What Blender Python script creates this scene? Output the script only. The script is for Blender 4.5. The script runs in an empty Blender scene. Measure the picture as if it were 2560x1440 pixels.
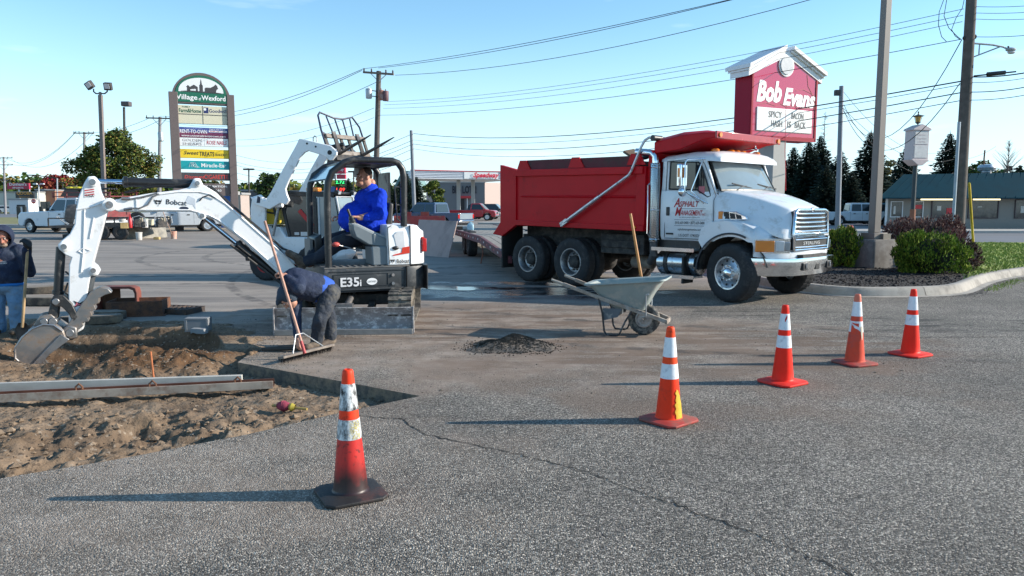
import bpy, bmesh, math, random
import numpy as np
from mathutils import Vector, Matrix, Euler, noise
R = math.radians
random.seed(7)
SC = bpy.context.scene
COL = SC.collection

# ---------------------------------------------------------------- camera, sky, sun, exposure
F_PX, CAM_H, PITCH = 1880.0,1.7, math.atan(208 / 1880.0)
cd = bpy.data.cameras.new('camera'); cam = bpy.data.objects.new('camera', cd); COL.objects.link(cam)
cd.sensor_width = 36.0; cd.lens = 36.0 * F_PX / 2560.0; cd.clip_start = 0.1; cd.clip_end = 3000
cam.location = (0,0, CAM_H); cam.rotation_euler = (R(90) - PITCH,0,0)
SC.camera = cam
SUN_ELEV, SUN_AZ = R(23.5), R(2.0)            # azimuth measured from +X towards +Y
w = bpy.data.worlds.new('World'); SC.world = w; w.use_nodes = True
nt = w.node_tree; nt.nodes.clear()
sky = nt.nodes.new('ShaderNodeTexSky'); sky.sky_type = 'NISHITA'; sky.sun_disc = False
sky.sun_elevation = SUN_ELEV; sky.sun_rotation = R(90) - SUN_AZ
sky.air_density = 1.0; sky.dust_density = 0.0; sky.ozone_density = 2.5; sky.altitude = 200
bg = nt.nodes.new('ShaderNodeBackground'); bg.inputs['Strength'].default_value = 0.138
out = nt.nodes.new('ShaderNodeOutputWorld')
# a few thin, soft streaks of cloud low in the sky
tc = nt.nodes.new('ShaderNodeTexCoord'); mp = nt.nodes.new('ShaderNodeMapping'); mp.inputs['Scale'].default_value = (2.2,2.2,13)
nz = nt.nodes.new('ShaderNodeTexNoise'); nz.inputs['Scale'].default_value = 1.6; nz.inputs['Detail'].default_value = 6
cr = nt.nodes.new('ShaderNodeValToRGB'); cr.color_ramp.elements[0].position = .625; cr.color_ramp.elements[1].position = .8
sv = nt.nodes.new('ShaderNodeMath'); sv.operation = 'MULTIPLY'; sv.inputs[1].default_value = .32
mx = nt.nodes.new('ShaderNodeMix'); mx.data_type = 'RGBA'; mx.inputs['B'].default_value = (7.5,7.9,8.4,1)
L = nt.links.new
L(tc.outputs['Generated'], mp.inputs[0]); L(mp.outputs[0], nz.inputs['Vector']); L(nz.outputs[0], cr.inputs[0]); L(cr.outputs[0], sv.inputs[0])
L(sv.outputs[0], mx.inputs['Factor']); L(sky.outputs[0], mx.inputs['A']); L(mx.outputs['Result'], bg.inputs[0]); L(bg.outputs[0], out.inputs[0])
# the air near the horizon is a pale, cool white-blue
sx = nt.nodes.new('ShaderNodeSeparateXYZ'); L(tc.outputs['Generated'], sx.inputs[0])
hz = nt.nodes.new('ShaderNodeMapRange'); hz.inputs['From Min'].default_value = -.02; hz.inputs['From Max'].default_value = .24; hz.inputs['To Min'].default_value = .8; hz.inputs['To Max'].default_value = .0; hz.interpolation_type = 'SMOOTHSTEP'; L(sx.outputs['Z'], hz.inputs[0])
hm = nt.nodes.new('ShaderNodeMix'); hm.data_type = 'RGBA'; hm.inputs['B'].default_value = (3.3,4.7,5.7,1); hs = nt.nodes.new('ShaderNodeHueSaturation'); hs.inputs['Saturation'].default_value = 1.1; hs.inputs['Hue'].default_value = .488; L(sky.outputs[0], hs.inputs['Color']); L(hz.outputs[0], hm.inputs['Factor']); L(hs.outputs[0], hm.inputs['A']); L(hm.outputs['Result'], mx.inputs['A'])
sd = bpy.data.lights.new('sun', 'SUN'); sun = bpy.data.objects.new('sun', sd); COL.objects.link(sun)
sd.energy = 4.4; sd.angle = R(0.55); sd.color = (1.0,.91,.78)
sdir = Vector((math.cos(SUN_ELEV) * math.cos(SUN_AZ), math.cos(SUN_ELEV) * math.sin(SUN_AZ), math.sin(SUN_ELEV)))
sun.rotation_euler = (-sdir).to_track_quat('-Z', 'Y').to_euler(); sun.location = (30,0,30)
SC.view_settings.view_transform = 'Standard'; SC.view_settings.look = 'None'
SC.view_settings.exposure = 0.76; SC.view_settings.gamma = 1.0

# ---------------------------------------------------------------- helpers
def _ray(px, py):
    x = (px - 1280) / F_PX; y = -(py - 720) / F_PX
    return Vector((x, math.cos(PITCH) + y * math.sin(PITCH),-math.sin(PITCH) + y * math.cos(PITCH)))
def at(px, py, Y):                      # world point seen at a photo pixel, Y metres away
    d = _ray(px, py); t = Y / d.y
    return Vector((d.x * t, Y, CAM_H + d.z * t))
def gp(px, py, z=0.0):                  # world point on the ground
    d = _ray(px, py); t = (z - CAM_H) / d.z
    return Vector((d.x * t, d.y * t, z))

def tag(o, label=None, cat=None, group=None, kind=None):
    if label: o['label'] = label
    if cat: o['category'] = cat
    if group: o['group'] = group
    if kind: o['kind'] = kind
    return o
def empty(name, loc=(0,0,0), rz=0.0, label=None, cat=None, group=None):
    o = bpy.data.objects.new(name, None); COL.objects.link(o); o.empty_display_size = .2
    o.location = loc; o.rotation_euler = (0,0, rz)
    return tag(o, label, cat, group)
def copy_tree(o, parent=None):
    c = o.copy(); COL.objects.link(c)
    if parent is not None: c.parent = parent
    for ch in [k for k in bpy.data.objects if k.parent == o]: copy_tree(ch, c)
    return c

class MB:
    def __init__(s): s.v = []; s.f = []; s.m = []; s.cm = 0
    def add(s, vs, fs):
        b = len(s.v); s.v += [tuple(v) for v in vs]
        for f in fs: s.f.append([i + b for i in f]); s.m.append(s.cm)
        return s
    def box(s, x0, x1, y0, y1, z0, z1, M=None):
        vs = [Vector((x, y, z)) for z in (z0, z1) for y in (y0, y1) for x in (x0, x1)]
        if M is not None: vs = [M @ v for v in vs]
        return s.add(vs,[(0,2,3,1),(4,5,7,6),(0,1,5,4),(2,6,7,3),(0,4,6,2),(1,3,7,5)])
    def cbox(s, c, size, rot=(0,0,0)):
        M = Matrix.Translation(Vector(c)) @ Euler(rot).to_matrix().to_4x4()
        a, b, d = [k / 2 for k in size]
        return s.box(-a, a,-b, b,-d, d, M)
    def beam(s, p, q, wd, ht, up=(0,0,1)):     # rectangular bar from p to q
        p = Vector(p); q = Vector(q); d = (q - p).normalized(); up = Vector(up)
        sd_ = d.cross(up)
        if sd_.length < 1e-4: sd_ = d.cross(Vector((1,0,0)))
        sd_.normalize(); u = sd_.cross(d)
        vs = [e + sd_ * (wd / 2) * a + u * (ht / 2) * b for e in (p, q) for a, b in ((-1,-1),(1,-1),(1,1),(-1,1))]
        return s.add(vs,[(3,2,1,0),(4,5,6,7),(0,1,5,4),(1,2,6,5),(2,3,7,6),(3,0,4,7)])
    def prism(s, pts, lo, hi, ax='y', M=None):   # outline extruded along an axis; pts are the two other coordinates in order
        def P(a, b, c):
            v = {'x': (c, a, b), 'y': (a, c, b), 'z': (a, b, c)}[ax]
            return M @ Vector(v) if M is not None else v
        n = len(pts)
        vs = [P(a, b, lo) for a, b in pts] + [P(a, b, hi) for a, b in pts]
        return s.add(vs,[list(range(n)), list(range(2 * n - 1, n - 1,-1))] + [(i, i + n,(i + 1) % n + n,(i + 1) % n) for i in range(n)])
    def tube(s, pts, r, n=8, caps=True):
        pts = [Vector(p) for p in pts]; k = len(pts)
        rs = r if isinstance(r,(list, tuple)) else [r] * k
        t0 = (pts[1] - pts[0]).normalized()
        u = t0.orthogonal().normalized(); vs = []
        for i in range(k):
            t = ((pts[min(i + 1, k - 1)] - pts[i]).normalized() + (pts[i] - pts[max(i - 1,0)]).normalized())
            t = t.normalized() if t.length > 1e-6 else t0
            u = (u - t * u.dot(t)); u = u.normalized() if u.length > 1e-6 else t.orthogonal().normalized()
            b = t.cross(u)
            for j in range(n):
                a = 2 * math.pi * j / n
                vs.append(pts[i] + (u * math.cos(a) + b * math.sin(a)) * rs[i])
        fs = [(i * n + j, i * n + (j + 1) % n,(i + 1) * n + (j + 1) % n,(i + 1) * n + j) for i in range(k - 1) for j in range(n)]
        if caps: fs += [list(range(n))[::-1], list(range((k - 1) * n, k * n))]
        return s.add(vs, fs)
    def cyl(s, p, q, r, n=16, r2=None): return s.tube([p, q],[r, r if r2 is None else r2], n)
    def lathe(s, prof, o=(0,0,0), ax=(0,0,1), n=24, a0=0, a1=2 * math.pi):   # prof: (radius, distance along axis)
        o = Vector(o); ax = Vector(ax).normalized(); u = ax.orthogonal().normalized(); b = ax.cross(u); vs = []
        full = abs(a1 - a0 - 2 * math.pi) < 1e-6; m = n if full else n + 1
        for r, h in prof:
            for j in range(m):
                a = a0 + (a1 - a0) * j / n
                vs.append(o + ax * h + (u * math.cos(a) + b * math.sin(a)) * r)
        fs = [(i * m + j, i * m + (j + 1) % m,(i + 1) * m + (j + 1) % m,(i + 1) * m + j) for i in range(len(prof) - 1) for j in range(n)]
        return s.add(vs, fs)
    def loft(s, secs, caps=True, closed=True):
        n = len(secs[0]); vs = [p for sec in secs for p in sec]
        J = n if closed else n - 1
        fs = [(i * n + j, i * n + (j + 1) % n,(i + 1) * n + (j + 1) % n,(i + 1) * n + j) for i in range(len(secs) - 1) for j in range(J)]
        if caps: fs += [list(range(n))[::-1], list(range((len(secs) - 1) * n, len(secs) * n))]
        return s.add(vs, fs)
    def ball(s, c, r, sc=(1,1,1), n=12):
        c = Vector(c); vs = []; m = n // 2 + 1
        for i in range(m):
            t = math.pi * i / (m - 1)
            for j in range(n):
                a = 2 * math.pi * j / n
                vs.append((c.x + r * sc[0] * math.sin(t) * math.cos(a), c.y + r * sc[1] * math.sin(t) * math.sin(a), c.z + r * sc[2] * math.cos(t)))
        return s.add(vs,[(i * n + j,(i + 1) * n + j,(i + 1) * n + (j + 1) % n, i * n + (j + 1) % n) for i in range(m - 1) for j in range(n)])
    def build(s, name, mats, parent=None, loc=None, rot=None, smooth=35, bevel=0, seg=2, label=None):
        me = bpy.data.meshes.new(name); me.from_pydata(s.v,[], s.f)
        if not isinstance(mats,(list, tuple)): mats = [mats]
        for m in mats: me.materials.append(m)
        if len(mats) > 1: me.polygons.foreach_set('material_index', s.m)
        bm = bmesh.new(); bm.from_mesh(me)
        bmesh.ops.remove_doubles(bm, verts=bm.verts, dist=1e-5)
        bmesh.ops.recalc_face_normals(bm, faces=bm.faces)
        bm.to_mesh(me); bm.free()
        o = bpy.data.objects.new(name, me); COL.objects.link(o)
        if smooth:
            me.polygons.foreach_set('use_smooth',[True] * len(me.polygons)); me.set_sharp_from_angle(angle=R(smooth))
        if bevel:
            b = o.modifiers.new('bevel', 'BEVEL'); b.width = bevel; b.segments = seg; b.limit_method = 'ANGLE'; b.angle_limit = R(40); b.harden_normals = False
            if smooth: me.set_sharp_from_angle(angle=R(60))
        if parent is not None: o.parent = parent
        if loc is not None: o.location = loc
        if rot is not None: o.rotation_euler = rot
        if label: o['label'] = label
        return o

# ---------------------------------------------------------------- materials
MATS = {}
def M(key, col=None, rough=.5, metal=0.0, var=.12, scale=6.0, bump=0.0, bscale=60.0, dirt=None, damt=.35, dscale=3.0, coat=0.0, trans=0.0, emit=None, est=1.0, streak=None, spec=None):
    if key in MATS: return MATS[key]
    m = bpy.data.materials.new(key); m.use_nodes = True; MATS[key] = m
    nt = m.node_tree; b = nt.nodes['Principled BSDF']; N = nt.nodes.new; L = nt.links.new
    c = (*col,1)
    tcn = N('ShaderNodeTexCoord')
    n1 = N('ShaderNodeTexNoise'); n1.inputs['Scale'].default_value = scale; n1.inputs['Detail'].default_value = 5; n1.inputs['Roughness'].default_value = .6
    L(tcn.outputs['Object'], n1.inputs['Vector'])
    r = N('ShaderNodeMapRange'); r.inputs['From Min'].default_value = .3; r.inputs['From Max'].default_value = .7
    r.inputs['To Min'].default_value = 1 - var; r.inputs['To Max'].default_value = 1 + var * .6
    L(n1.outputs[0], r.inputs[0])
    mul = N('ShaderNodeVectorMath'); mul.operation = 'SCALE'; mul.inputs[0].default_value = col
    L(r.outputs[0], mul.inputs['Scale'])
    last = mul.outputs[0]
    if dirt is not None:
        n2 = N('ShaderNodeTexNoise'); n2.inputs['Scale'].default_value = dscale; n2.inputs['Detail'].default_value = 8; n2.inputs['Roughness'].default_value = .7
        if streak:
            mpn = N('ShaderNodeMapping'); mpn.inputs['Scale'].default_value = streak; L(tcn.outputs['Object'], mpn.inputs[0]); L(mpn.outputs[0], n2.inputs['Vector'])
        else: L(tcn.outputs['Object'], n2.inputs['Vector'])
        r2 = N('ShaderNodeMapRange'); r2.inputs['From Min'].default_value = .62 - damt * .4; r2.inputs['From Max'].default_value = .78 - damt * .3
        L(n2.outputs[0], r2.inputs[0])
        mm = N('ShaderNodeMix'); mm.data_type = 'RGBA'; mm.inputs['B'].default_value = (*dirt,1)
        L(r2.outputs[0], mm.inputs['Factor']); L(last, mm.inputs['A']); last = mm.outputs['Result']
        rr = N('ShaderNodeMapRange'); rr.inputs['To Min'].default_value = rough; rr.inputs['To Max'].default_value = min(1, rough + .35)
        L(r2.outputs[0], rr.inputs[0]); L(rr.outputs[0], b.inputs['Roughness'])
    L(last, b.inputs['Base Color'])
    if dirt is None:
        rv = N('ShaderNodeMapRange'); rv.inputs['To Min'].default_value = max(.02, rough - .08); rv.inputs['To Max'].default_value = min(1, rough + .08)
        L(n1.outputs[0], rv.inputs[0]); L(rv.outputs[0], b.inputs['Roughness'])
    b.inputs['Metallic'].default_value = metal
    if coat: b.inputs['Coat Weight'].default_value = coat; b.inputs['Coat Roughness'].default_value = .06
    if trans: b.inputs['Transmission Weight'].default_value = trans; b.inputs['IOR'].default_value = 1.45
    if spec is not None: b.inputs['Specular IOR Level'].default_value = spec
    if emit: b.inputs['Emission Color'].default_value = (*emit,1); b.inputs['Emission Strength'].default_value = est
    if bump:
        n3 = N('ShaderNodeTexNoise'); n3.inputs['Scale'].default_value = bscale; n3.inputs['Detail'].default_value = 4
        L(tcn.outputs['Object'], n3.inputs['Vector'])
        bp = N('ShaderNodeBump'); bp.inputs['Strength'].default_value = min(1, bump); bp.inputs['Distance'].default_value = .01 * max(1, bump)
        L(n3.outputs[0], bp.inputs['Height']); L(bp.outputs[0], b.inputs['Normal'])
    return m

DUST = (.30,.26,.22)
white_paint = M('white_paint',(.74,.76,.78),.25, var=.04, scale=3, dirt=(.45,.43,.41), damt=.2, dscale=4, coat=.5)
white_truck = M('white_truck_paint',(.74,.77,.80),.3, var=.03, scale=2, dirt=(.5,.48,.45), damt=.2, dscale=3.5, coat=.6)
red_bed = M('red_bed_paint',(.52,.003,.010),.42, var=.10, scale=2, dirt=(.18,.02,.02), damt=.1, dscale=2.5, spec=.22)
black_paint = M('black_paint',(.018,.019,.021),.38, var=.2, scale=5, dirt=(.09,.085,.08), damt=.2, dscale=6)
dark_metal = M('dark_metal',(.035,.034,.034),.6, var=.3, scale=8, dirt=(.12,.10,.085), damt=.35, dscale=7, bump=.2)
chassis = M('dusty_chassis',(.028,.027,.027),.8, var=.3, dirt=(.10,.09,.08), damt=.4, dscale=6, bump=.3)
rubber = M('rubber',(.022,.022,.024),.78, var=.2, scale=12, dirt=(.09,.085,.08), damt=.22, dscale=5, bump=.15)
rubber_dusty = M('dusty_rubber',(.045,.043,.042),.9, var=.3, scale=12, dirt=(.24,.21,.17), damt=.5, dscale=6, bump=.3)
chrome = M('chrome',(.80,.82,.84),.12,1.0, var=.05, scale=8)
steel = M('worn_steel',(.38,.38,.39),.38,.9, var=.25, scale=9, dirt=(.22,.19,.17), damt=.35, dscale=9)
alum = M('aluminium',(.62,.63,.65),.32,.85, var=.1, dirt=(.3,.29,.28), damt=.25, dscale=8)
galv = M('galvanised',(.42,.44,.46),.5,.6, var=.15, scale=10)
glass_dark = M('dark_glass',(.02,.026,.03),.05, var=.05, spec=.8)
glass_ws = M('windscreen_glass',(.20,.25,.27),.04, var=.1, scale=2, spec=1.0)
orange_lamp = M('amber_lens',(.75,.22,.02),.25, var=.1, coat=.5)
red_lamp = M('red_lens',(.5,.01,.01),.25, coat=.5)
clear_lamp = M('clear_lens',(.6,.62,.64),.12,.2, coat=.7)
black_txt = M('black_lettering',(.012,.012,.014),.5, var=0)
white_txt = M('white_lettering',(.82,.82,.82),.5, var=0)
red_txt = M('red_lettering',(.48,.012,.02),.45, var=0)
skin = M('skin',(.52,.26,.18),.55, var=.14, scale=14, bump=.1, bscale=90)
wood_pale = M('wood_pale',(.48,.33,.18),.6, var=.3, scale=9, bump=.15)
wood_worn = M('wood_worn',(.30,.24,.19),.75, var=.3, scale=14, dirt=(.35,.33,.31), damt=.45, dscale=7)
wood_pole = M('wood_utility_pole',(.11,.095,.085),.9, var=.3, scale=5, bump=.3, bscale=20)
conc = M('concrete',(.36,.33,.29),.85, var=.14, scale=5, bump=.35, bscale=70, dirt=(.2,.185,.165), damt=.35, dscale=2)
rust = M('rusty_iron',(.17,.075,.04),.85, var=.4, scale=9, bump=.4, bscale=60, dirt=(.06,.04,.035), damt=.4, dscale=5)
iron = M('cast_iron',(.055,.045,.042),.8, var=.3, bump=.4, dirt=(.14,.08,.05), damt=.35, dscale=8)

# ---------------------------------------------------------------- lettering
def text(parent, s, m, P, r=(1,0,0), u=(0,0,1), size=.1, width=None, bold=0.0, shear=0.0, name='lettering', depth=.002, align='CENTER', space=1.0):
    """Flat lettering: P is the middle of the baseline, r the reading direction, u up, size the capital height."""
    c = bpy.data.curves.new(name, 'FONT'); c.body = s; c.size = size / .73; c.offset = bold * size; c.shear = shear
    c.align_x = align; c.resolution_u = 2; c.extrude = 0; c.space_character = space; c.space_line = .95
    t = bpy.data.objects.new('tmp', c); COL.objects.link(t)
    dg = bpy.context.evaluated_depsgraph_get()
    me = bpy.data.meshes.new_from_object(t.evaluated_get(dg))
    bpy.data.objects.remove(t); bpy.data.curves.remove(c)
    me.name = name; me.materials.clear(); me.materials.append(m)
    xs = [v.co.x for v in me.vertices]
    if not xs: return None
    k = 1.0
    if width: k = width / (max(xs) - min(xs))
    r = Vector(r).normalized(); u = Vector(u); u = (u - r * u.dot(r)).normalized(); n = r.cross(u)
    Mx = Matrix((r * k, u, n)).transposed().to_4x4(); Mx.translation = Vector(P) + n * depth
    me.transform(Mx)
    o = bpy.data.objects.new(name, me); COL.objects.link(o)
    if parent is not None: o.parent = parent
    return o

def wire(name, pts, r, m, label, cat='cable', group=None, parent=None, n=4):
    b = MB(); b.tube(pts, r, n)
    o = b.build(name, m, parent, smooth=60)
    if parent is None: tag(o, label, cat, group)
    return o
def sag(p, q, s, n=14):
    p = Vector(p); q = Vector(q)
    return [p.lerp(q, i / n) - Vector((0,0, s * 4 * (i / n) * (1 - i / n))) for i in range(n + 1)]
# ---------------------------------------------------------------- ground
_LAT = {}
def vnoise(x, y, s, seed):
    if seed not in _LAT: _LAT[seed] = np.random.RandomState(seed).rand(257,257)
    g = _LAT[seed]
    x = x / s + 500.3; y = y / s + 500.7
    xi = np.floor(x).astype(int); yi = np.floor(y).astype(int); fx = x - xi; fy = y - yi
    fx = fx * fx * (3 - 2 * fx); fy = fy * fy * (3 - 2 * fy)
    a = g[xi % 256, yi % 256]; b = g[(xi + 1) % 256, yi % 256]; c = g[xi % 256,(yi + 1) % 256]; d = g[(xi + 1) % 256,(yi + 1) % 256]
    return (a * (1 - fx) + b * fx) * (1 - fy) + (c * (1 - fx) + d * fx) * fy - .5
def fbm(x, y, s, seed, o=4):
    return sum(vnoise(x, y, s / 2 ** i, seed + i) * .55 ** i for i in range(o))

def ground_material():
    m = bpy.data.materials.new('old_asphalt'); m.use_nodes = True; nt = m.node_tree; b = nt.nodes['Principled BSDF']; N = nt.nodes.new; L = nt.links.new
    tc = N('ShaderNodeTexCoord')
    def noi(scale, detail=4, vec=None, rough=.6):
        n = N('ShaderNodeTexNoise'); n.inputs['Scale'].default_value = scale; n.inputs['Detail'].default_value = detail; n.inputs['Roughness'].default_value = rough
        L(vec if vec is not None else tc.outputs['Object'], n.inputs['Vector']); return n.outputs[0]
    def mr(v, a, c, lo=0.0, hi=1.0, smooth=True):
        r = N('ShaderNodeMapRange'); r.interpolation_type = 'SMOOTHSTEP' if smooth else 'LINEAR'
        for k, q in zip(('From Min', 'From Max', 'To Min', 'To Max'),(a, c, lo, hi)): r.inputs[k].default_value = q
        L(v, r.inputs[0]); return r.outputs[0]
    def mth(op, a, c=None):
        q = N('ShaderNodeMath'); q.operation = op; q.use_clamp = op in ('MULTIPLY', 'ADD') and False
        for i, v in enumerate((a, c)):
            if v is None: continue
            if isinstance(v,(int, float)): q.inputs[i].default_value = v
            else: L(v, q.inputs[i])
        return q.outputs[0]
    def mix(f, a, c):
        q = N('ShaderNodeMix'); q.data_type = 'RGBA'
        L(f, q.inputs['Factor']) if not isinstance(f,(int, float)) else setattr(q.inputs['Factor'], 'default_value', f)
        for k, v in (('A', a),('B', c)):
            if isinstance(v, tuple): q.inputs[k].default_value = (*v,1)
            else: L(v, q.inputs[k])
        return q.outputs['Result']
    def mapped(sc, loc=(0,0,0), rz=0.0):
        q = N('ShaderNodeMapping'); q.inputs['Scale'].default_value = sc; q.inputs['Location'].default_value = loc; q.inputs['Rotation'].default_value = (0,0, rz)
        L(tc.outputs['Object'], q.inputs[0]); return q.outputs[0]
    def blob(cx, cy, rx, ry, wob=.5):      # soft uneven patch
        q = mapped((1 / rx,1 / ry,0),(-cx / rx,-cy / ry,0))
        l = N('ShaderNodeVectorMath'); l.operation = 'LENGTH'; L(q, l.inputs[0])
        d = mth('ADD', l.outputs['Value'], mth('MULTIPLY', mth('SUBTRACT', noi(1.1,6),.5), wob * 4))
        return mr(d,.55,1.15,1.0,0.0)
    vo = N('ShaderNodeTexVoronoi'); vo.inputs['Scale'].default_value = 112; L(tc.outputs['Object'], vo.inputs['Vector'])
    sep = N('ShaderNodeSeparateColor'); L(vo.outputs['Color'], sep.inputs[0])
    cr = N('ShaderNodeValToRGB'); e = cr.color_ramp; e.elements[0].color = (.055,.050,.045,1); e.elements[1].color = (.78,.70,.60,1)
    for p_, c_ in ((.35,(.13,.117,.102)),(.62,(.25,.224,.192)),(.86,(.43,.39,.335))):
        q = e.elements.new(p_); q.color = (*c_,1)
    L(sep.outputs[0], cr.inputs[0])
    stones = cr.outputs[0]
    tone = mr(noi(.5,7, None,.7),.3,.7,.62,1.0)
    sc = N('ShaderNodeVectorMath'); sc.operation = 'SCALE'; L(stones, sc.inputs[0]); L(tone, sc.inputs['Scale'])
    near = sc.outputs[0]
    # smoother, worn and streaked surface further into the lot
    st = noi(1.0,7, mapped((.16,1.3,1), rz=R(-6)),.65)
    worn = mix(mr(st,.38,.62),(.195,.170,.152),(.33,.285,.245))
    worn = mix(mr(noi(2.6,8, mapped((.35,1.6,1), rz=R(-9)),.7),.56,.70,0,.8), worn,(.06,.056,.056))
    worn = mix(mr(noi(.55,8, mapped((.3,1.1,1), rz=R(14)),.7),.50,.60,0,.55), worn,(.30,.265,.235))
    yy = N('ShaderNodeSeparateXYZ'); L(tc.outputs['Object'], yy.inputs[0])
    edge = mth('ADD', mth('ADD', yy.outputs['Y'], mth('MULTIPLY', yy.outputs['X'],-.75)), mth('MULTIPLY', noi(.45,5),4.0))
    fworn = mr(edge,12.0,16.5)
    col = mix(mth('MULTIPLY', fworn,.88), near, worn)
    # sandy dust dragged about the dig, brown soil scuffs, a dark damp patch behind the lorry
    dmask = mth('MULTIPLY', mth('MAXIMUM', blob(-1.0,9.8,5.4,3.4,.35), mth('MULTIPLY', blob(-3.8,4.6,3.8,2.2,.35),.55)), mr(noi(1.7,7),.30,.62,.35,1))
    col = mix(mth('MULTIPLY', dmask,.86), col, mix(mr(noi(5,6),.35,.65),(.27,.205,.155),(.37,.30,.245)))
    scuff = noi(1.3,8, mapped((.5,2.2,1), rz=R(8)),.7)
    smask = mth('MULTIPLY', mth('MAXIMUM', blob(2.1,9.0,3.6,1.9,.3), blob(-1.0,10.9,3.6,2.2,.3)), mr(scuff,.43,.56))
    col = mix(mth('MULTIPLY', smask,.72), col,(.14,.088,.058))
    bmask = mth('MULTIPLY', blob(1.2,7.6,3.6,2.4,.3), mr(noi(.9,6),.4,.6))
    col = mix(mth('MULTIPLY', bmask,.6), col,(.19,.135,.10))
    def ring(cx, cy, r, wd, y0):
        l = N('ShaderNodeVectorMath'); l.operation = 'LENGTH'; L(mapped((1,1,0),(-cx,-cy,0)), l.inputs[0])
        a = mth('ABSOLUTE', mth('SUBTRACT', mth('ADD', l.outputs['Value'], mth('MULTIPLY', noi(.8,3),.25)), r))
        return mth('MULTIPLY', mr(a, wd * .6, wd,1,0), mr(yy.outputs['Y'], y0, y0 + 1.5))
    tyre = mth('MAXIMUM', mth('MAXIMUM', ring(-3.5,27,9.0,.14,9), ring(-3.5,27,7.1,.14,9)), mth('MAXIMUM', ring(5.5,20.5,10.6,.13,7), ring(5.5,20.5,12.5,.12,7)))
    tyre = mth('MAXIMUM', tyre, mth('MAXIMUM', ring(-11,34,16.5,.15,12), ring(-11,34,18.4,.15,12)))
    col = mix(mth('MULTIPLY', mth('MULTIPLY', tyre, mr(noi(3.2,6),.40,.60)),.6), col,(.055,.05,.048))
    oil = mth('MULTIPLY', mth('MAXIMUM', blob(6.0,10.7,2.9,.8,.25), blob(3.2,12.0,2.2,.8,.3)), mr(noi(2.2,8, mapped((.5,2.0,1)),.7),.5,.6))
    col = mix(mth('MULTIPLY', oil,.75), col,(.035,.034,.034))
    wet = mth('MULTIPLY', blob(.2,15.2,3.6,1.9,.3), mr(noi(1.0,7, mapped((.4,1.5,1)),.65),.42,.54))
    col = mix(mth('MULTIPLY', wet,.8), col,(.022,.024,.028))
    L(col, b.inputs['Base Color'])
    L(mr(wet,0,1,.86,.16), b.inputs['Roughness'])
    h = mth('MULTIPLY', vo.outputs['Distance'],-1.0)
    bp = N('ShaderNodeBump'); bp.inputs['Distance'].default_value = .011
    k = mth('SUBTRACT',1.0, mth('MAXIMUM', mth('MULTIPLY', fworn,.8), mth('MULTIPLY', dmask,.6)))
    L(mth('MULTIPLY', k,.85), bp.inputs['Strength'])
    L(mth('ADD', mth('MULTIPLY', h,1.6), mth('MULTIPLY', noi(30,4),.9)), bp.inputs['Height']); L(bp.outputs[0], b.inputs['Normal'])
    b.inputs['Specular IOR Level'].default_value = .4
    return m
asphalt = ground_material()

# outline of the saw-cut area where the surface has been lifted away
PIT = [(-.82,6.58),(-1.45,6.00),(-1.98,5.44),(-2.65,4.90),(-3.23,4.52),(-3.95,4.20),(-4.8,3.9),(-9.6,3.6),(-9.6,11.0),(-8.2,10.95),(-6.9,10.8),(-5.3,10.6),
       (-4.35,10.45),(-3.75,10.05),(-3.35,9.3),(-3.02,8.62),(-2.98,8.03),(-2.25,7.54),(-1.5,7.04)]
def ring_fill(outer, inner, z):
    bm = bmesh.new(); es = []
    for ringp in (outer, inner):
        vs = [bm.verts.new((x, y, z)) for x, y in ringp]
        es += [bm.edges.new((vs[i], vs[(i + 1) % len(vs)])) for i in range(len(vs))]
    bmesh.ops.triangle_fill(bm, edges=es, use_beauty=True)
    for f in bm.faces:
        if f.normal.z < 0: f.normal_flip()
    return bm
bm = ring_fill([(-900,-60),(900,-60),(900,1500),(-900,1500)], PIT,0)
me = bpy.data.meshes.new('asphalt_lot'); bm.to_mesh(me); bm.free(); me.materials.append(asphalt)
o = bpy.data.objects.new('asphalt_lot', me); COL.objects.link(o); tag(o, kind='structure')
# the cut edge of the asphalt round the dig
cut = M('cut_asphalt_edge',(.12,.105,.09),.9, var=.3, scale=20, bump=.8, bscale=50, dirt=(.25,.19,.13), damt=.5, dscale=10)
b = MB(); n = len(PIT)
for i in range(n):
    p, q = Vector((*PIT[i],0)), Vector((*PIT[(i + 1) % n],0)); k = max(1, int((q - p).length / .12))
    for j in range(k):
        a, c = p.lerp(q, j / k), p.lerp(q,(j + 1) / k)
        b.add([a, c, c - Vector((0,0,.5)), a - Vector((0,0,.5))],[(0,1,2,3)])
tag(b.build('asphalt_cut_edge', cut, smooth=0), kind='structure')

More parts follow.
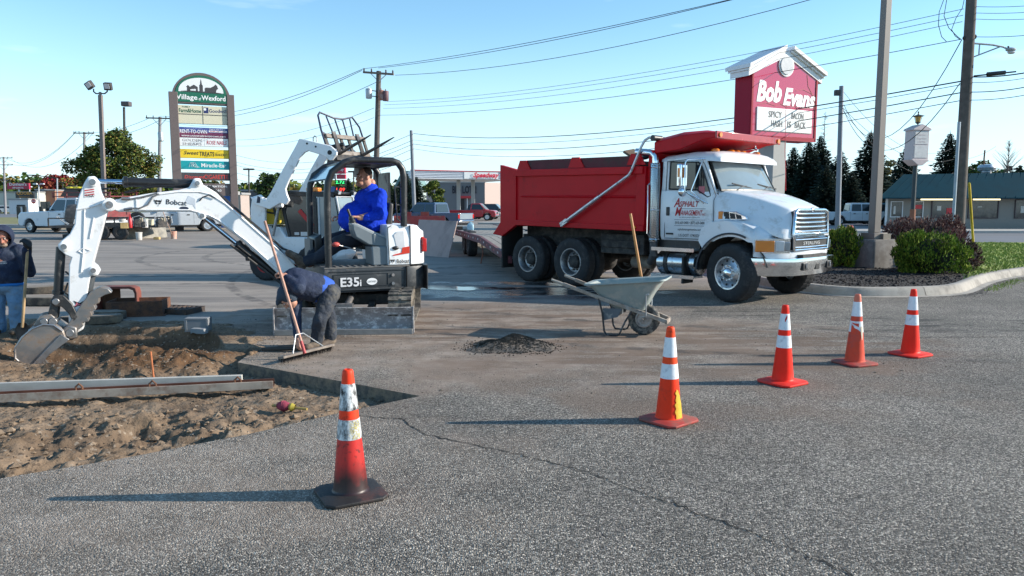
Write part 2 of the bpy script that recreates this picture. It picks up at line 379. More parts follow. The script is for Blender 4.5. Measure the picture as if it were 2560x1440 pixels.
def inside_pit(x, y):
    ins = np.zeros(x.shape, bool)
    for i in range(n):
        (x1, y1),(x2, y2) = PIT[i], PIT[(i + 1) % n]
        c = ((y1 > y) != (y2 > y)) & (x < (x2 - x1) * (y - y1) / (y2 - y1 + 1e-12) + x1)
        ins ^= c
    return ins
def pit_dist(x, y):
    d = np.full(x.shape,1e9)
    for i in range(n):
        (x1, y1),(x2, y2) = PIT[i], PIT[(i + 1) % n]
        dx, dy = x2 - x1, y2 - y1; t = np.clip(((x - x1) * dx + (y - y1) * dy) / (dx * dx + dy * dy),0,1)
        d = np.minimum(d, np.hypot(x - x1 - t * dx, y - y1 - t * dy))
    return d
def soil_height(x, y):
    z = -.125 + fbm(x, y,.9,3) * .05 + fbm(x, y,.16,11,5) * .035
    # churned clods in the near part, flatter tan sand to the left
    ch = np.clip(1 - ((x + 2.75) / 1.25) ** 2 - ((y - 5.75) / .85) ** 2,0,1) ** .5
    ch = np.maximum(ch, np.clip(1 - ((x + 3.45) / .8) ** 2 - ((y - 4.95) / .35) ** 2,0,1) ** .5 * .9)
    r = np.abs(fbm(x, y,.28,21,4))
    z += ch * (fbm(x, y,.34,31,5) * .20 - r * .10 + .035)
    # big hole under the bucket
    h = np.exp(-(((x + 5.25) / 1.45) ** 2 + ((y - 9.5) / .66) ** 2) ** 1.6)
    z -= h * (.50 + fbm(x, y,.4,41) * .25)
    # spoil heaps
    def heap(cx, cy, rx, ry, hh, sd):
        q = np.sqrt(((x - cx) / rx) ** 2 + ((y - cy) / ry) ** 2) + fbm(x, y,.5, sd) * .35
        return np.clip(1 - q,0,1) ** .8 * hh
    hp = heap(-3.98,8.2,1.05,.62,.30,51) + heap(-3.25,8.55,.60,.34,.13,55) + heap(-5.75,8.1,.85,.5,.13,61) + heap(-6.6,8.3,.8,.6,.22,65) + heap(-7.4,10.3,.7,.5,.10,66)
    z += hp * (1 + fbm(x, y,.12,71,4) * .30)
    z = z + fbm(x, y,.05,75,3) * .016
    brown = np.clip(hp * 7 + h * 1.6 + fbm(x, y,.8,81) * .35,0,1)
    dark = np.clip(h * 1.2 + ch * .45 * (fbm(x, y,.4,91) > -.02) + np.clip(fbm(x, y,.55,95) - .12,0,1) * 2.2,0,1)
    return z, brown, dark
xs = np.concatenate([np.arange(-9.7,-6.6,.05), np.arange(-6.6,-.65,.019)]); ys = np.concatenate([np.arange(3.5,9.2,.019), np.arange(9.2,11.15,.035)])
X, Y = np.meshgrid(xs, ys); Z, BR, DK = soil_height(X, Y)
ins = inside_pit(X, Y); D = pit_dist(X, Y)
far_ = np.clip(1 - D / .7,0,1) * np.clip((Y - 8.15) / .5,0,1) * np.clip((-2.9 - X) / .3,0,1); Z = Z * (1 - far_) + (.012 + fbm(X, Y,.3,99) * .03) * far_
Z = np.where(ins, Z, np.minimum(Z,-.03)); Z = np.where(ins & (D < .07), np.minimum(Z,-.012), Z)
nx, ny = len(xs), len(ys)
idx = np.arange(nx * ny).reshape(ny, nx)
spill = (~ins) & (Y > 8.4) & (X < -2.95) & (D < .55); Z = np.where(spill,.022 - D * .09 + fbm(X, Y,.25,111) * .05 + fbm(X, Y,.05,112) * .012, Z); Z = np.where(ins & (far_ > .6), np.maximum(Z,.004 + fbm(X, Y,.1,113) * .02), Z)
keep = (ins | (D < .09) | spill); kq = keep[:-1, :-1] & keep[1:,1:]
quads = np.stack([idx[:-1, :-1], idx[:-1,1:], idx[1:,1:], idx[1:, :-1]],-1)[kq]
me = bpy.data.meshes.new('dug_soil'); me.from_pydata(np.stack([X.ravel(), Y.ravel(), Z.ravel()],-1).tolist(),[], quads.tolist())
for nm, arr in (('brown', BR),('dark', DK)):
    at_ = me.attributes.new(nm, 'FLOAT', 'POINT'); at_.data.foreach_set('value', arr.ravel().astype(np.float32))
me.polygons.foreach_set('use_smooth',[True] * len(me.polygons))
def soil_material():
    m = bpy.data.materials.new('dug_soil'); m.use_nodes = True; nt = m.node_tree; b = nt.nodes['Principled BSDF']; N = nt.nodes.new; L = nt.links.new
    tc = N('ShaderNodeTexCoord')
    def att(k): a = N('ShaderNodeAttribute'); a.attribute_name = k; return a.outputs['Fac']
    def mix(f, a, c):
        q = N('ShaderNodeMix'); q.data_type = 'RGBA'; L(f, q.inputs['Factor'])
        for k, v in (('A', a),('B', c)):
            if isinstance(v, tuple): q.inputs[k].default_value = (*v,1)
            else: L(v, q.inputs[k])
        return q.outputs['Result']
    def noi(s, d=5):
        n = N('ShaderNodeTexNoise'); n.inputs['Scale'].default_value = s; n.inputs['Detail'].default_value = d; n.inputs['Roughness'].default_value = .65; L(tc.outputs['Object'], n.inputs['Vector']); return n.outputs[0]
    def mr(v, a, c, lo=0, hi=1):
        r = N('ShaderNodeMapRange')
        for k, q in zip(('From Min', 'From Max', 'To Min', 'To Max'),(a, c, lo, hi)): r.inputs[k].default_value = q
        L(v, r.inputs[0]); return r.outputs[0]
    sand = mix(mr(noi(2.2),.35,.65),(.20,.14,.092),(.30,.225,.16))
    c = mix(att('brown'), sand, mix(mr(noi(9),.35,.65),(.085,.046,.025),(.15,.088,.048)))
    c = mix(mr(att('dark'),0,1,0,.6), c,(.085,.058,.04))
    vo = N('ShaderNodeTexVoronoi'); vo.inputs['Scale'].default_value = 42; L(tc.outputs['Object'], vo.inputs['Vector'])
    sp = N('ShaderNodeSeparateColor'); L(vo.outputs['Color'], sp.inputs[0])
    c = mix(mr(sp.outputs[0],.95,.97,0,.45), c,(.42,.36,.29))
    c = mix(mr(sp.outputs[1],.86,.90,0,.6), c,(.06,.045,.035))
    L(c, b.inputs['Base Color']); b.inputs['Roughness'].default_value = .95; b.inputs['Specular IOR Level'].default_value = .15
    bp = N('ShaderNodeBump'); bp.inputs['Strength'].default_value = .9; bp.inputs['Distance'].default_value = .015; L(noi(38,6), bp.inputs['Height']); L(bp.outputs[0], b.inputs['Normal'])
    return m
soil = soil_material(); me.materials.append(soil)
o = bpy.data.objects.new('dug_soil', me); COL.objects.link(o); tag(o, kind='structure')
def ground_z(x, y):
    xa, ya = np.array([x]), np.array([y])
    if not inside_pit(xa, ya)[0]: return 0.0
    return float(soil_height(xa, ya)[0][0])

# loose clods and stones lying about the dig, one mass
def scatter(name, m, pts, size, seed, kind='stuff', label=None, zf=ground_z, flat=.7):
    rnd = random.Random(seed); b = MB()
    xa = np.array([q[0] for q in pts]); ya = np.array([q[1] for q in pts]); za = np.where(inside_pit(xa, ya), soil_height(xa, ya)[0],0.0)
    for (x, y), z in zip(pts, za):
        z = float(z)
        s_ = size * rnd.uniform(.4,1.0) * (1.9 if rnd.random() < .06 else 1)
        vs = [(0,0,1),(0,0,-1),(1,0,0),(-1,0,0),(0,1,0),(0,-1,0)]
        a = rnd.random() * 6.28; ca, sa = math.cos(a), math.sin(a)
        pv = []
        for vx, vy, vz in vs:
            k = rnd.uniform(.65,1.2) * s_; vx, vy = vx * ca - vy * sa, vx * sa + vy * ca
            pv.append((x + vx * k, y + vy * k, z + vz * k * flat + s_ * .25))
        b.add(pv,[(0,2,4),(0,4,3),(0,3,5),(0,5,2),(1,4,2),(1,3,4),(1,5,3),(1,2,5)])
    o = b.build(name, m, smooth=0); tag(o, label, None, None, kind); return o
rnd = random.Random(5)
clod = M('soil_clod',(.21,.15,.10),.95, var=.4, scale=8, dirt=(.08,.06,.045), damt=.5, dscale=4)
pts = []
while len(pts) < 4200:
    x, y = rnd.uniform(-6.8,-.9), rnd.uniform(4.0,10.6)
    if inside_pit(np.array([x]), np.array([y]))[0]: pts.append((x, y))
scatter('loose_clods', clod, pts,.017,6)
pts = [q for q in pts if q[1] < 6.6 and q[0] > -4.2 or q[1] > 9.4][:420]; scatter('large_clods', soil, pts,.032,7)
grit = M('grit',(.20,.175,.15),.9, var=.5, scale=3)
pts = []
for _ in range(1500):
    i = rnd.randrange(n); p, q = Vector(PIT[i]), Vector(PIT[(i + 1) % n]); v = p.lerp(q, rnd.random()); dd = Vector((rnd.gauss(0,.22), rnd.gauss(0,.22))); v = v + dd
    pts.append((v.x, v.y))
for _ in range(900): pts.append((rnd.gauss(-3.0,.8), rnd.gauss(9.4,1.0)))
for _ in range(800): pts.append((rnd.uniform(-3,7), rnd.uniform(6.5,13)))
scatter('spilled_grit', grit, pts,.011,8)
# crack running across the near asphalt
ck = [(-1.26,5.94),(-.86,5.83),(-.66,5.46),(.03,5.0),(.49,4.65),(.68,4.41),(.99,4.05),(1.28,3.72),(1.53,3.37),(1.75,2.9)]
rnd = random.Random(12)
def crack(path, wd, b):
    pl = []
    for i in range(len(path) - 1):
        p, q = Vector((*path[i],.004)), Vector((*path[i + 1],.004)); k = max(2, int((q - p).length / .035)); nn = (q - p).cross(Vector((0,0,1))).normalized()
        for j in range(k): pl.append(p.lerp(q, j / k) + nn * rnd.gauss(0,.010))
    for i in range(len(pl) - 1):
        d = (pl[i + 1] - pl[i]).cross(Vector((0,0,1))).normalized(); wa = wd * rnd.uniform(.25,1.1)
        if i: w0 = wl
        else: w0 = wa
        wl = wa
        b.add([pl[i] - d * w0, pl[i] + d * w0, pl[i + 1] + d * wa, pl[i + 1] - d * wa],[(0,1,2,3)])
b = MB(); crack(ck,.0062, b); crack([(.49,4.68),(.62,4.66),(.80,4.42),(.97,4.10)],.003, b); crack([(-.95,5.86),(-.75,5.90),(-.55,6.02)],.003, b)
crack([(4.2,9.7),(5.1,9.55),(6.4,9.6),(7.5,9.4)],.012, b)
tag(b.build('asphalt_crack', M('crack',(.012,.011,.011),1, var=.2), smooth=0), kind='structure')
# the puddle of water beyond the excavator
b = MB(); cx, cy = -1.0,15.35; ring = []
for i in range(72):
    a = 2 * math.pi * i / 72; k = 1 + .28 * math.sin(3 * a + 1) + .16 * math.sin(7 * a) + .1 * math.sin(13 * a + 2)
    ring.append((cx + 1.2 * k * math.cos(a), cy + .33 * k * math.sin(a) - .16 * math.cos(a) * k,.004))
b.add(ring,[list(range(72))])
wat = M('puddle_water',(.02,.03,.04),.03, var=.1, bump=.05, bscale=8, spec=1.0)
tag(b.build('puddle', wat, smooth=0), kind='structure')

# ---------------------------------------------------------------- kerbs, lawns, roads
grass_m = M('lawn_grass',(.20,.25,.045),.9, var=.35, scale=1.2, bump=1, bscale=140, dirt=(.20,.20,.06), damt=.35, dscale=1.5)
grass_far = M('verge_grass',(.16,.17,.055),.95, var=.3, scale=.6, dirt=(.24,.20,.09), damt=.5, dscale=.4)
road_m = M('road_surface',(.15,.155,.17),.8, var=.1, scale=.4, dirt=(.11,.11,.12), damt=.3, dscale=.3, streak=(.05,1,1))
pave_m = M('pavement_concrete',(.40,.385,.36),.9, var=.1, scale=1, dirt=(.30,.29,.28), damt=.3, dscale=.8)
mulch_m = M('mulch',(.018,.014,.012),.95, var=.5, scale=12, bump=1, bscale=60)
def sheet(name, pts, z, m, kind='structure', th=0):
    b = MB()
    if th: b.prism(pts, z - th, z, 'z')
    else: b.add([(x, y, z) for x, y in pts],[list(range(len(pts)))])
    return tag(b.build(name, m, smooth=0), kind=kind)
# left side of the view: gravel strip, verge, street, far verge
sheet('verge',[(-120,62),(-16.8,62),(-19.5,72),(-27,97),(-120,97)],.10, grass_far, th=.3)
sheet('road',[(-200,97.3),(-27,97.3),(-38,146),(-200,146)],.008, road_m)
sheet('far_verge',[(-200,147),(-40,147),(-48,190),(-200,190)],.10, grass_far, th=.3)
sheet('kerb_strip',[(-120,60.6),(-16.4,60.6),(-16.8,61.9),(-120,61.9)],.13, pave_m, th=.3)
sheet('gravel_strip',[(-120,50),(-15,50),(-17,56),(-120,56)],.010, M('tan_gravel',(.36,.28,.19),.95, var=.2, scale=2, bump=.3))
# right side: lawn, road, kerb and pavement in front of the restaurant
kerb_pts = [(4.7,19.5),(5.05,16.9),(5.45,15.2),(6.1,14.1),(6.84,13.88),(7.95,14.05),(8.7,14.5),(9.35,15.2),(10.2,16.2),(11.0,17.0),(12.44,18.2),(14.5,19.7),(17.5,21.4),(24,24.5)]
def offset(pts, d):
    r = []
    for i, p in enumerate(pts):
        a = Vector(pts[max(0, i - 1)]); c = Vector(pts[min(len(pts) - 1, i + 1)]); t = (c - a).normalized(); r.append((p[0] - t.y * d, p[1] + t.x * d))
    return r
from itertools import accumulate
def smooth_path(p, k=4):
    r = []
    for i in range(len(p) - 1):
        p0, p1, p2, p3 = [Vector(p[max(0, min(len(p) - 1, j))]) for j in (i - 1, i, i + 1, i + 2)]
        for s_ in range(k):
            t = s_ / k
            r.append(tuple(.5 * ((2 * p1) + (p2 - p0) * t + (2 * p0 - 5 * p1 + 4 * p2 - p3) * t * t + (3 * p1 - p0 - 3 * p2 + p3) * t ** 3)))
    return r + [tuple(p[-1])]
kp = smooth_path(kerb_pts,5)
prof = [(-.16,.006),(-.02,.012),(.02,.10),(.05,.155),(.09,.17),(.20,.165),(.24,.13),(.24,0)]
kroot = empty('kerb',(0,0,0)); kroot['kind'] = 'structure'
seg_len = 12; k0 = 0
while k0 < len(kp) - 1:
    k1 = min(len(kp) - 1, k0 + seg_len); b = MB(); secs = []
    pp = [Vector(q) for q in kp[k0:k1 + 1]]
    if len(pp) >= 2:
        g = .008; pp[0] = pp[0] + (pp[1] - pp[0]).normalized() * g; pp[-1] = pp[-1] - (pp[-1] - pp[-2]).normalized() * g
        for dd, h in prof: secs.append(offset([tuple(q) for q in pp], dd))
        S_ = [[(secs[j][i][0], secs[j][i][1], prof[j][1]) for j in range(len(prof))] for i in range(len(pp))]
        b.loft(S_); b.build('kerbstone', conc, kroot, smooth=50)
    k0 = k1
inner = offset(kp,.22)
sheet('mulch_bed', inner[:52] + [(13.2,23.5),(9.5,25),(5.5,23)],.13, mulch_m)
sheet('lawn',[q for q in offset(kp,.22)[38:]] + [(34,31.5),(19,31.5),(9,31.2),(9.6,24.5),(12.4,19.9)],.14, grass_m)
sheet('street',[(7,31.9),(60,31.9),(60,45),(8,45)],.008, road_m)
sheet('street_kerb',[(8,45.1),(60,45.1),(60,45.4),(8,45.4)],.15, pave_m, th=.2)
sheet('sidewalk',[(8,45.4),(60,45.4),(60,50),(8,50)],.14, pave_m, th=.2)
sheet('car_park',[(12,50),(60,50),(60,90),(12,90)],.012, M('pale_asphalt',(.26,.25,.25),.9, var=.1, scale=.5))
# blades of lawn grass, one uncountable mass
rnd = random.Random(21); b = MB()
poly = [Vector((9.4,15.6)), Vector((12.4,18.5)), Vector((19,22.3)), Vector((25,28)), Vector((19.6,31.2)), Vector((12.5,27)), Vector((10.4,17.2))]
def inpoly(x, y, P):
    c = False
    for i in range(len(P)):
        a, d = P[i], P[(i + 1) % len(P)]
        if (a.y > y) != (d.y > y) and x < (d.x - a.x) * (y - a.y) / (d.y - a.y) + a.x: c = not c
    return c
cnt = 0
while cnt < 14000:
    x, y = rnd.uniform(9.4,24), rnd.uniform(15.6,31)
    if not inpoly(x, y, poly): continue
    a = rnd.random() * 3.14; s_ = .025 + .0012 * y; h = rnd.uniform(.03,.075)
    b.add([(x - math.cos(a) * s_ / 2, y - math.sin(a) * s_ / 2,.14),(x + math.cos(a) * s_ / 2, y + math.sin(a) * s_ / 2,.14),(x + rnd.gauss(0,.02), y + rnd.gauss(0,.02),.14 + h)],[(0,1,2)]); cnt += 1
tag(b.build('grass_blades', M('grass_blade',(.24,.31,.06),.8, var=.3, scale=2), smooth=0), kind='stuff')
# ================================================================ DUMP TRUCK  (local: x forward, y to its left, z up; origin under the front axle)
def arc(cx, cz, r, a0, a1, n):
    return [(cx + r * math.cos(R(a0 + (a1 - a0) * i / n)), cz + r * math.sin(R(a0 + (a1 - a0) * i / n))) for i in range(n + 1)]
def wheel(parent, x, y, z, rad, wd, side, rimr, kind='steer', steer=0.0, name='wheel', tyre_m=None, rim_m=None, lugs=36):
    """side=-1: outer face towards -y."""
    e = empty(name,(x, y, z), steer); e.parent = parent
    s_ = side; b = MB()
    h = wd / 2
    prof = [(rimr,-h * .86),(rimr + .03,-h * .96),(rad * .80,-h),(rad * .93,-h * .93),(rad * .985,-h * .74),(rad,-h * .5),(rad, h * .5),(rad * .985, h * .74),(rad * .93, h * .93),(rad * .80, h),(rimr + .03, h * .96),(rimr, h * .86)]
    b.lathe(prof,(0,0,0),(0,1,0),44)
    for i in range(lugs):       # tread blocks
        a = 2 * math.pi * i / lugs
        for q in (-1,1):
            Mx = Matrix.Rotation(a + (q * .04),4, 'Y')
            b.box(rad * .95, rad * 1.006, min(q * h * .06, q * h * .70), max(q * h * .06, q * h * .70),-rad * .05, rad * .05, Mx)
    b.build('tyre', tyre_m or rubber, e, smooth=40)
    b = MB(); f = s_ * h
    if kind == 'steer':   # dished out alloy disc with hand holes and chrome hub
        b.lathe([(rimr + .012, f * .86),(rimr + .004, f * .95),(rimr - .02, f * .93),(rimr - .03, f * .55),(rimr * .90, f * .42),(rimr * .62, f * .55),(rimr * .50, f * .80),(rimr * .30, f * .82)],(0,0,0),(0,1,0),40)
        b.build('rim', rim_m or alum, e, smooth=40)
        b = MB()
        for i in range(10):
            a = 2 * math.pi * i / 10; c = (math.cos(a) * rimr * .76, f * .55, math.sin(a) * rimr * .76); b.cyl((c[0], f * .40, c[2]),(c[0], f * .535, c[2]), rimr * .075,10)
        b.build('hand_hole', black_txt, e)
        b = MB(); b.lathe([(rimr * .34, f * .8),(rimr * .34, f * .95),(rimr * .27, f * 1.12),(rimr * .16, f * 1.2),(.001, f * 1.22)],(0,0,0),(0,1,0),24)
        for i in range(10):
            a = 2 * math.pi * (i + .5) / 10; c = (math.cos(a) * rimr * .43,0, math.sin(a) * rimr * .43); b.cyl((c[0], f * .78, c[2]),(c[0], f * .98, c[2]), rimr * .06,8)
        b.build('hub', chrome, e, smooth=40)
    elif kind == 'dual':  # deeply dished outer rim
        b.lathe([(rimr + .012, f * .86),(rimr + .004, f * .96),(rimr - .015, f * .95),(rimr - .04, f * .6),(rimr - .06, f * -.3),(rimr * .62, f * -.45),(rimr * .5, f * -.45)],(0,0,0),(0,1,0),40)
        b.build('rim', rim_m or steel, e, smooth=40)
        b = MB(); b.lathe([(rimr * .5,-f * .45),(rimr * .46, f * .2),(rimr * .3, f * .45),(.001, f * .47)],(0,0,0),(0,1,0),20)
        for i in range(10):
            a = 2 * math.pi * i / 10; b.cyl((math.cos(a) * rimr * .6,-f * .45, math.sin(a) * rimr * .6),(math.cos(a) * rimr * .6,-f * .2, math.sin(a) * rimr * .6),.018,6)
        b.build('hub', chassis, e)
    else:
        b.lathe([(rimr + .008, f * .86),(rimr, f * .93),(rimr - .015, f * .9),(rimr - .02, f * .5),(rimr * .5, f * .45),(rimr * .25, f * .62),(.001, f * .63)],(0,0,0),(0,1,0),24)
        for i in range(6):
            a = 2 * math.pi * i / 6; b.cbox((math.cos(a) * rimr * .6, f * .55, math.sin(a) * rimr * .6),(rimr * .75, h * .2, rimr * .16),(0,-a,0))
        b.build('rim', rim_m or alum, e, smooth=40)
    return e

DT = empty('dump_truck',(4.63,13.84,0), R(-47), 'white and red ten wheel dump truck with a steel tipper bed, parked behind the cones', 'dump truck')
T = DT
wheel(T,0,-1.03,.515,.515,.32,-1,.285, 'steer', R(-12))
wheel(T,0,1.03,.515,.515,.32,1,.285, 'steer', R(-12))
for x in (-3.72,-5.02):
    for s_ in (-1,1):
        wheel(T, x, s_ * 1.07,.505,.505,.25, s_,.285, 'dual'); wheel(T, x, s_ * .76,.505,.505,.25,-s_,.285, 'dual')
# frame, axles, dark gear under the bed
b = MB()
for s_ in (-1,1): b.box(-5.9,.55, s_ * .42 - .05, s_ * .42 + .05,.80,1.02)
for x in (-1.0,-2.4,-3.1,-4.4,-5.6): b.box(x - .06, x + .06,-.42,.42,.82,1.0)
b.build('frame', chassis, T, bevel=.01)
b = MB()
for x in (-3.72,-5.02): b.cyl((x,-.9,.5),(x,.9,.5),.09,12); b.ball((x,0,.52),.24,(1,1,1.1))
b.cyl((0,-.9,.46),(0,.9,.46),.06,10); b.tube([(-1,0,.72),(-3.5,0,.58)],.06,8)
for s_ in (-1,1): b.box(-4.95,-3.8, s_ * .5 - .05, s_ * .5 + .05,.55,.68); b.box(-4.5,-4.25, s_ * .5 - .08, s_ * .5 + .08,.6,.95)
b.build('axle', chassis, T)
b = MB(); b.box(-3.1,-2.0,-.95,-.5,.72,1.12); b.box(-3.05,-2.1,-.98,-.94,.84,1.0)
b.build('side_box', chassis, T, bevel=.02)
for p_, q_, r_ in (((-2.55,-.55,.55),(-2.05,-.55,.55),.13),((-2.55,.55,.55),(-2.05,.55,.55),.13),((-1.9,-.2,.52),(-1.55,-.2,.52),.15)): MB().cyl(p_, q_, r_,14).build('air_tank', M('dusty_tank',(.16,.14,.12),.7, dirt=(.3,.25,.2), damt=.4), T, bevel=.03)
for x_, y0, y1, z1 in ((-5.86,-1.2,-.55,1.2),(-5.86,.55,1.2,1.2),(-.98,-1.16,-.84,.75)): MB().box(x_, x_ + .04, y0, y1,.26, z1).build('mud_flap', M('mud_flap',(.02,.02,.02),.7), T)
b = MB(); b.box(-5.6,-1.9,-.62,.62,1.02,1.27); b.box(-5.5,-3.1,-.66,.66,.78,1.04); b.build('hoist_frame', chassis, T)
# ---- tipper bed
bed = MB()
for s_ in (-1,1):
    y0, y1 = sorted((s_ * 1.16, s_ * 1.20))
    bed.prism([(-5.5,1.3),(-1.95,1.24),(-1.92,2.36),(-5.5,2.46)], y0, y1)          # recessed panel
bed.box(-5.75,-1.95,-1.16,1.16,1.26,1.36)
bed.build('bed_panel', red_bed, T)
b = MB()
for s_ in (-1,1):
    def Y2(a, c): return sorted((s_ * a, s_ * c))
    y0, y1 = Y2(1.14,1.265)
    b.prism([(-5.86,1.30),(-6.12,1.03),(-5.80,.99),(-5.34,1.25),(-5.34,2.48),(-5.86,2.60)], *Y2(1.13,1.235))   # rear corner post
    b.prism([(-5.40,2.33),(-1.83,2.28),(-1.83,2.42),(-5.40,2.47)], *Y2(1.14,1.27))      # top rail
    b.prism([(-5.34,1.25),(-1.80,1.20),(-1.80,1.31),(-5.34,1.36)], *Y2(1.14,1.26))      # bottom rail
    b.prism([(-2.02,1.31),(-1.80,1.31),(-1.79,2.42),(-2.00,2.44)], *Y2(1.13,1.225))      # front post
    # the pressed step along the side: upper half leans in, lower belly curves out
    b.loft([[(-5.2, s_ * 1.20,1.92),(-5.2, s_ * 1.225,1.90),(-5.2, s_ * 1.205,1.86),(-5.2, s_ * 1.19,1.86)],[(-1.86, s_ * 1.20,1.88),(-1.86, s_ * 1.225,1.86),(-1.86, s_ * 1.205,1.82),(-1.86, s_ * 1.19,1.82)]])
b.build('bed_rail', red_bed, T, bevel=.012)
b = MB()
for s_ in (-1,1):
    secs = []
    for i in range(9):
        t = i / 8; z0 = 1.36 + .5 * t; secs.append([(-5.22 + .18 * (1 - t) ** 2, s_ * (1.20 - .07 * (1 - t) ** 2.2), z0),(-1.87, s_ * (1.20 - .07 * (1 - t) ** 2.2), z0 - .05 * 1)])
    b.loft(secs, caps=False, closed=False)
b.build('bed_belly', red_bed, T, smooth=60)
b = MB(); b.prism([(-1.88,1.2),(-1.81,1.2),(-1.66,2.72),(-1.76,2.72)],-1.16,1.16); b.build('bulkhead', red_bed, T, bevel=.01)
b = MB(); b.box(-5.84,-5.76,-1.16,1.16,1.2,2.5); b.build('tailgate', red_bed, T, bevel=.01)
# dark side boards standing above the rails with red gusset brackets
board = M('bed_side_board',(.13,.022,.03),.75, var=.25, scale=6, dirt=(.08,.05,.045), damt=.4, dscale=3)
for s_ in (-1,1):
    b = MB(); b.prism([(-5.20,2.46),(-1.95,2.42),(-1.95,2.63),(-5.20,2.67)], *sorted((s_ * 1.15, s_ * 1.19))); b.build('side_board', board, T, bevel=.004)
    for x in (-5.1,-3.55,-2.02):
        b = MB(); b.prism([(x - .22,2.46 - .008 * 0),(x + .22,2.45),(x + .08,2.665),(x - .12,2.67)], *sorted((s_ * 1.195, s_ * 1.225))); b.build('gusset', red_bed, T)
b = MB(); b.prism([(-5.0,1.4),(-1.8,1.4),(-1.75,2.5),(-2.3,2.56),(-2.6,2.5),(-4,2.45),(-5.2,2.2)],-1.12,1.12)
o_load = b.build('load', M('asphalt_rubble',(.05,.047,.045),.95, var=.5, bump=1), T)
for k,(x, y, z, sx, sy, sz, rt) in enumerate([(-2.35,-.85,2.68,.35,.3,.05,(.2,.5,0)),(-2.0,-.7,2.70,.42,.35,.06,(.1,-.5,.4)),(-1.95,-.3,2.66,.3,.3,.08,(.4,.2,1))]):
    b = MB(); b.cbox((x, y, z),(sx, sy, sz), rt); b.build('broken_slab', clod if k == 0 else M('dark_slab',(.03,.03,.032),.9), T, bevel=.01)
# cab protector over the roof
b = MB()
b.loft([[(-1.68, y, z) for y, z in ((-1.12,2.66),(-1.12,2.86),(-1.0,2.93),(1.0,2.93),(1.12,2.86),(1.12,2.66))],
        [(-1.10, y, z) for y, z in ((-1.12,2.70),(-1.12,2.95),(-1.0,3.02),(1.0,3.02),(1.12,2.95),(1.12,2.70))],
        [(-.62, y, z) for y, z in ((-1.12,2.85),(-1.12,2.97),(-1.0,3.02),(1.0,3.02),(1.12,2.97),(1.12,2.85))],
        [(-.38, y, z) for y, z in ((-1.12,2.87),(-1.12,2.96),(-1.0,2.98),(1.0,2.98),(1.12,2.96),(1.12,2.87))]])
b.build('cab_protector', red_bed, T, bevel=.015)
b = MB(); b.box(-.378,-.34,-1.13,1.13,2.86,2.985); b.build('protector_lip', M('red_bed_gloss',(.36,.012,.018),.25, coat=.5), T, bevel=.008)
b = MB()
for y in (-1.03,1.03): b.cyl((-.345, y,2.92),(-.315, y,2.92),.042,16)
b.cyl((-2.0,-1.262,1.27),(-2.0,-1.285,1.27),.035,14)
b.build('marker_lamp', orange_lamp, T)
# tarp arm and motor
b = MB(); b.tube([(-3.78,-1.31,1.34),(-2.85,-1.31,1.86)],.036,10); b.tube([(-2.85,-1.31,1.86),(-2.12,-1.31,2.26)],.027,10)
b.tube([(-2.12,-1.31,2.26),(-2.06,-1.31,2.34),(-1.86,-1.28,2.78),(-1.80,-1.25,2.90),(-1.74,-1.2,2.95),(-1.64,-1.12,2.95)],.024,10)
b.cbox((-3.80,-1.31,1.33),(.20,.05,.09),(0,-.51,0)); b.build('tarp_arm', M('bright_tube',(.62,.63,.65),.35,.6, dirt=(.3,.29,.28), damt=.2, dscale=8), T)
b = MB(); b.cyl((-1.66,-1.2,2.94),(-1.66,-.94,2.94),.055,14); b.cyl((-1.66,-.94,2.94),(-1.66,-.8,2.94),.035,12); b.build('tarp_motor', black_paint, T)
# ---- exhaust stack with perforated shield
b = MB(); b.tube([(-1.95,-.8,.60),(-1.80,-.98,.62),(-1.67,-1.08,.76),(-1.66,-1.1,1.0)],.075,16); b.build('exhaust_elbow', M('exhaust_grey',(.12,.12,.125),.6,.5, dirt=(.1,.08,.07)), T)
b = MB(); b.tube([(-1.66,-1.1,1.0),(-1.66,-1.1,2.50),(-1.67,-1.1,2.60),(-1.74,-1.11,2.665),(-1.84,-1.14,2.685),(-2.04,-1.2,2.70)],.068,18, caps=False)
b.build('exhaust_pipe', chrome, T)
perf = M('perforated_chrome',(.62,.63,.64),.25,.9)
ntp = perf.node_tree; tcp = ntp.nodes.new('ShaderNodeTexCoord'); vp = ntp.nodes.new('ShaderNodeTexVoronoi'); vp.inputs['Scale'].default_value = 34; vp.inputs['Randomness'].default_value = .0
mpp = ntp.nodes.new('ShaderNodeMapping'); mpp.inputs['Rotation'].default_value = (R(45), R(10), R(45)); rp = ntp.nodes.new('ShaderNodeMapRange'); rp.inputs['From Min'].default_value = .42; rp.inputs['From Max'].default_value = .52
mxp = ntp.nodes.new('ShaderNodeMix'); mxp.data_type = 'RGBA'; mxp.inputs['A'].default_value = (.05,.05,.05,1); mxp.inputs['B'].default_value = (.66,.67,.68,1)
for a_, c_ in ((tcp.outputs['Object'], mpp.inputs[0]),(mpp.outputs[0], vp.inputs['Vector']),(vp.outputs['Distance'], rp.inputs[0]),(rp.outputs[0], mxp.inputs['Factor']),(mxp.outputs['Result'], ntp.nodes['Principled BSDF'].inputs['Base Color'])): ntp.links.new(a_, c_)
b = MB(); b.lathe([(.092,0),(.098,.02),(.098,1.46),(.09,1.48)],(-1.66,-1.1,1.0),(0,0,1),24); b.build('heat_shield', perf, T)
b = MB(); b.tube([(-1.72,-1.18,1.12),(-1.73,-1.22,1.16),(-1.73,-1.22,2.06),(-1.72,-1.18,2.1)],.013,8)
for z in (1.05,1.6,2.4): b.lathe([(.1,-.012),(.104,0),(.1,.012)],(-1.66,-1.1, z),(0,0,1),24)
b.build('grab_handle', chrome, T)

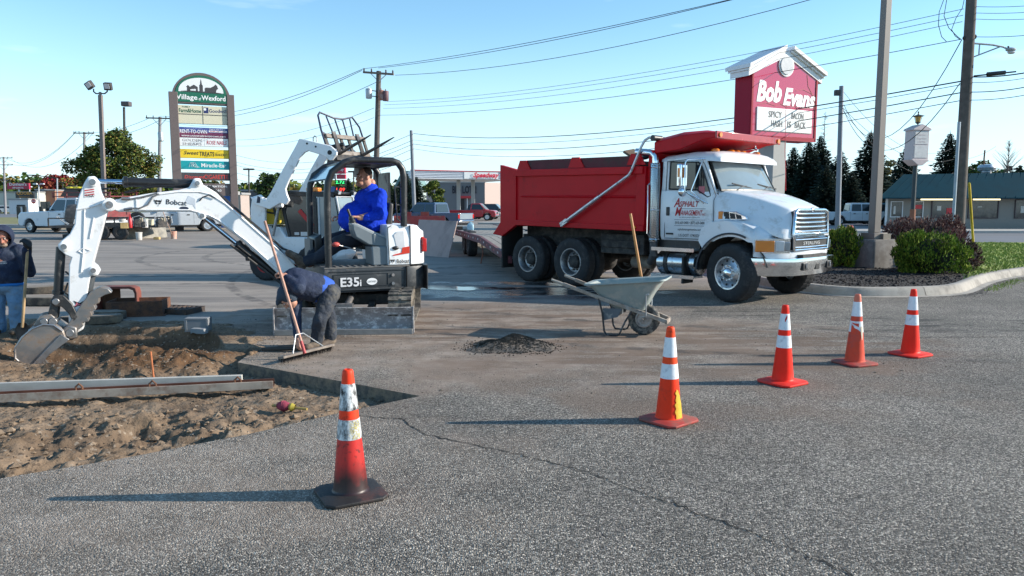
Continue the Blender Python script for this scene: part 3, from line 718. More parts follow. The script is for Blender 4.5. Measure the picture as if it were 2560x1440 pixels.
# ---- cab
def sec(x, pts): return [(x, y, z) for y, z in pts]
b = MB()       # lower body, doors and pillars up to the belt
half = [(1.02,1.04),(1.06,1.12),(1.075,1.5),(1.07,1.86),(1.05,1.98)]
ring = [(-y, z) for y, z in half] + [(y, z) for y, z in half[::-1]]
b.loft([sec(-1.55, ring), sec(-.42, ring)])
b.build('cab_body', white_truck, T, bevel=.02)
roof_m = white_truck
b = MB()       # pillars
def quadpillar(p0, p1, w0, w1, th=.06):
    b.beam(p0, p1, w0, th, up=(0,1,0))
for s_ in (-1,1):
    Yb, Yt = s_ * 1.04, s_ * .98
    b.prism([(-1.55,1.97),(-1.38,1.97),(-1.37,2.50),(-1.52,2.52)], *sorted((Yb, s_ * .97)))
    b.prism([(-.58,1.86),(-.38,1.92),(-.60,2.50),(-.72,2.52)], *sorted((s_ * 1.045, s_ * .99)))
    b.prism([(-1.4,2.46),(-.62,2.44),(-.60,2.54),(-1.45,2.56)], *sorted((s_ * 1.035, s_ * .97)))
b.box(-1.56,-1.50,-1.0,1.0,1.95,2.52)
b.build('pillar', white_truck, T, bevel=.015)
b = MB()       # roof cap with rounded front visor
def rc(x, w, z0, z1): return [(x, y, z) for y, z in ((-w, z0),(-w + .01, z0 + .05),(-w + .1, z1 - .03),(-w * .6, z1),(0, z1 + .012),(w * .6, z1),(w - .1, z1 - .03),(w - .01, z0 + .05),(w, z0))]
b.loft([rc(-1.60,.98,2.50,2.60), rc(-1.5,1.03,2.50,2.635), rc(-.9,1.04,2.49,2.68), rc(-.50,1.04,2.475,2.665), rc(-.36,1.02,2.46,2.60), rc(-.33,1.0,2.46,2.52)])
b.build('roof', white_truck, T, smooth=50)
for y in (-.72,-.20,0,.20,.72):
    b = MB(); b.ball((-.62, y,2.68),.075,(1.1,.85,.55),14); b.build('roof_marker', orange_lamp, T)
b = MB(); b.lathe([(.012,0),(.014,.16),(.03,.22),(.055,.25)],(-.75,.46,2.74),(1,.2,.12),14); b.build('air_horn', chrome, T)
# windscreen and side windows
b = MB(); W = [(-.33,-.97,1.955),(-.22,-.55,1.965),(-.20,0,1.97),(-.22,.55,1.965),(-.33,.97,1.955)]
Wt = [(-.60,-.90,2.475),(-.52,-.5,2.475),(-.50,0,2.475),(-.52,.5,2.475),(-.60,.90,2.475)]
b.loft([W, Wt], caps=False, closed=False); b.build('windscreen', glass_ws, T, smooth=80)
b = MB(); b.tube([W[0], W[1], W[2], W[3], W[4]],.02,6); b.tube([Wt[0], Wt[2], Wt[4]],.02,6); b.tube([W[0], Wt[0]],.022,6); b.tube([W[4], Wt[4]],.022,6); b.build('windscreen_seal', black_paint, T)
for y in (-.6,.3):
    b = MB(); b.tube([(-.20, y,1.975),(-.235, y + .22,2.03),(-.25, y + .36,2.045)],.008,6); b.beam((-.27, y - .10,2.08),(-.23, y + .52,2.00),.02,.02); b.build('wiper', black_paint, T)
b = MB()
for y in (-.45,.45): b.box(-1.25,-1.1, y - .22, y + .22,1.7,2.3); b.box(-1.2,-.75, y - .22, y + .22,1.5,1.72)
b.build('seat', M('grey_seat',(.22,.21,.2),.8), T, bevel=.04)
b = MB(); b.box(-.85,-.38,-.95,.95,1.7,1.93); b.build('dashboard', M('dash',(.12,.12,.12),.7), T, bevel=.03)
b = MB(); b.lathe([(.2,-.012),(.212,0),(.2,.012),(.188,0),(.2,-.012)],(-.82,.45,1.98),(.5,0,.86),20); b.build('steering_wheel', black_paint, T)
for s_ in (-1,1):
    ya = s_ * 1.052; b = MB()
    wn = [(-1.36,1.99),(-.76,1.965),(-.53,1.84),(-.47,1.86),(-.66,2.36),(-.74,2.46),(-1.34,2.49)]
    b.prism(wn, *sorted((s_ * 1.015, s_ * 1.058))); b.build('side_window', glass_dark, T, bevel=.012)
    b = MB(); b.tube([(x, s_ * 1.062, z) for x, z in wn + wn[:1]],.014,6); b.build('window_seal', black_paint, T)
    b = MB(); b.box(-.80,-.78, *sorted((s_ * 1.06, s_ * 1.07)),1.97,2.45); b.build('vent_bar', black_paint, T)
    # door gap lines
    b = MB()
    gap = [(-1.44,1.10),(-1.44,2.0),(-1.42,2.50),(-.70,2.53),(-.62,2.42),(-.36,1.86),(-.40,1.78),(-.40,1.30),(-.62,1.08),(-1.44,1.08)]
    b.tube([(x, s_ * (1.072 if z < 1.97 else 1.05), z) for x, z in gap],.006,5); b.build('door_gap', M('gap',(.05,.055,.06),.8), T)
    b = MB(); b.box(-1.40,-1.33, *sorted((s_ * 1.07, s_ * 1.095)),1.50,1.66); b.build('door_handle', black_paint, T, bevel=.01)
    # mirror: chrome housing on a tubular bracket
    b = MB(); b.cbox((-.90, s_ * 1.33,2.22),(.10,.20,.42),(0,0, s_ * .25)); b.build('mirror', chrome, T, bevel=.03, seg=3)
    b = MB(); b.cbox((-.842, s_ * 1.345,2.27),(.012,.07,.18),(0,0, s_ * .25)); b.cbox((-.90, s_ * 1.437,2.27),(.05,.012,.16),(0,0, s_ * .25)); b.build('mirror_lamp', orange_lamp, T)
    b = MB(); b.ball((-.88, s_ * 1.34,1.93),.105,(.6,1,.85),16); b.build('convex_mirror', chrome, T)
    b = MB(); b.tube([(-.62, s_ * 1.03,2.52),(-.80, s_ * 1.33,2.50),(-.82, s_ * 1.36,2.44),(-.82, s_ * 1.36,1.95),(-.78, s_ * 1.3,1.90),(-.52, s_ * 1.06,1.72)],.013,8)
    b.tube([(-.80, s_ * 1.34,1.93),(-.72, s_ * 1.08,1.76)],.012,8); b.tube([(-.66, s_ * 1.05,2.50),(-.78, s_ * 1.22,1.95),(-.60, s_ * 1.07,1.72)],.011,8); b.build('mirror_bracket', chrome, T)
# ---- bonnet: lofted from the scuttle to the grille, swelling over the wheels
def bon(x, w, zt, wt, zs, ws, zl):   # half outline: lower edge (w, zl) -> shoulder (ws, zs) -> top edge (wt, zt)
    h = [(w, zl),(w * 1.0 + .005,(zl + zs) / 2),(ws, zs),(wt + .06, zt - .05),(wt, zt - .015),(wt * .5, zt + .012),(0, zt + .02)]
    return [(x,-y, z) for y, z in h] + [(x, y, z) for y, z in h[-2::-1]]
b = MB()
b.loft([bon(-.43,1.05,1.97,.92,1.86,1.04,1.30),
        bon(-.22,1.04,1.955,.86,1.70,1.00,1.30),
        bon(.05,1.02,1.90,.76,1.58,.92,1.29),
        bon(.30,.99,1.83,.68,1.50,.84,1.27),
        bon(.55,.94,1.745,.61,1.44,.76,1.22),
        bon(.74,.88,1.665,.56,1.38,.70,1.15),
        bon(.84,.80,1.60,.53,1.34,.64,1.12)])
b.build('bonnet', white_truck, T, smooth=75)
# wings with a wheel arch cut out
for s_ in (-1,1):
    b = MB(); A = arc(0,.53,.67,172,18,18)
    outl = [(-.68,1.02),(-.64,1.30),(-.46,1.42),(-.1,1.46),(.2,1.43),(.46,1.32),(.72,1.16),(.86,1.10)] + [(.90,.86)] + [(.66,.80)] + A[::-1][1:-1] 
    outl = [(-.66,1.06),(-.60,1.34),(-.40,1.44),(-.1,1.47),(.2,1.44),(.44,1.34),(.70,1.20),(.84,1.14),(.84,.88),(.62,.84)] + [q for q in A[::-1] if q[1] > .86 and q[0] > -.64]
    NN = len(outl); secs = []
    for t, yy in ((0,.55),(.6,.98),(.9,1.115),(1,1.135)):
        sec_ = []
        for x, z in outl:
            xx = min(x,.84 - .42 * max(0,(yy - .75) / .39) ** 1.3) if x > .3 else x
            zz = z - (.05 * max(0,(yy - .9) / .24) ** 2 if z > 1.1 else 0); sec_.append((xx, s_ * yy, zz))
        secs.append(sec_)
    b.loft(secs); b.build('wing', white_truck, T, smooth=50, bevel=.015)
    b = MB(); A2 = arc(0,.53,.69,180,64,20)
    b.loft([[(x, s_ * yy, z) for x, z in (A2)] for yy in (1.02,1.165)] + [[(x * .955, s_ * 1.165,.53 + (z - .53) * .955) for x, z in A2]], caps=False, closed=False)
    b.build('arch_trim', M('arch_rubber',(.03,.034,.045),.55), T, smooth=60)
    b = MB(); A3 = arc(0,.53,.66,180,10,16); b.loft([[(x, s_ * yy, z) for x, z in A3] for yy in (.45,1.10)], caps=False, closed=False); b.build('wheel_well', chassis, T)
    # side vents with chrome frame and amber repeater
    b = MB(); vz = 1.50
    b.prism([(-.33,1.43),(-.33,1.60),(.02,1.585),(.22,1.50),(.24,1.445)], *sorted((s_ * .98, s_ * 1.035))); b.build('vent_frame', chrome, T, bevel=.012)
    for i,(xa, xb) in enumerate(((-.20,-.10),(-.08,.02),(.04,.14))):
        b = MB(); b.prism([(xa,1.455),(xb,1.455),(xb - .02,1.575 - .03 * i),(xa - .02,1.58 - .02 * i)], *sorted((s_ * 1.02, s_ * 1.042))); b.build('vent_slot', black_txt, T)
    b = MB(); b.box(-.32,-.23, *sorted((s_ * 1.03, s_ * 1.052)),1.45,1.585); b.build('side_repeater', orange_lamp, T, bevel=.015)
    # headlamp cluster sweeping round the corner
    b = MB(); p = [(.455, s_ * 1.135),(.60, s_ * 1.02),(.78, s_ * .86),(.885, s_ * .74)]
    b.loft([[(x, y,.885 + (.02 if i == 0 else 0)) for i,(x, y) in enumerate(p)],[(x, y,1.115 + .005 * i) for i,(x, y) in enumerate(p)]], caps=False, closed=False)
    b.build('headlight_housing', chrome, T, smooth=60)
    def strip(i0, t0, i1, t1, za, zb, o_, nm, mm):
        a = Vector((*p[i0],0)).lerp(Vector((*p[i0 + 1],0)), t0); c = Vector((*p[i1],0)).lerp(Vector((*p[i1 + 1],0)), t1)
        nrm = Vector((abs(c.y - a.y), s_ * abs(c.x - a.x),0)).normalized() * o_
        q = MB(); q.add([(a.x, a.y, za),(c.x, c.y, za),(c.x, c.y, zb),(a.x, a.y, zb),(a.x + nrm.x, a.y + nrm.y, za + .01),(c.x + nrm.x, c.y + nrm.y, za + .01),(c.x + nrm.x, c.y + nrm.y, zb - .01),(a.x + nrm.x, a.y + nrm.y, zb - .01)],
                        [(4,5,6,7),(0,1,5,4),(1,2,6,5),(2,3,7,6),(3,0,4,7)]); q.build(nm, mm, T, bevel=.006)
    strip(0,.05,1,.55,.905,1.10,.030, 'turn_signal', orange_lamp)
    strip(1,.62,2,.35,.915,1.095,.025, 'headlight', clear_lamp)
    strip(2,.38,2,.98,.925,1.08,.022, 'headlight_reflector', M('grey_lens',(.30,.32,.35),.2,.5), )
# grille: chrome surround with bars, lower grille with the maker's letters
b = MB()
gs = [(-.64,1.20),(-.60,1.58),(-.50,1.61),(.50,1.61),(.60,1.58),(.64,1.20)]
b.prism([(y, z) for y, z in gs],.80,.875, 'x'); b.build('grille_back', black_txt, T)
b = MB(); b.tube([(.885, y, z) for y, z in gs + gs[:1]],.028,8)
for i in range(5):
    z = 1.245 + .075 * i; ww = .63 - .01 * i; b.tube([(.86,-ww, z + .01),(.90,-ww * .7, z),(.915,0, z),(.90, ww * .7, z),(.86, ww, z + .01)],[.02] * 5,8)
b.build('grille', chrome, T, smooth=60)
b = MB(); b.ball((.90,0,1.615),.05,(.5,1.6,.8),14); b.build('badge', chrome, T)
b = MB(); b.prism([(-.60,.93),(-.62,1.15),(.62,1.15),(.60,.93)],.80,.895, 'x'); b.build('lower_grille_back', black_txt, T)
b = MB(); b.tube([(.90, y, z) for y, z in ((-.62,.93),(-.64,1.15),(.64,1.15),(.62,.93),(-.62,.93))],.022,8)
for z in (.975,1.105): b.tube([(.90,-.6, z),(.925,0, z),(.90,.6, z)],.014,8)
b.build('lower_grille', chrome, T)
text(T, 'STERLING', alum,(.905,0,1.015),(0,1,0),(0,0,1),.055,.62,.012, name='grille_lettering', depth=.006)
b = MB(); b.loft([[(.45, s1 * 1.10,.84),(.70, s1 * .92,.84),(.86, s1 * .66,.84)] for s1 in (1,)] and [[(.43,-1.14,.82),(.66,-.96,.80),(.85,-.72,.80),(.92,0,.80),(.85,.72,.80),(.66,.96,.80),(.43,1.14,.82)],[(.45,-1.135,.92),(.68,-.95,.90),(.87,-.72,.90),(.90,0,.92),(.87,.72,.90),(.68,.95,.90),(.45,1.135,.92)]], caps=False, closed=False)
b.build('valance', white_truck, T, smooth=60)
# swept back chrome bumper with tow openings
b = MB()
def bp_(z, g): return [(.36 + g,-1.20, z),(.50 + g,-1.14, z),(.78 + g,-.92, z),(.97 + g,-.74, z),(1.02 + g,-.3, z),(1.03 + g,0, z),(1.02 + g,.3, z),(.97 + g,.74, z),(.78 + g,.92, z),(.50 + g,1.14, z),(.36 + g,1.20, z)]
b.loft([bp_(.80,-.08), bp_(.795,0), bp_(.74,.012), bp_(.64,.0), bp_(.55,-.02), bp_(.50,-.03), bp_(.49,-.10)], caps=False, closed=False); b.build('bumper', chrome, T, smooth=60)
for y in (-.45,0,.45):
    b = MB(); b.box(.97,1.034, y - .08, y + .08,.585,.715); b.build('tow_opening', black_txt, T, bevel=.01)
    if y: b = MB(); b.tube([(1.0, y,.60),(1.045, y,.63),(1.045, y,.68),(1.0, y,.70)],.016,8); b.build('tow_hook', steel, T)
b = MB(); b.box(.80,.98,-.45,.45,.79,.845); b.build('bumper_step', chassis, T)
b = MB(); b.box(.3,.8,-.6,.6,.5,.9); b.build('radiator', chassis, T)
# steps and tank under the door
for z in (.88,.385):
    b = MB(); b.box(-1.66,-.72,-1.16,-.86, z - .02, z + .02); b.build('step', alum, T, bevel=.006)
    b = MB(); b.box(-1.66,-.72,-1.175,-1.16, z - .035, z + .03); b.build('step_edge', chrome, T)
b = MB(); b.lathe([(.02,-.005),(.20,0),(.225,.02),(.225,.84),(.20,.86),(.02,.865)],(-1.62,-.86,.62),(1,0,0),28); b.build('fuel_tank', M('polished_tank',(.55,.56,.58),.18,1, dirt=(.2,.18,.17), damt=.25, dscale=6), T)
b = MB()
for x in (-1.45,-.98): b.lathe([(.232,0),(.236,.02),(.236,.07),(.232,.09)],(x,-.86,.62),(1,0,0),28)
b.build('tank_strap', black_paint, T)
b = MB(); b.box(-1.6,-.7,-1.0,-.5,.90,1.04); b.build('cab_sill', black_paint, T)
# lettering on the door
dy = -1.0775
def dl(s, m, x, z, size, width=None, bold=0, shear=0, nm='door_lettering'): return text(T, s, m,(x, dy, z),(1,0,0),(0,0,1), size, width, bold, shear, nm)
dl('A', red_txt,-1.175,1.66,.17,.13,.02,.35); dl('SPHALT', red_txt,-.92,1.665,.105,.42,.02,.3)
dl('M', red_txt,-1.155,1.50,.165,.15,.02,.35); dl('ANAGEMENT', red_txt,-.86,1.51,.095,.47,.02,.3); dl('INC.', red_txt,-.595,1.51,.04,.075,.01,.3)
b = MB(); b.box(-1.08,-.56, dy - .003, dy,1.625,1.632); b.box(-1.22,-.56, dy - .003, dy,1.425,1.430); b.box(-1.22,-.56, dy - .003, dy,1.318,1.323); b.build('door_rule', M('navy_print',(.02,.03,.1),.5), T)
dl('FULL SERVICE ASPHALT CONTRACTOR', black_txt,-.90,1.462,.020,.44,0,.2)
dl('(810) 659-5400 \u2022 (877) 659-5400', black_txt,-.89,1.35,.052,.63,.006)
dl('asphaltmanagementinc.com', black_txt,-.89,1.235,.042,.50,.005)
dl('US DOT 1740534', black_txt,-.89,1.12,.052,.46,.005)
text(T, '4', black_txt,(-.33,-1.0535,1.87),(1,0,0),(0,0,1),.06, None,.005, name='door_lettering', depth=.006)
b = MB(); b.box(-1.40,-1.24, dy - .004, dy,1.15,1.18); b.build('door_badge', black_txt, T)
b = MB(); b.box(-.72,-.60,-1.063,-1.06,1.90,2.03); b.build('permit_sticker', M('pink_sticker',(.6,.18,.2),.6), T)
b = MB(); b.tube([(-.10,.95,1.97),(-.16,1.02,2.45),(-.20,1.05,2.72),(-.22,1.06,3.7)],[.007,.007,.005,.004],6); b.build('whip_aerial', red_txt, T)
# ================================================================ MINI EXCAVATOR
EX = empty('mini_excavator',(-2.3,11.1,0), R(205), 'compact white and black tracked excavator with its bucket down in the hole', 'excavator')
T = EX
deckm = M('dark_grey_panel',(.035,.04,.045),.45, var=.15, scale=4, dirt=(.12,.12,.12), damt=.2, dscale=5)
greym = M('grey_plastic',(.16,.19,.21),.5, var=.08)
white_ex = M('white_excavator',(.80,.81,.82),.28, var=.04, coat=.4, dirt=(.50,.48,.45), damt=.18, dscale=6)
# undercarriage, in its own turn (towards the camera)
ua = R(94 - 205)     # world heading of tracks minus upper heading
UC = empty('undercarriage',(0,0,0), ua); UC.parent = T
TL, TR, tw = 1.02,.26,.30
for s_ in (-1,1):
    yc = s_ * .72; trk = MB(); path = []
    for i in range(9): a = R(90 + 180 * i / 8); path.append((-TL + TR * math.cos(a), TR + TR * math.sin(a)))
    for i in range(9): a = R(-90 + 180 * i / 8); path.append((TL + TR * math.cos(a), TR + TR * math.sin(a)))
    path.append(path[0]); 
    P2 = []
    for i in range(len(path) - 1):
        a, c = Vector(path[i]), Vector(path[i + 1]); k = max(1, round((c - a).length / .055)); P2 += [a.lerp(c, j / k) for j in range(k)]
    n_ = len(P2)
    inner_, outer_ = [],[]
    cen = Vector((0, TR))
    for i, p in enumerate(P2):
        t = (P2[(i + 1) % n_] - P2[i - 1]).normalized(); nn = Vector((t.y,-t.x))
        cc = Vector((max(-TL, min(TL, p.x)), TR)); 
        if nn.dot(p - cc) < 0: nn = -nn
        outer_.append(p + nn * 0); inner_.append(p - nn * .035)
    ringv = [[(outer_[i].x, yc - tw / 2, outer_[i].y),(outer_[i].x, yc + tw / 2, outer_[i].y),(inner_[i].x, yc + tw / 2, inner_[i].y),(inner_[i].x, yc - tw / 2, inner_[i].y)] for i in range(n_)]
    trk.loft(ringv + ringv[:1], caps=False)
    for i in range(0, n_,2):      # tread bars
        p = outer_[i]; t = (P2[(i + 1) % n_] - P2[i - 1]).normalized(); nn = (outer_[i] - inner_[i]).normalized()
        for q in (-1,1):
            ya, yb = yc + q * .02, yc + q * (tw / 2 + .004)
            a = p + t * .024; c = p - t * .024
            vs = [(a.x, ya, a.y),(c.x, ya, c.y),(c.x, yb, c.y),(a.x, yb, a.y)]; up = nn * .022
            trk.add(vs + [(x + up.x, y, z + up.y) for x, y, z in vs],[(0,1,2,3),(4,7,6,5),(0,4,5,1),(1,5,6,2),(2,6,7,3),(3,7,4,0)])
    trk.build('track', rubber_dusty, UC, smooth=0)
    b = MB()
    for x, r_ in ((-TL,.2),(TL,.2)):
        b.lathe([(.03,-.07),(.09,-.07),(.10,-.04),(r_ * .8,-.04),(r_,-.03),(r_,.03),(r_ * .8,.04),(.10,.04),(.09,.07),(.03,.07)],(x, yc, TR),(0,1,0),24)
        for k in range(6): a = k * math.pi / 3; b.cbox((x + .15 * math.cos(a), yc, TR + .15 * math.sin(a)),(.1,.09,.035),(0,-a,0))
    for i in range(5): x = -.7 + .35 * i; b.lathe([(.02,-.08),(.085,-.08),(.085,.08),(.02,.08)],(x, yc,.13),(0,1,0),16)
    b.box(-.9,.9, yc - .06, yc + .06,.17,.36); b.build('track_frame', M('dusty_frame',(.10,.095,.085),.85, dirt=(.26,.22,.17), damt=.5, dscale=5), UC)
b = MB(); b.box(-.45,.45,-.6,.6,.28,.44); b.cyl((0,0,.44),(0,0,.56),.36,24); b.build('carbody', dark_metal, UC, bevel=.02)
# blade (on the camera side of the tracks)
bm_ = M('worn_blade',(.25,.24,.245),.65,.2, var=.3, scale=5, dirt=(.72,.72,.72), damt=.30, dscale=11, streak=(1,1,1.5), bump=.2)
BX = -1.33
b = MB(); pr_ = [(BX - .02,.02),(BX + .02,.02),(BX + .09,.10),(BX + .10,.22),(BX + .06,.33),(BX + .02,.36),(BX - .02,.36),(BX + .02,.30),(BX + .04,.20),(BX + .02,.10)]
b.prism(pr_,-.90,.90); b.build('blade', bm_, UC, bevel=.006)
b = MB(); b.box(BX - .035, BX - .0,-.895,.895,.0,.075); b.build('cutting_edge', M('bright_edge',(.28,.27,.26),.5,.6, dirt=(.4,.38,.36), damt=.4, dscale=14), UC, bevel=.005)
for s_ in (-1,1):
    b = MB(); b.prism([(BX - .03,.01),(BX + .12,.01),(BX + .12,.22),(BX + .06,.37),(BX - .03,.37)], *sorted((s_ * .895, s_ * .91))); b.build('blade_end', bm_, UC)
    b = MB(); b.beam((BX + .06, s_ * .28,.16),(-.35, s_ * .28,.32),.08,.10); b.build('blade_arm', dark_metal, UC)
b = MB(); b.cyl((BX + .1,.0,.30),(-.45,0,.46),.045,12); b.cbox((BX + .08,0,.36),(.14,.22,.08)); b.build('blade_cylinder', steel, UC)

# upper structure: dark skirt, rounded at the back
def ro(w, xf, xb, rb, n=10):   # plan outline, rear rounded
    pts = [(xf,-w),(xf, w)]
    pts += [(xb + rb + rb * math.cos(R(90 + 90 * i / n)), w - rb + rb * math.sin(R(90 + 90 * i / n))) for i in range(n + 1)]
    pts += [(xb + rb + rb * math.cos(R(180 + 90 * i / n)),-w + rb + rb * math.sin(R(180 + 90 * i / n))) for i in range(n + 1)]
    return pts
b = MB(); pl = ro(.76,.62,-.98,.46)
b.loft([[(x * .985, y * .985,.50) for x, y in pl],[(x, y,.53) for x, y in pl],[(x, y,.80) for x, y in pl],[(x * .99, y * .99,.83) for x, y in pl]])
b.build('skirt', deckm, T, smooth=50)
for s_ in (1,-1):   # raised frame and panel joints on the skirt side
    b = MB(); ya = s_ * .762
    for x0, x1, z0, z1 in ((.55,-.50,.785,.80),(.55,-.50,.53,.545),(-.50,-.515,.53,.80)): b.box(min(x0, x1), max(x0, x1), *sorted((ya, s_ * .774)), z0, z1)
    b.tube([(.50, s_ * .765,.58),(.50, s_ * .765,.75),(-.26, s_ * .765,.75),(-.26, s_ * .765,.58),(.50, s_ * .765,.58)],.006,5); b.build('skirt_trim', deckm, T, bevel=.003)
b = MB()
for x, z in ((-.33,.72),(-.33,.60)): b.cyl((x,.76, z),(x,.782, z),.022,12)
b.build('bolt', steel, T)
b = MB()
for xg in (-.53,-.83): b.box(xg - .006, xg + .006,.5,.79,.50,.84)
b.build('panel_joint', black_txt, T)
b = MB(); b.box(-.58,.62,-.76,.76,.832,.85)
for i in range(9): b.box(-.2 + .09 * i,-.17 + .09 * i,.52,.75,.85,.862)
b.build('floor_plate', M('floor_tread',(.09,.095,.10),.6, var=.2, dirt=(.2,.18,.16), damt=.4), T)
text(T, 'E35', M('silver_print',(.7,.7,.71),.5),(.28,.768,.585),(-1,0,0),(0,0,1),.125,.26,.035, name='model_lettering'); text(T, 'i', M('silver_print'),(.13,.768,.585),(-1,0,0),(0,0,1),.095, None,.03, name='model_lettering')
def badge(parent, P, r, u, wd, ht, m1, word):
    r = Vector(r).normalized(); u = Vector(u).normalized(); nn = r.cross(u); b = MB(); P = Vector(P)
    b.add([P + nn * .004 + r * (wd / 2 * math.cos(2 * math.pi * i / 20)) + u * (ht / 2 * math.sin(2 * math.pi * i / 20)) for i in range(20)],[list(range(20))]); b.build('badge', m1, parent, smooth=0)
    if word: text(parent, word, black_txt, P + nn * .003 - u * ht * .14, r, u, ht * .27, wd * .82,0, name='badge_lettering', depth=.003)
badge(T,(-.03,.762,.64),(-1,0,0),(0,0,1),.15,.095, white_txt, 'CERTIFIED')
# white engine cowl with a recess painted on as shade, red flash and letters
b = MB(); cow = [(-.26,.86),(-.60,.86),(-.86,.90),(-.86,1.30),(-.76,1.42),(-.36,1.44),(-.29,1.40)]
pl2 = [(-.27,-.74),(-.27,.74)] + [(x, y) for x, y in ro(.74,-.27,-.90,.36)[2:]]
b.loft([[(x, y,.855) for x, y in pl2],[(x, y,1.22) for x, y in pl2],[(max(x,-.86 + 0), y * .985,1.32) for x, y in pl2],[(max(x,-.74), y * .96,1.405) for x, y in pl2],[(max(x,-.68) + 0, y * .93,1.42) for x, y in pl2]])
b.build('engine_cowl', white_ex, T, smooth=45, bevel=.01)
b = MB(); b.box(-.606,-.598,.55,.746,.86,1.41); b.tube([(-.29,.742,.87),(-.275,.742,1.38),(-.33,.73,1.41)],.006,5); b.build('panel_joint', black_txt, T)
b = MB(); b.prism([(-.52,1.08),(-.40,1.10),(-.36,1.28),(-.42,1.33),(-.50,1.33)],.741,.746); b.build('cowl_recess_shade', M('shaded_white',(.62,.64,.66),.4), T)
b = MB(); b.prism([(-.34,.985),(-.345,1.0),(-.47,1.03),(-.48,1.10),(-.585,1.115),(-.585,1.02)],.741,.747); b.prism([(-.80,1.05),(-.835,1.05),(-.835,1.24),(-.80,1.24)],.58,.66, 'y'); b.build('red_flash', M('orange_red_print',(.62,.04,.015),.4), T)
b = MB(); b.box(-.865,-.80,.60,.68,1.03,1.22); b.build('tail_lamp', red_lamp, T, bevel=.01)
b = MB(); b.ball((-.38,.748,1.095),.035,(1.4,.5,.8)); b.build('latch', black_paint, T)
text(T, 'Bobcat', black_txt,(-.485,.745,.885),(-1,0,0),(0,0,1),.055,.185,.012, name='cowl_lettering', depth=.004)
def cat_head(parent, P, r, u, k, m=black_txt):   # the maker's stylised lynx head
    r = Vector(r).normalized(); u = Vector(u).normalized(); nn = r.cross(u); P = Vector(P)
    polys = [[(-.5,.5),(-.38,.22),(-.2,.28),(0,.24),(.2,.28),(.38,.22),(.5,.5),(.46,.1),(.36,-.02),(.12,.0),(0,.08),(-.12,0),(-.36,-.02),(-.46,.1)],
             [(-.44,-.06),(-.16,-.06),(-.04,-.2),(-.12,-.34),(-.3,-.2)],[(.44,-.06),(.16,-.06),(.04,-.2),(.12,-.34),(.3,-.2)],[(-.09,-.46),(.09,-.46),(.06,-.54),(-.06,-.54)]]
    b = MB()
    for pg in polys: b.add([P + nn * .004 + r * x * k + u * y * k for x, y in pg],[list(range(len(pg)))])
    b.build('logo', m, parent, smooth=0)
cat_head(T,(-.335,.743,.915),(-1,0,0),(0,0,1),.07)
# canopy: two bent tube hoops, roof skin, visor
cn = black_paint; rt = .047
near = [(.55,.70,.84),(.545,.70,1.85),(.53,.70,2.0),(.47,.70,2.14),(.30,.70,2.27),(.18,.70,2.31),(-.36,.70,2.31),(-.45,.70,2.28),(-.51,.70,2.20),(-.53,.70,2.08),(-.52,.70,1.40)]
far_ = [(x,-.62, z) for x, y, z in near]
b = MB(); b.tube(near, rt,14); b.tube(far_, rt,14); b.build('canopy_frame', cn, T, smooth=60)
b = MB(); b.loft([[(x,-.60, z + .015),(x,.67, z + .015),(x,.67, z - .03),(x,-.60, z - .03)] for x, y, z in near[4:8]]); b.build('canopy_roof', cn, T, smooth=50)
b = MB(); b.loft([[(.54, y,2.03),(.56, y,2.05)] + [(.36, y,2.235),(.22, y,2.305)] + [(.20, y,2.27),(.34, y,2.20)] for y in (-.62,.70)]); 
b.build('visor', M('blue_tint_visor',(.10,.24,.38),.15, coat=.5), T, smooth=40)
b = MB(); b.box(-.56,-.48,-.62,.70,1.42,2.02) if False else b.prism([(-.535,1.42),(-.50,1.42),(-.50,2.18),(-.535,2.18)],-.6,.0, 'y'); b.build('rear_guard', cn, T)
b = MB(); b.tube([(-.50,.70,1.95),(-.40,.72,1.95),(-.395,.72,1.92),(-.42,.72,1.50),(-.46,.72,1.47),(-.50,.70,1.47)],.011,8); b.tube([(-.50,.70,1.70),(-.40,.72,1.70)],.011,8); b.build('grab_rail', cn, T)
b = MB(); b.box(-.30,-.12,-.55,-.2,2.12,2.26); b.build('sun_box', M('box_grey',(.22,.21,.2),.6), T, bevel=.01)
# seat, armrest console, levers
b = MB(); b.prism([(-.02,1.06),(-.40,1.02),(-.45,1.08),(-.50,1.72),(-.42,1.74),(-.34,1.22),(-.02,1.18)],-.20,.30); b.build('seat', M('black_vinyl',(.02,.021,.023),.5, dirt=(.1,.1,.1), damt=.2), T, bevel=.03, seg=3)
b = MB(); b.prism([(-.06,.85),(-.28,.85),(-.30,1.12),(-.05,1.12)],.30,.70); b.build('seat_base', greym, T, bevel=.02)
b = MB(); b.prism([(.20,1.36),(.16,1.25),(-.02,1.14),(-.28,1.10),(-.30,1.22),(-.12,1.30),(.12,1.42),(.20,1.44)],.42,.66); b.build('armrest', greym, T, bevel=.02)
b = MB(); b.prism([(.21,1.45),(.12,1.44),(-.10,1.33),(-.27,1.26),(-.28,1.22),(-.12,1.28),(.12,1.39),(.21,1.41)],.44,.64); b.build('armrest_top', M('light_grey_plastic',(.33,.35,.36),.5), T, bevel=.01)
b = MB(); b.lathe([(.055,0),(.045,.03),(.05,.04),(.038,.07),(.042,.08),(.028,.12)],(.16,.52,1.43),(.25,0,1),14); b.tube([(.19,.52,1.53),(.23,.52,1.64)],.018,8); b.build('joystick', black_paint, T)
b = MB(); b.tube([(.08,.50,1.06),(.40,.58,1.15)],.009,8); b.build('blade_lever', steel, T)
b = MB(); b.ball((.42,.585,1.155),.035,(1.6,1,1)); b.build('lever_knob', M('red_plastic',(.5,.08,.07),.5), T)
b = MB(); b.prism([(.45,.85),(.60,.85),(.60,1.22),(.50,1.28)],-.55,.0); b.build('front_console', black_paint, T, bevel=.02)
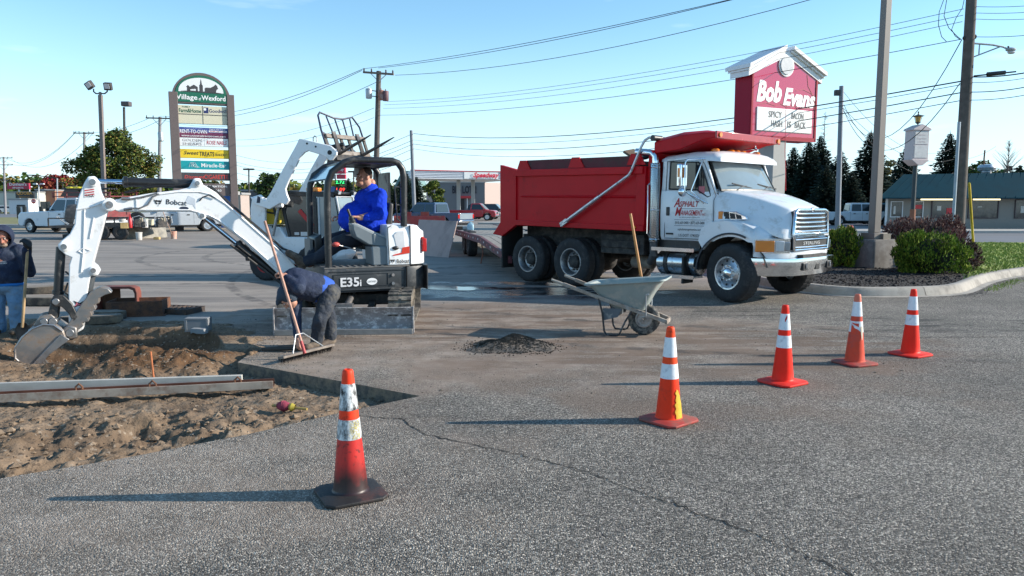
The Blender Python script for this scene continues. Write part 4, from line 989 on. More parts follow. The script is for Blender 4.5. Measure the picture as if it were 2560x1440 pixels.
b = MB(); b.box(.62,.66,-.5,-.05,.9,1.2); b.build('warning_plate', M('plate_grey',(.18,.17,.16),.6), T)
# boom, stick, rams, bucket  (outline points measured in the x-z plane)
b = MB()
boomo = [(.80,.70),(.98,.94),(1.40,1.36),(1.78,1.72),(1.90,1.86),(1.99,1.92),(2.06,1.96),(2.10,2.05),(2.17,2.05),(2.24,1.93),(2.36,1.895),(2.70,1.85),(3.03,1.785),(3.12,1.76),
         (3.13,1.63),(3.07,1.61),(2.50,1.61),(2.24,1.605),(2.16,1.59),(2.13,1.52),(2.09,1.50),(2.03,1.54),(1.93,1.50),(1.60,1.22),(1.20,.80),(1.02,.62)]
b.prism(boomo,-.13,.15); b.build('boom', white_ex, T, bevel=.012)
b = MB()   # pressed edges on the boom side
b.tube([(3.0,.155,1.64),(2.5,.155,1.635),(2.24,.155,1.63),(2.02,.155,1.565),(1.9,.155,1.50),(1.56,.155,1.22),(1.1,.155,.76)],.01,5)
b.tube([(3.0,.155,1.765),(2.7,.155,1.82),(2.36,.155,1.87),(2.12,.155,1.87),(1.98,.155,1.84),(1.78,.155,1.70),(1.40,.155,1.33),(1.0,.155,.95)],.008,5)
b.box(2.86,2.875,.15,.162,1.63,1.79); b.build('weld_seam', white_ex, T)
def pins(pts, y0, y1, r=.045, ring=.085):
    for x, z in pts:
        b = MB(); b.lathe([(r,0),(ring,.0),(ring, abs(y1 - y0)),(ring - .012, abs(y1 - y0) + .01),(r, abs(y1 - y0) + .012)],(x, y0, z),(0,1,0),24); b.build('pin_boss', white_ex, T)
        b = MB(); b.cyl((x, y0, z),(x, y1 + .03, z), r * .92,18); b.build('pin', steel, T)
pins([(2.135,1.985),(2.095,1.555)],.15,.165,.03,.05)
pins([(3.18,1.70)],.15,.20,.045,.085)
text(T, 'Bobcat', black_txt,(2.405,.152,1.70),(-1,0,-.08),(0,0,1),.068,.245,.014, name='boom_lettering')
cat_head(T,(2.62,.150,1.735),(-1,0,-.08),(0,0,1),.095)
badge(T,(2.31,.151,1.655),(-1,0,-.05),(0,0,1),.11,.045, M('navy_badge',(.02,.03,.06),.5), '')
b = MB(); b.prism([(2.30,1.72),(2.20,1.70),(2.17,1.64),(2.17,1.78),(2.25,1.82)],.151,.153); b.build('panel_patch', M('pale_blue_patch',(.55,.60,.66),.35), T)
b = MB(); b.tube([(1.92,.17,1.79),(2.0,.175,1.83),(2.08,.17,1.80),(2.12,.16,1.75)],.008,6)
for q in (0,.05): b.tube([(2.0 - q * .6,.04 + q,1.955 - q * .1),(1.82,.06 + q,1.80),(1.45,.06 + q,1.45),(1.06,.05 + q,1.09),(.82,.05 + q,.98)],.016,8)
b.tube([(3.0,.10,1.86),(2.7,.12,1.93),(2.36,.12,1.955),(2.2,.1,1.99)],.014,8); b.build('hose', M('hose_rubber',(.015,.015,.016),.45), T)
b = MB(); b.tube([(2.94,.155,1.655),(2.84,.17,1.655),(2.74,.17,1.70),(2.68,.16,1.80),(2.60,.155,1.84)],.011,7); b.tube([(2.95,.155,1.77),(2.80,.17,1.80),(2.62,.16,1.85)],.011,7); b.cyl((3.02,.17,1.64),(2.92,.17,1.655),.018,8); b.cyl((3.04,.17,1.78),(2.94,.17,1.775),.02,8); b.build('hydraulic_pipe', steel, T)
# boom ram (underneath) and stick ram (on top)
def ram(p, q, split, r1, r2, nm='hydraulic_ram'):
    p, q = Vector(p), Vector(q); m_ = p.lerp(q, split); e = empty(nm, p); e.parent = T
    b = MB(); b.cyl(Vector((0,0,0)), m_ - p, r1,18); b.lathe([(r1,0),(r1 + .012,.005),(r1 + .012,.05),(r2,.07)], m_ - p - (q - p).normalized() * .03,(q - p),18); b.build('barrel', black_paint, e, smooth=40)
    b = MB(); b.cyl(m_ - p, q - p, r2,14); b.build('rod', M('chrome_rod',(.55,.68,.85),.1,1), e)
    return e
ram((.98,.02,.55),(2.095,.02,1.555),.60,.058,.032)
b = MB(); b.cyl((1.1,.10,.60),(1.75,.10,1.16),.018,8); b.tube([(1.62,.10,1.12),(1.66,.13,1.14),(1.50,.13,1.0)],.012,6); b.build('ram_pipe', dark_metal, T)
ram((2.12,.02,1.975),(3.36,.02,2.00),.70,.060,.03)
# stick
stick = [(3.40,2.055),(3.33,2.06),(3.285,2.0),(3.27,1.87),(3.22,1.72),(3.20,1.64),(3.30,1.3),(3.40,.96),(3.36,.92),(3.33,.86),(3.36,.80),(3.44,.80),(3.46,.72),(3.52,.40),(3.56,.12),(3.66,.06),
         (3.72,.14),(3.70,.55),(3.67,.95),(3.64,1.04),(3.70,1.07),(3.76,1.14),(3.78,1.20),(3.73,1.26),(3.64,1.34),(3.58,1.46),(3.56,1.62),(3.52,1.80),(3.45,1.97)]
b = MB(); b.prism(stick,-.10,.12); b.build('stick', white_ex, T, bevel=.012)
b = MB(); b.tube([(3.55,.125,1.64),(3.40,.125,1.67),(3.22,.125,1.73)],.012,5); b.tube([(3.46,.125,1.64),(3.50,.125,1.12),(3.54,.125,.85)],.010,5)
b.tube([(3.42,.125,1.12),(3.50,.125,1.16),(3.56,.125,1.12),(3.50,.125,1.08),(3.42,.125,1.12)],.008,5); b.tube([(3.36,.125,1.55),(3.42,.125,1.28)],.010,5); b.build('weld_seam', white_ex, T)
pins([(3.355,1.985)],.12,.14,.038,.062); pins([(3.71,1.18)],.12,.16,.035,.06); pins([(3.405,.87)],.12,.15,.032,.055)
b = MB(); P0 = Vector((3.395,.125,1.84)); b.add([P0 + Vector((x,0, z)) for x, z in ((-.06,-.03),(.06,-.05),(.055,.07),(-.035,.09))],[(0,1,2,3)]); b.build('flag_decal', M('flag_white',(.7,.68,.68),.5), T, smooth=0)
b = MB()
for i in range(3): b.add([P0 + Vector((x,.002, z)) for x, z in ((-.055,-.01 + .03 * i),(.055,-.03 + .03 * i),(.055,-.018 + .03 * i),(-.05,.002 + .03 * i))],[(0,1,2,3)])
b.build('flag_stripe', red_txt, T, smooth=0)
text(T, 'USA', black_txt, P0 + Vector((0,.002,-.04)),(-1,0,-.12),(0,0,1),.03,.09,.01, name='flag_lettering')
b = MB(); P1 = Vector((3.59,.124,.44))
for pg in ([(-.06,.05),(-.01,.02),(.06,.055),(.03,.0),(.07,-.04),(.0,-.015),(-.07,-.045),(-.03,0)],): b.add([P1 + Vector((x,0, z)) for x, z in pg],[list(range(len(pg)))])
b.build('cross_decal', black_txt, T, smooth=0)
b = MB(); b.add([P1 + Vector((x,.002, z)) for x, z in ((-.03,-.005),(.0,.012),(.03,.03),(.025,.015),(.05,-.02),(.0,-.004),(-.045,-.022))],[list(range(7))]); b.build('cross_stripe', M('pink_print',(.6,.15,.2),.5), T, smooth=0)
# bucket ram alongside the stick, thumb ram, linkage, bucket
ram((3.755,.02,1.17),(3.83,.02,.50),.86,.055,.03)
b = MB(); b.cyl((3.42,.02,.84),(3.52,.02,.44),.045,14); b.build('thumb_ram', M('grey_ram',(.10,.11,.12),.5,.4), T)
b = MB(); b.tube([(3.72,.05,.86),(3.66,.09,.80)],.012,6); b.tube([(3.70,.08,.72),(3.74,.10,.60),(3.68,.1,.54)],.012,6); b.build('hose', MATS['hose_rubber'], T)
lk = M('link_steel',(.05,.052,.055),.45,.6, var=.3, dirt=(.15,.13,.11), damt=.3, dscale=8)
b = MB(); b.prism([(3.90,.50),(3.85,.58),(3.75,.57),(3.66,.46),(3.60,.28),(3.66,.22),(3.71,.34),(3.78,.43),(3.85,.43)],-.15,.16); b.build('tipping_link', lk, T, bevel=.01)
b = MB(); b.prism([(3.89,.50),(3.81,.46),(3.84,.24),(3.92,.19),(3.96,.26)],-.11,.12); b.build('bucket_link', lk, T, bevel=.01)
bk = M('worn_bucket',(.30,.29,.285),.42,.75, var=.3, scale=6, dirt=(.27,.20,.15), damt=.42, dscale=6)
b = MB(); b.prism([(3.82,.01),(3.68,-.01),(3.61,.12),(3.55,.17),(3.56,.21),(3.49,.22),(3.50,.27),(3.445,.29),(3.46,.35),(3.40,.37),(3.42,.43),(3.36,.45),(3.36,.51),(3.29,.55),(3.21,.575),(3.25,.63),(3.34,.655),(3.45,.60),(3.56,.45),(3.66,.29),(3.74,.18),(3.80,.12)],-.10,.16); b.build('thumb', bk, T, bevel=.008)
shell = [(3.73,.03),(3.77,.14),(3.86,.22),(3.97,.235),(4.09,.19),(4.20,.09),(4.28,-.04),(4.285,-.16),(4.22,-.25),(4.12,-.28)]
for s_ in (-1,1):
    b = MB(); b.prism(shell + [(4.06,-.24),(3.90,-.07)], *sorted((s_ * .27, s_ * .295))); b.build('bucket_side', bk, T, bevel=.006)
    b = MB(); b.prism([(3.70,.03),(3.79,.10),(3.98,-.10),(4.16,-.30),(4.08,-.33),(3.92,-.14)], *sorted((s_ * .295, s_ * .32))); b.build('side_cutter', steel, T, bevel=.004)
    b = MB(); b.tube([(x * 1, s_ * .30, z) for x, z in shell[1:-1]],.012,6); b.build('bucket_rim', steel, T)
b = MB(); b.loft([[(x, y, z) for x, z in shell] for y in (-.27,.27)], caps=False, closed=False)
o = b.build('bucket_shell', bk, T, smooth=50); md = o.modifiers.new('solid', 'SOLIDIFY'); md.thickness = .02
for y in (-.25,-.08,.08,.25):
    b = MB(); b.prism([(4.18,-.25),(4.08,-.23),(4.01,-.36),(4.03,-.40)], y - .03, y + .03); b.build('tooth', steel, T)
for y0 in (-.14,.14):
    b = MB(); b.prism([(3.90,.20),(3.84,.28),(3.90,.34),(4.02,.33),(4.10,.20)], y0 - .015, y0 + .015); b.build('bucket_ear', bk, T, bevel=.01)
b = MB(); b.prism([(3.80,.0),(3.62,.02),(3.62,.16),(3.72,.20),(3.80,.12)],.16,.20); b.build('bucket_ear', bk, T, bevel=.02)
for x, z, r_ in ((3.97,.26,.042),(3.875,.25,.048),(3.70,.095,.048),(3.83,.50,.04)):
    b = MB(); b.cyl((x,-.16, z),(x,.225, z), r_,16); b.build('link_pin', steel, T, bevel=.005)

# ================================================================ SKID STEER LOADER behind it
SK = empty('skid_steer_loader',(-4.8,17.6,0), R(-10), 'white compact loader with raised lift arms and pallet forks, standing behind the excavator', 'loader')
T = SK
b = MB(); b.prism([(-1.0,.35),(.85,.35),(1.0,.55),(.95,.95),(-.25,.98),(-.4,1.2),(-1.15,1.25),(-1.2,.5)],-.55,.55); b.build('body', white_ex, T, bevel=.03)
b = MB(); b.box(-1.24,-1.14,-.60,.60,.42,.95); b.build('rear_door', black_paint, T, bevel=.02)
for x in (-.60,.52):
    for s_ in (-1,1): wheel(T, x, s_ * .74,.40,.40,.27, s_,.22, 'plain', rim_m=M('red_wheel',(.42,.03,.03),.5), lugs=22)
for s_ in (-1,1):
    b = MB(); b.prism([(-.98,.9),(-.62,.9),(-.66,1.30),(-.62,1.80),(-.76,1.93),(-.94,1.88),(-1.0,1.6)], *sorted((s_ * .62, s_ * .72))); b.build('rear_tower', white_ex, T, bevel=.02)
b = MB(); b.ball((-.80,-.735,1.79),.08,(1,.3,1)); b.cyl((-.64,-.74,1.80),(-.64,.74,1.66),.055,12); b.cyl((-.2,-.74,1.70),(-.66,-.74,1.70),.06,12); b.build('tower_pin', white_ex, T)
b = MB(); b.box(-.9,-.4,-.5,.5,1.25,1.62); b.build('engine_yellow_guard', M('yellow_paint',(.6,.42,.03),.5), T, bevel=.02)
b = MB(); b.tube([(-.95,-.45,1.3),(-.8,-.5,1.55),(-.5,-.5,1.5),(-.3,-.5,1.7)],.025,6); b.tube([(-.7,-.5,1.0),(-.45,-.55,1.35),(-.55,-.5,1.7)],.03,6); b.build('hose', MATS['hose_rubber'], T)
# cab
b = MB(); cabo = [(-.20,.95),(.98,.95),(1.05,1.2),(.92,1.93),(-.24,1.98),(-.34,1.6)]
for y0, y1 in ((-.53,-.49),(.49,.53)):
    b.prism([(-.34,1.6),(-.20,.95),(-.14,.98),(-.27,1.6),(-.18,1.90),(-.24,1.98)], y0, y1); b.prism([(.44,.95),(.52,.95),(.50,1.9),(.42,1.9)], y0, y1); b.prism([(-.24,1.90),(.92,1.87),(.92,1.95),(-.24,1.98)], y0, y1)
b.box(-.24,.94,-.53,.53,1.94,1.99); b.build('cab_frame', black_paint, T, bevel=.012)
b = MB(); b.prism([(-.19,.98),(.46,.98),(.44,1.9),(-.17,1.9),(-.27,1.6)],-.50,-.485); b.build('side_window', glass_dark, T)
b = MB(); b.prism([(-.05,1.02),(.06,1.02),(.06,1.08),(-.05,1.08)],-.51,-.503); b.box(.10,.42,-.51,-.503,1.0,1.09); b.build('cab_sticker', M('pale_sticker',(.6,.6,.6),.6), T)
b = MB(); b.beam((.08,-.512,1.58),(.40,-.512,1.22),.03,.10); b.build('seat_bar', M('red_pad',(.45,.03,.03),.6), T, bevel=.02)
b = MB(); b.prism([(.52,.98),(.95,1.0),(1.03,1.2),(.92,1.86),(.52,1.88)],-.51,-.47); b.box(1.0,1.02,-.45,.45,1.0,1.8) if False else None
b.build('door_side_glass', glass_ws, T)
b = MB(); b.loft([[(1.0,-.46,.98),(1.06,-.46,1.2),(.95,-.46,1.86)],[(1.0,.46,.98),(1.06,.46,1.2),(.95,.46,1.86)]], caps=False, closed=False); b.build('front_glass', glass_ws, T)
b = MB(); b.tube([(1.02,-.48,.96),(1.08,-.48,1.2),(.96,-.48,1.88),(.96,.48,1.88),(1.08,.48,1.2),(1.02,.48,.96),(1.02,-.48,.96)],.022,8); b.beam((.56,-.52,1.0),(.56,-.52,1.86),.03,.03); b.tube([(1.09,-.1,1.2),(1.10,-.15,1.5),(1.07,-.1,1.75)],.01,6); b.build('door_frame', M('silver_frame',(.5,.52,.54),.4), T)
for y in (-.45,.45):
    b = MB(); b.cbox((.98, y,1.98),(.10,.16,.09),(0,.3,0)); b.build('work_light', black_paint, T, bevel=.015)
    b = MB(); b.cbox((1.035, y,1.965),(.01,.13,.065),(0,.3,0)); b.build('lens', clear_lamp, T)
b = MB(); b.box(.12,.42,-.22,-.02,2.0,2.09); b.build('beacon', orange_lamp, T, bevel=.02)
b = MB(); b.cbox((.5,0,1.4),(.4,.5,.6)); b.build('cab_interior', M('cab_dark',(.05,.05,.05),.8), T)
# lift arms (same outline both sides)
armo = [(-.92,1.88),(-.64,1.83),(-.55,1.80),(-.40,2.0),(-.10,2.50),(.22,3.0),(.30,3.14),(.42,3.12),(1.02,2.98),(1.16,2.86),(1.16,2.78),(1.05,2.66),(.98,2.66),(.86,2.76),(.50,2.87),(.42,2.84),(.30,2.72),
        (.02,2.22),(-.06,2.05),(-.04,1.95),(.02,1.80),(-.06,1.70),(-.20,1.74),(-.46,1.60),(-.60,1.64),(-.80,1.70)]
for s_ in (-1,.6):
    b = MB(); b.prism(armo, *sorted((s_ * .79, s_ * .86))); b.build('lift_arm', white_ex, T, bevel=.015)
    b = MB(); b.cyl((-.50, s_ * .66,1.0),(-.30, s_ * .66,1.80),.035,10); b.build('lift_ram', steel, T)
b = MB(); b.prism([(-.76,1.74),(-.68,1.74),(-.66,1.86),(-.73,1.90)],-.864,-.861); b.build('decal', M('navy_badge'), T)
b = MB(); b.cyl((.90,-.80,2.90),(.90,.5,2.90),.05,14); b.cyl((-.5,-.8,1.74),(-.5,.5,1.74),.06,14); b.build('cross_tube', white_ex, T)
b = MB()
for x, z, r_ in ((.48,3.03,.022),(.68,2.96,.02),(1.0,2.83,.05)): b.cyl((x,-.87, z),(x,-.855, z), r_,14)
b.build('arm_hole', black_txt, T)
b = MB(); b.tube([(.60,-.8,3.06),(.60,-.8,3.16),(.64,-.8,3.20),(.68,-.8,3.16),(.68,-.8,3.04)],.012,7); b.build('lifting_ring', steel, T)
b = MB(); b.cyl((.62,.2,2.96),(1.10,.2,3.05),.045,12); b.cyl((.62,-.3,2.96),(1.10,-.3,3.05),.045,12); b.build('tilt_ram', black_paint, T)
# fork carriage: tilted frame, five-bar backrest, two tines
FT = empty('fork_carriage',(1.16,-.05,2.78)); FT.parent = T; FT.rotation_euler = (0, R(-22), R(-24))
wcar = M('weathered_carriage',(.20,.16,.13),.7, var=.4, scale=7, dirt=(.35,.32,.29), damt=.4, dscale=8)
b = MB(); b.box(0,.05,-.60,.60,.02,.12); b.box(0,.05,-.60,.60,.42,.52); b.build('cross_bar', wcar, FT, bevel=.008)
b = MB()
for y in (-.60,-.12,.12,.60): b.box(-.04,.0, y - .04, y + .04,.0,.54)
b.box(-.22,-.04,-.45,.45,-.04,.16); b.prism([(-.30,-.05),(.05,-.12),(.05,.02),(-.1,.2)],-.5,.5); b.build('attach_plate', dark_metal, FT, bevel=.008)
blu = M('blue_black_bar',(.02,.028,.07),.45)
b = MB(); b.tube([(-.03,-.62,.0),(-.02,-.64,.62),(-.02,-.60,.98),(-.02,-.52,1.06),(-.02,-.14,.96),(-.02,.14,.96),(-.02,.46,1.04),(-.02,.60,.80),(-.03,.62,.30),(-.03,.62,0)],.022,8)
for y, y2 in ((-.36,-.30),(-.12,-.1),(.12,.1),(.36,.30)): b.tube([(-.02, y2,.45),(-.02, y,.985 if abs(y) > .3 else .96)],.018,8)
b.build('backrest', blu, FT)
b = MB(); b.prism([(-.64,.0),(-.64,.60),(-.56,.56),(-.50,.0)],-.03,-.01, 'x'); b.build('backrest_gusset', blu, FT)
for y in (-.38,.34):
    b = MB(); b.loft([[(.05, y - .05,.56),(.09, y - .05,.56),(.09, y + .05,.56),(.05, y + .05,.56)],[(.05, y - .05,.02),(.09, y - .05,.06),(.09, y + .05,.06),(.05, y + .05,.02)]]); b.loft([[(.05, y - .05,.02),(.05, y + .05,.02),(.09, y + .05,.06),(.09, y - .05,.06)],[(.6, y - .05,.005),(.6, y + .05,.005),(.6, y + .05,.04),(.6, y - .05,.04)],[(1.10, y - .02,.005),(1.10, y + .02,.005),(1.10, y + .02,.015),(1.10, y - .02,.015)]])
    b.build('fork_tine', M('tine_steel',(.10,.10,.105),.5,.5, dirt=(.2,.17,.14)), FT, bevel=.004)
# ================================================================ CONES
def cone(p, rz, body_m, cap_m, collar_m, base_m, label, H=.755, mid_m=None, tilt=(0,0)):
    e = empty('traffic_cone', p, rz, label, 'traffic cone', 'traffic cones set out across the asphalt')
    e.rotation_euler = (tilt[0], tilt[1], rz)
    def rad(z): return .105 - (.105 - .030) * (z / H)
    zs = [.035,.345,.355,.470,.530,.670,.675, H - .012]
    b = MB(); s_ = .185; c_ = .045
    def oct_(s1, c1, z): return [(s1 - c1,-s1, z),(s1,-s1 + c1, z),(s1, s1 - c1, z),(s1 - c1, s1, z),(-s1 + c1, s1, z),(-s1, s1 - c1, z),(-s1,-s1 + c1, z),(-s1 + c1,-s1, z)]
    b.loft([oct_(s_ - .012, c_,.0), oct_(s_, c_,.006), oct_(s_, c_,.022), oct_(s_ * .82, c_,.034)]); b.build('base', base_m, e, smooth=20, bevel=.004)
    b = MB(); b.lathe([(rad(.03) + .02,.028),(rad(.04) + .004,.036),(rad(.05),.05)] + [(rad(z), z) for z in (.12,.2,.28,.355)], n=36); b.build('cone_body', body_m, e, smooth=60)
    b = MB(); b.lathe([(rad(.350) + .0025,.350),(rad(.465) + .0025,.465),(rad(.465),.466)], n=36); b.build('lower_collar', collar_m, e, smooth=60)
    b = MB(); b.lathe([(rad(z), z) for z in (.35,.46,.545)], n=36); b.build('middle_band', mid_m or cap_m, e, smooth=60)
    b = MB(); b.lathe([(rad(.520) + .0025,.520),(rad(.672) + .0025,.672),(rad(.672),.673)], n=36); b.build('upper_collar', collar_m, e, smooth=60)
    b = MB(); b.lathe([(rad(z), z) for z in (.665,.72, H - .012)] + [(rad(H) - .004, H - .002),(rad(H) - .010, H),(.016, H),(.015, H - .06)], n=28); b.build('tip', cap_m, e, smooth=50)
    return e, rad
def patch(e, rad, a0, a1, z0, z1, edge, m, name, off=.0045, n=26):   # irregular patch of paint or tape on the cone wall
    b = MB(); g = {}
    for i in range(n + 1):
        for j in range(n + 1):
            a = a0 + (a1 - a0) * i / n; z = z0 + (z1 - z0) * j / n; r = rad(z) + off
            g[i, j] = (r * math.cos(a), r * math.sin(a), z)
    for i in range(n):
        for j in range(n):
            if edge((i + .5) / n,(j + .5) / n): b.add([g[i, j], g[i + 1, j], g[i + 1, j + 1], g[i, j + 1]],[(0,1,2,3)])
    if b.v: return b.build(name, m, e, smooth=60)
org = M('orange_cone',(.90,.040,.006),.5, spec=.25, var=.06, scale=5, dirt=(.40,.05,.03), damt=.12, dscale=8)
org2 = M('orange_cone_bright',(.92,.022,.006),.5, spec=.25, var=.05)
org_f = M('faded_cone',(.68,.075,.035),.6, spec=.25, var=.1, dirt=(.45,.10,.08), damt=.35, dscale=7)
org_tip = M('orange_tip',(.92,.07,.012),.5, spec=.25, var=.08, dirt=(.3,.04,.02), damt=.18, dscale=22)
col_w = M('white_collar',(.74,.77,.80),.35, var=.05, dirt=(.50,.52,.56), damt=.25, dscale=18)
col_sp = M('spattered_collar',(.74,.76,.76),.4, var=.05, dirt=(.02,.02,.02), damt=.52, dscale=34, streak=(1,1,.55))
base_r = M('red_rubber_base',(.45,.045,.035),.6, var=.2, dirt=(.20,.09,.07), damt=.5, dscale=5)
base_o = M('orange_rubber_base',(.75,.03,.02),.6, spec=.25, var=.1, dirt=(.45,.10,.08), damt=.3, dscale=6)
base_b = M('tarred_base',(.022,.020,.020),.6, var=.3, dirt=(.10,.035,.03), damt=.2, dscale=4, bump=.2)
# the nearest cone is tar-stained from the foot up
tar = bpy.data.materials.new('tarred_cone'); tar.use_nodes = True; nt_ = tar.node_tree; N_ = nt_.nodes.new; L_ = nt_.links.new
tc_ = N_('ShaderNodeTexCoord'); sp_ = N_('ShaderNodeSeparateXYZ'); L_(tc_.outputs['Object'], sp_.inputs[0])
no_ = N_('ShaderNodeTexNoise'); no_.inputs['Scale'].default_value = 9; no_.inputs['Detail'].default_value = 7; L_(tc_.outputs['Object'], no_.inputs['Vector'])
ad_ = N_('ShaderNodeMath'); ad_.operation = 'MULTIPLY_ADD'; ad_.inputs[1].default_value = .22; L_(no_.outputs[0], ad_.inputs[0]); L_(sp_.outputs['Z'], ad_.inputs[2])
r1_ = N_('ShaderNodeMapRange'); r1_.inputs['From Min'].default_value = .20; r1_.inputs['From Max'].default_value = .36; r1_.inputs['To Min'].default_value = 1; r1_.inputs['To Max'].default_value = 0; L_(ad_.outputs[0], r1_.inputs[0])
n2_ = N_('ShaderNodeTexNoise'); n2_.inputs['Scale'].default_value = 40; n2_.inputs['Detail'].default_value = 4; L_(tc_.outputs['Object'], n2_.inputs['Vector'])
r2_ = N_('ShaderNodeMapRange'); r2_.inputs['From Min'].default_value = .55; r2_.inputs['From Max'].default_value = .70; r2_.inputs['To Max'].default_value = .75; L_(n2_.outputs[0], r2_.inputs[0])
mxx = N_('ShaderNodeMath'); mxx.operation = 'MAXIMUM'; L_(r1_.outputs[0], mxx.inputs[0]); L_(r2_.outputs[0], mxx.inputs[1])
mc_ = N_('ShaderNodeMix'); mc_.data_type = 'RGBA'; mc_.inputs['A'].default_value = (.55,.025,.02,1); mc_.inputs['B'].default_value = (.03,.012,.012,1); L_(mxx.outputs[0], mc_.inputs['Factor'])
L_(mc_.outputs['Result'], nt_.nodes['Principled BSDF'].inputs['Base Color']); nt_.nodes['Principled BSDF'].inputs['Roughness'].default_value = .42
c1, rad1 = cone(gp(877,1237), R(28), tar, M('orange_tip_dirty',(.90,.055,.015),.5, spec=.25, dirt=(.25,.03,.02), damt=.25, dscale=14), col_sp, base_b, 'nearest traffic cone, tar stained at the foot with black spattered collars on a black base')
rr_ = random.Random(3)
patch(c1, rad1, R(-105), R(-45),.356,.46, lambda u, v: rr_.random() < .35 * (1 - abs(u - .5)), M('yellow_spatter',(.55,.45,.12),.6), 'paint_spatter')
c2, rad2 = cone(gp(1671,1052), R(40), org, org_tip, col_w, base_r, 'traffic cone with a big yellow paint spill down one side of its foot')
yel = M('yellow_paint_spill',(.74,.43,.03),.45, var=.15, scale=20, dirt=(.5,.28,.03), damt=.2, dscale=20, bump=.3)
nzf = lambda u, v, s_: noise.noise(Vector((u * s_, v * s_,1.3)))
patch(c2, rad2, R(-150), R(-32),.04,.27, lambda u, v: abs(u - .66 + .22 * v) < .34 * (1 - v) ** .7 + .09 * nzf(u, v,7) - (.10 if (v < .12 and nzf(u,0,16) > .1) else 0), yel, 'paint_spill', n=44)
c3, rad3 = cone(gp(1956,957), R(34), org2, org2, col_w, base_o, 'clean bright orange cone in the row, a red nick in its upper white collar')
patch(c3, rad3, R(-148), R(-112),.60,.66, lambda u, v: abs(u - v) < .28 and abs(u - .5) < .4, red_txt, 'tape_nick')
c4, rad4 = cone(gp(2136,909), R(22), org_f, M('faded_tip',(.66,.16,.09),.55), col_w, base_r, 'faded orange cone with its lower white collar torn and peeling', mid_m=org_f)
patch(c4, rad4, R(-180), R(-75),.345,.47, lambda u, v: (v < .75 - .9 * u + .1 * nzf(u, v,6)) or (.30 + .5 * (1 - u) < v < .85 - .1 * u and u < .6 and v > .45), org_f, 'bare_patch')
patch(c4, rad4, R(-105), R(-72),.27,.42, lambda u, v: abs(u - .5) < .42 * v ** .5 and v < .97, M('peeled_tape',(.62,.55,.42),.6), 'peeled_tape', off=.007)
c5, rad5 = cone(gp(2275,887), R(30), org2, org2, col_w, base_o, 'farthest clean orange cone, the one in front of the shrubs and kerb')

# ================================================================ WHEELBARROW AND TOOLS
WB = empty('wheelbarrow',(1.74,9.80,0), R(-20), 'grey wheelbarrow with worn wooden handles standing on the asphalt', 'wheelbarrow'); T = WB
tray = M('dusty_grey_tray',(.27,.32,.31),.6, var=.15, scale=3, dirt=(.42,.40,.36), damt=.3, dscale=5)
def rr(x0, x1, w, z, c=.08, zr=0):   # rounded rectangle at height z, tilted along x
    pts = []
    for cx, cy, a0 in ((x1 - c, w - c,0),(x0 + c, w - c,90),(x0 + c,-w + c,180),(x1 - c,-w + c,270)):
        for i in range(5): a = R(a0 + 22.5 * i); x = cx + c * math.cos(a); pts.append((x, cy + c * math.sin(a), z + zr * (x - x0)))
    return pts
b = MB()
outer = [rr(-.38,.02,.17,.36,.06,-.06), rr(-.58,.12,.24,.52,.08,.03), rr(-.70,.26,.30,.665,.09,.085)]
rimo = [rr(-.75,.31,.335,.672,.10,.09), rr(-.755,.315,.34,.650,.10,.09), rr(-.735,.295,.325,.646,.10,.09)]
innerr = [rr(-.69,.25,.29,.668,.09,.085), rr(-.57,.11,.23,.53,.08,.03), rr(-.37,.01,.16,.375,.06,-.06)]
b.loft([outer[0], outer[1], outer[2], rimo[2], rimo[1], rimo[0], innerr[0], innerr[1], innerr[2]]); b.build('tray', tray, T, smooth=40)
b = MB()
for s_ in (-1,1): b.beam((-.40, s_ * .235,.555),(-.02, s_ * .20,.545),.004,.015)
b.beam((-.55,-.262,.63),(-.30,-.268,.635),.004,.012); b.build('tray_rib', tray, T)
b = MB(); b.prism([(-.60,.50),(-.1,.36),(.05,.44),(.05,.50),(-.1,.46),(-.55,.56)],-.15,.15); b.build('load', M('asphalt_crumb',(.06,.055,.05),.95, var=.5, bump=1), T)
for s_ in (-1,1):
    b = MB(); b.beam((.31, s_ * .13,.205),(-.60, s_ * .27,.515),.038,.052); b.beam((-.60, s_ * .27,.515),(-1.02, s_ * .30,.66),.036,.046); b.build('shaft', wood_worn, T, bevel=.005)
    b = MB(); b.tube([(-1.00, s_ * .30,.655),(-1.18, s_ * .315,.715)],.017,10); b.build('grip', M('grip_wood',(.34,.31,.27),.6), T)
    b = MB(); b.tube([(-.55, s_ * .27,.49),(-.50, s_ * .27,.30),(-.47, s_ * .27,.06),(-.44, s_ * .27,.012),(-.30, s_ * .27,.010),(-.27, s_ * .27,.03),(-.20, s_ * .24,.20),(-.12, s_ * .20,.345),(.0, s_ * .19,.33)],.013,8); b.build('leg', M('leg_steel',(.03,.032,.035),.45,.3, dirt=(.3,.3,.3), damt=.25, dscale=12), T, smooth=60)
    b = MB(); b.tube([(.06, s_ * .20,.27),(.06, s_ * .24,.56)],.009,6); b.cbox((.07, s_ * .235,.57),(.06,.02,.03)); b.build('nose_strut', galv, T)
b = MB(); b.prism([(-.50,.36),(-.24,.36),(-.30,.25),(-.48,.20)],-.26,-.25); b.prism([(-.50,.36),(-.24,.36),(-.30,.25),(-.48,.20)],.25,.26); b.cbox((-.34,0,.27),(.03,.50,.06)); b.build('brace_plate', M('brace_steel',(.10,.12,.14),.5,.3, dirt=(.4,.38,.35), damt=.3, dscale=8), T)
b = MB(); b.beam((.31,-.15,.20),(.31,.15,.20),.03,.055); b.build('nose_bar', wood_worn, T, bevel=.005)
b = MB(); b.cyl((0,-.14,.22),(0,.14,.22),.012,8); b.build('axle', steel, T)
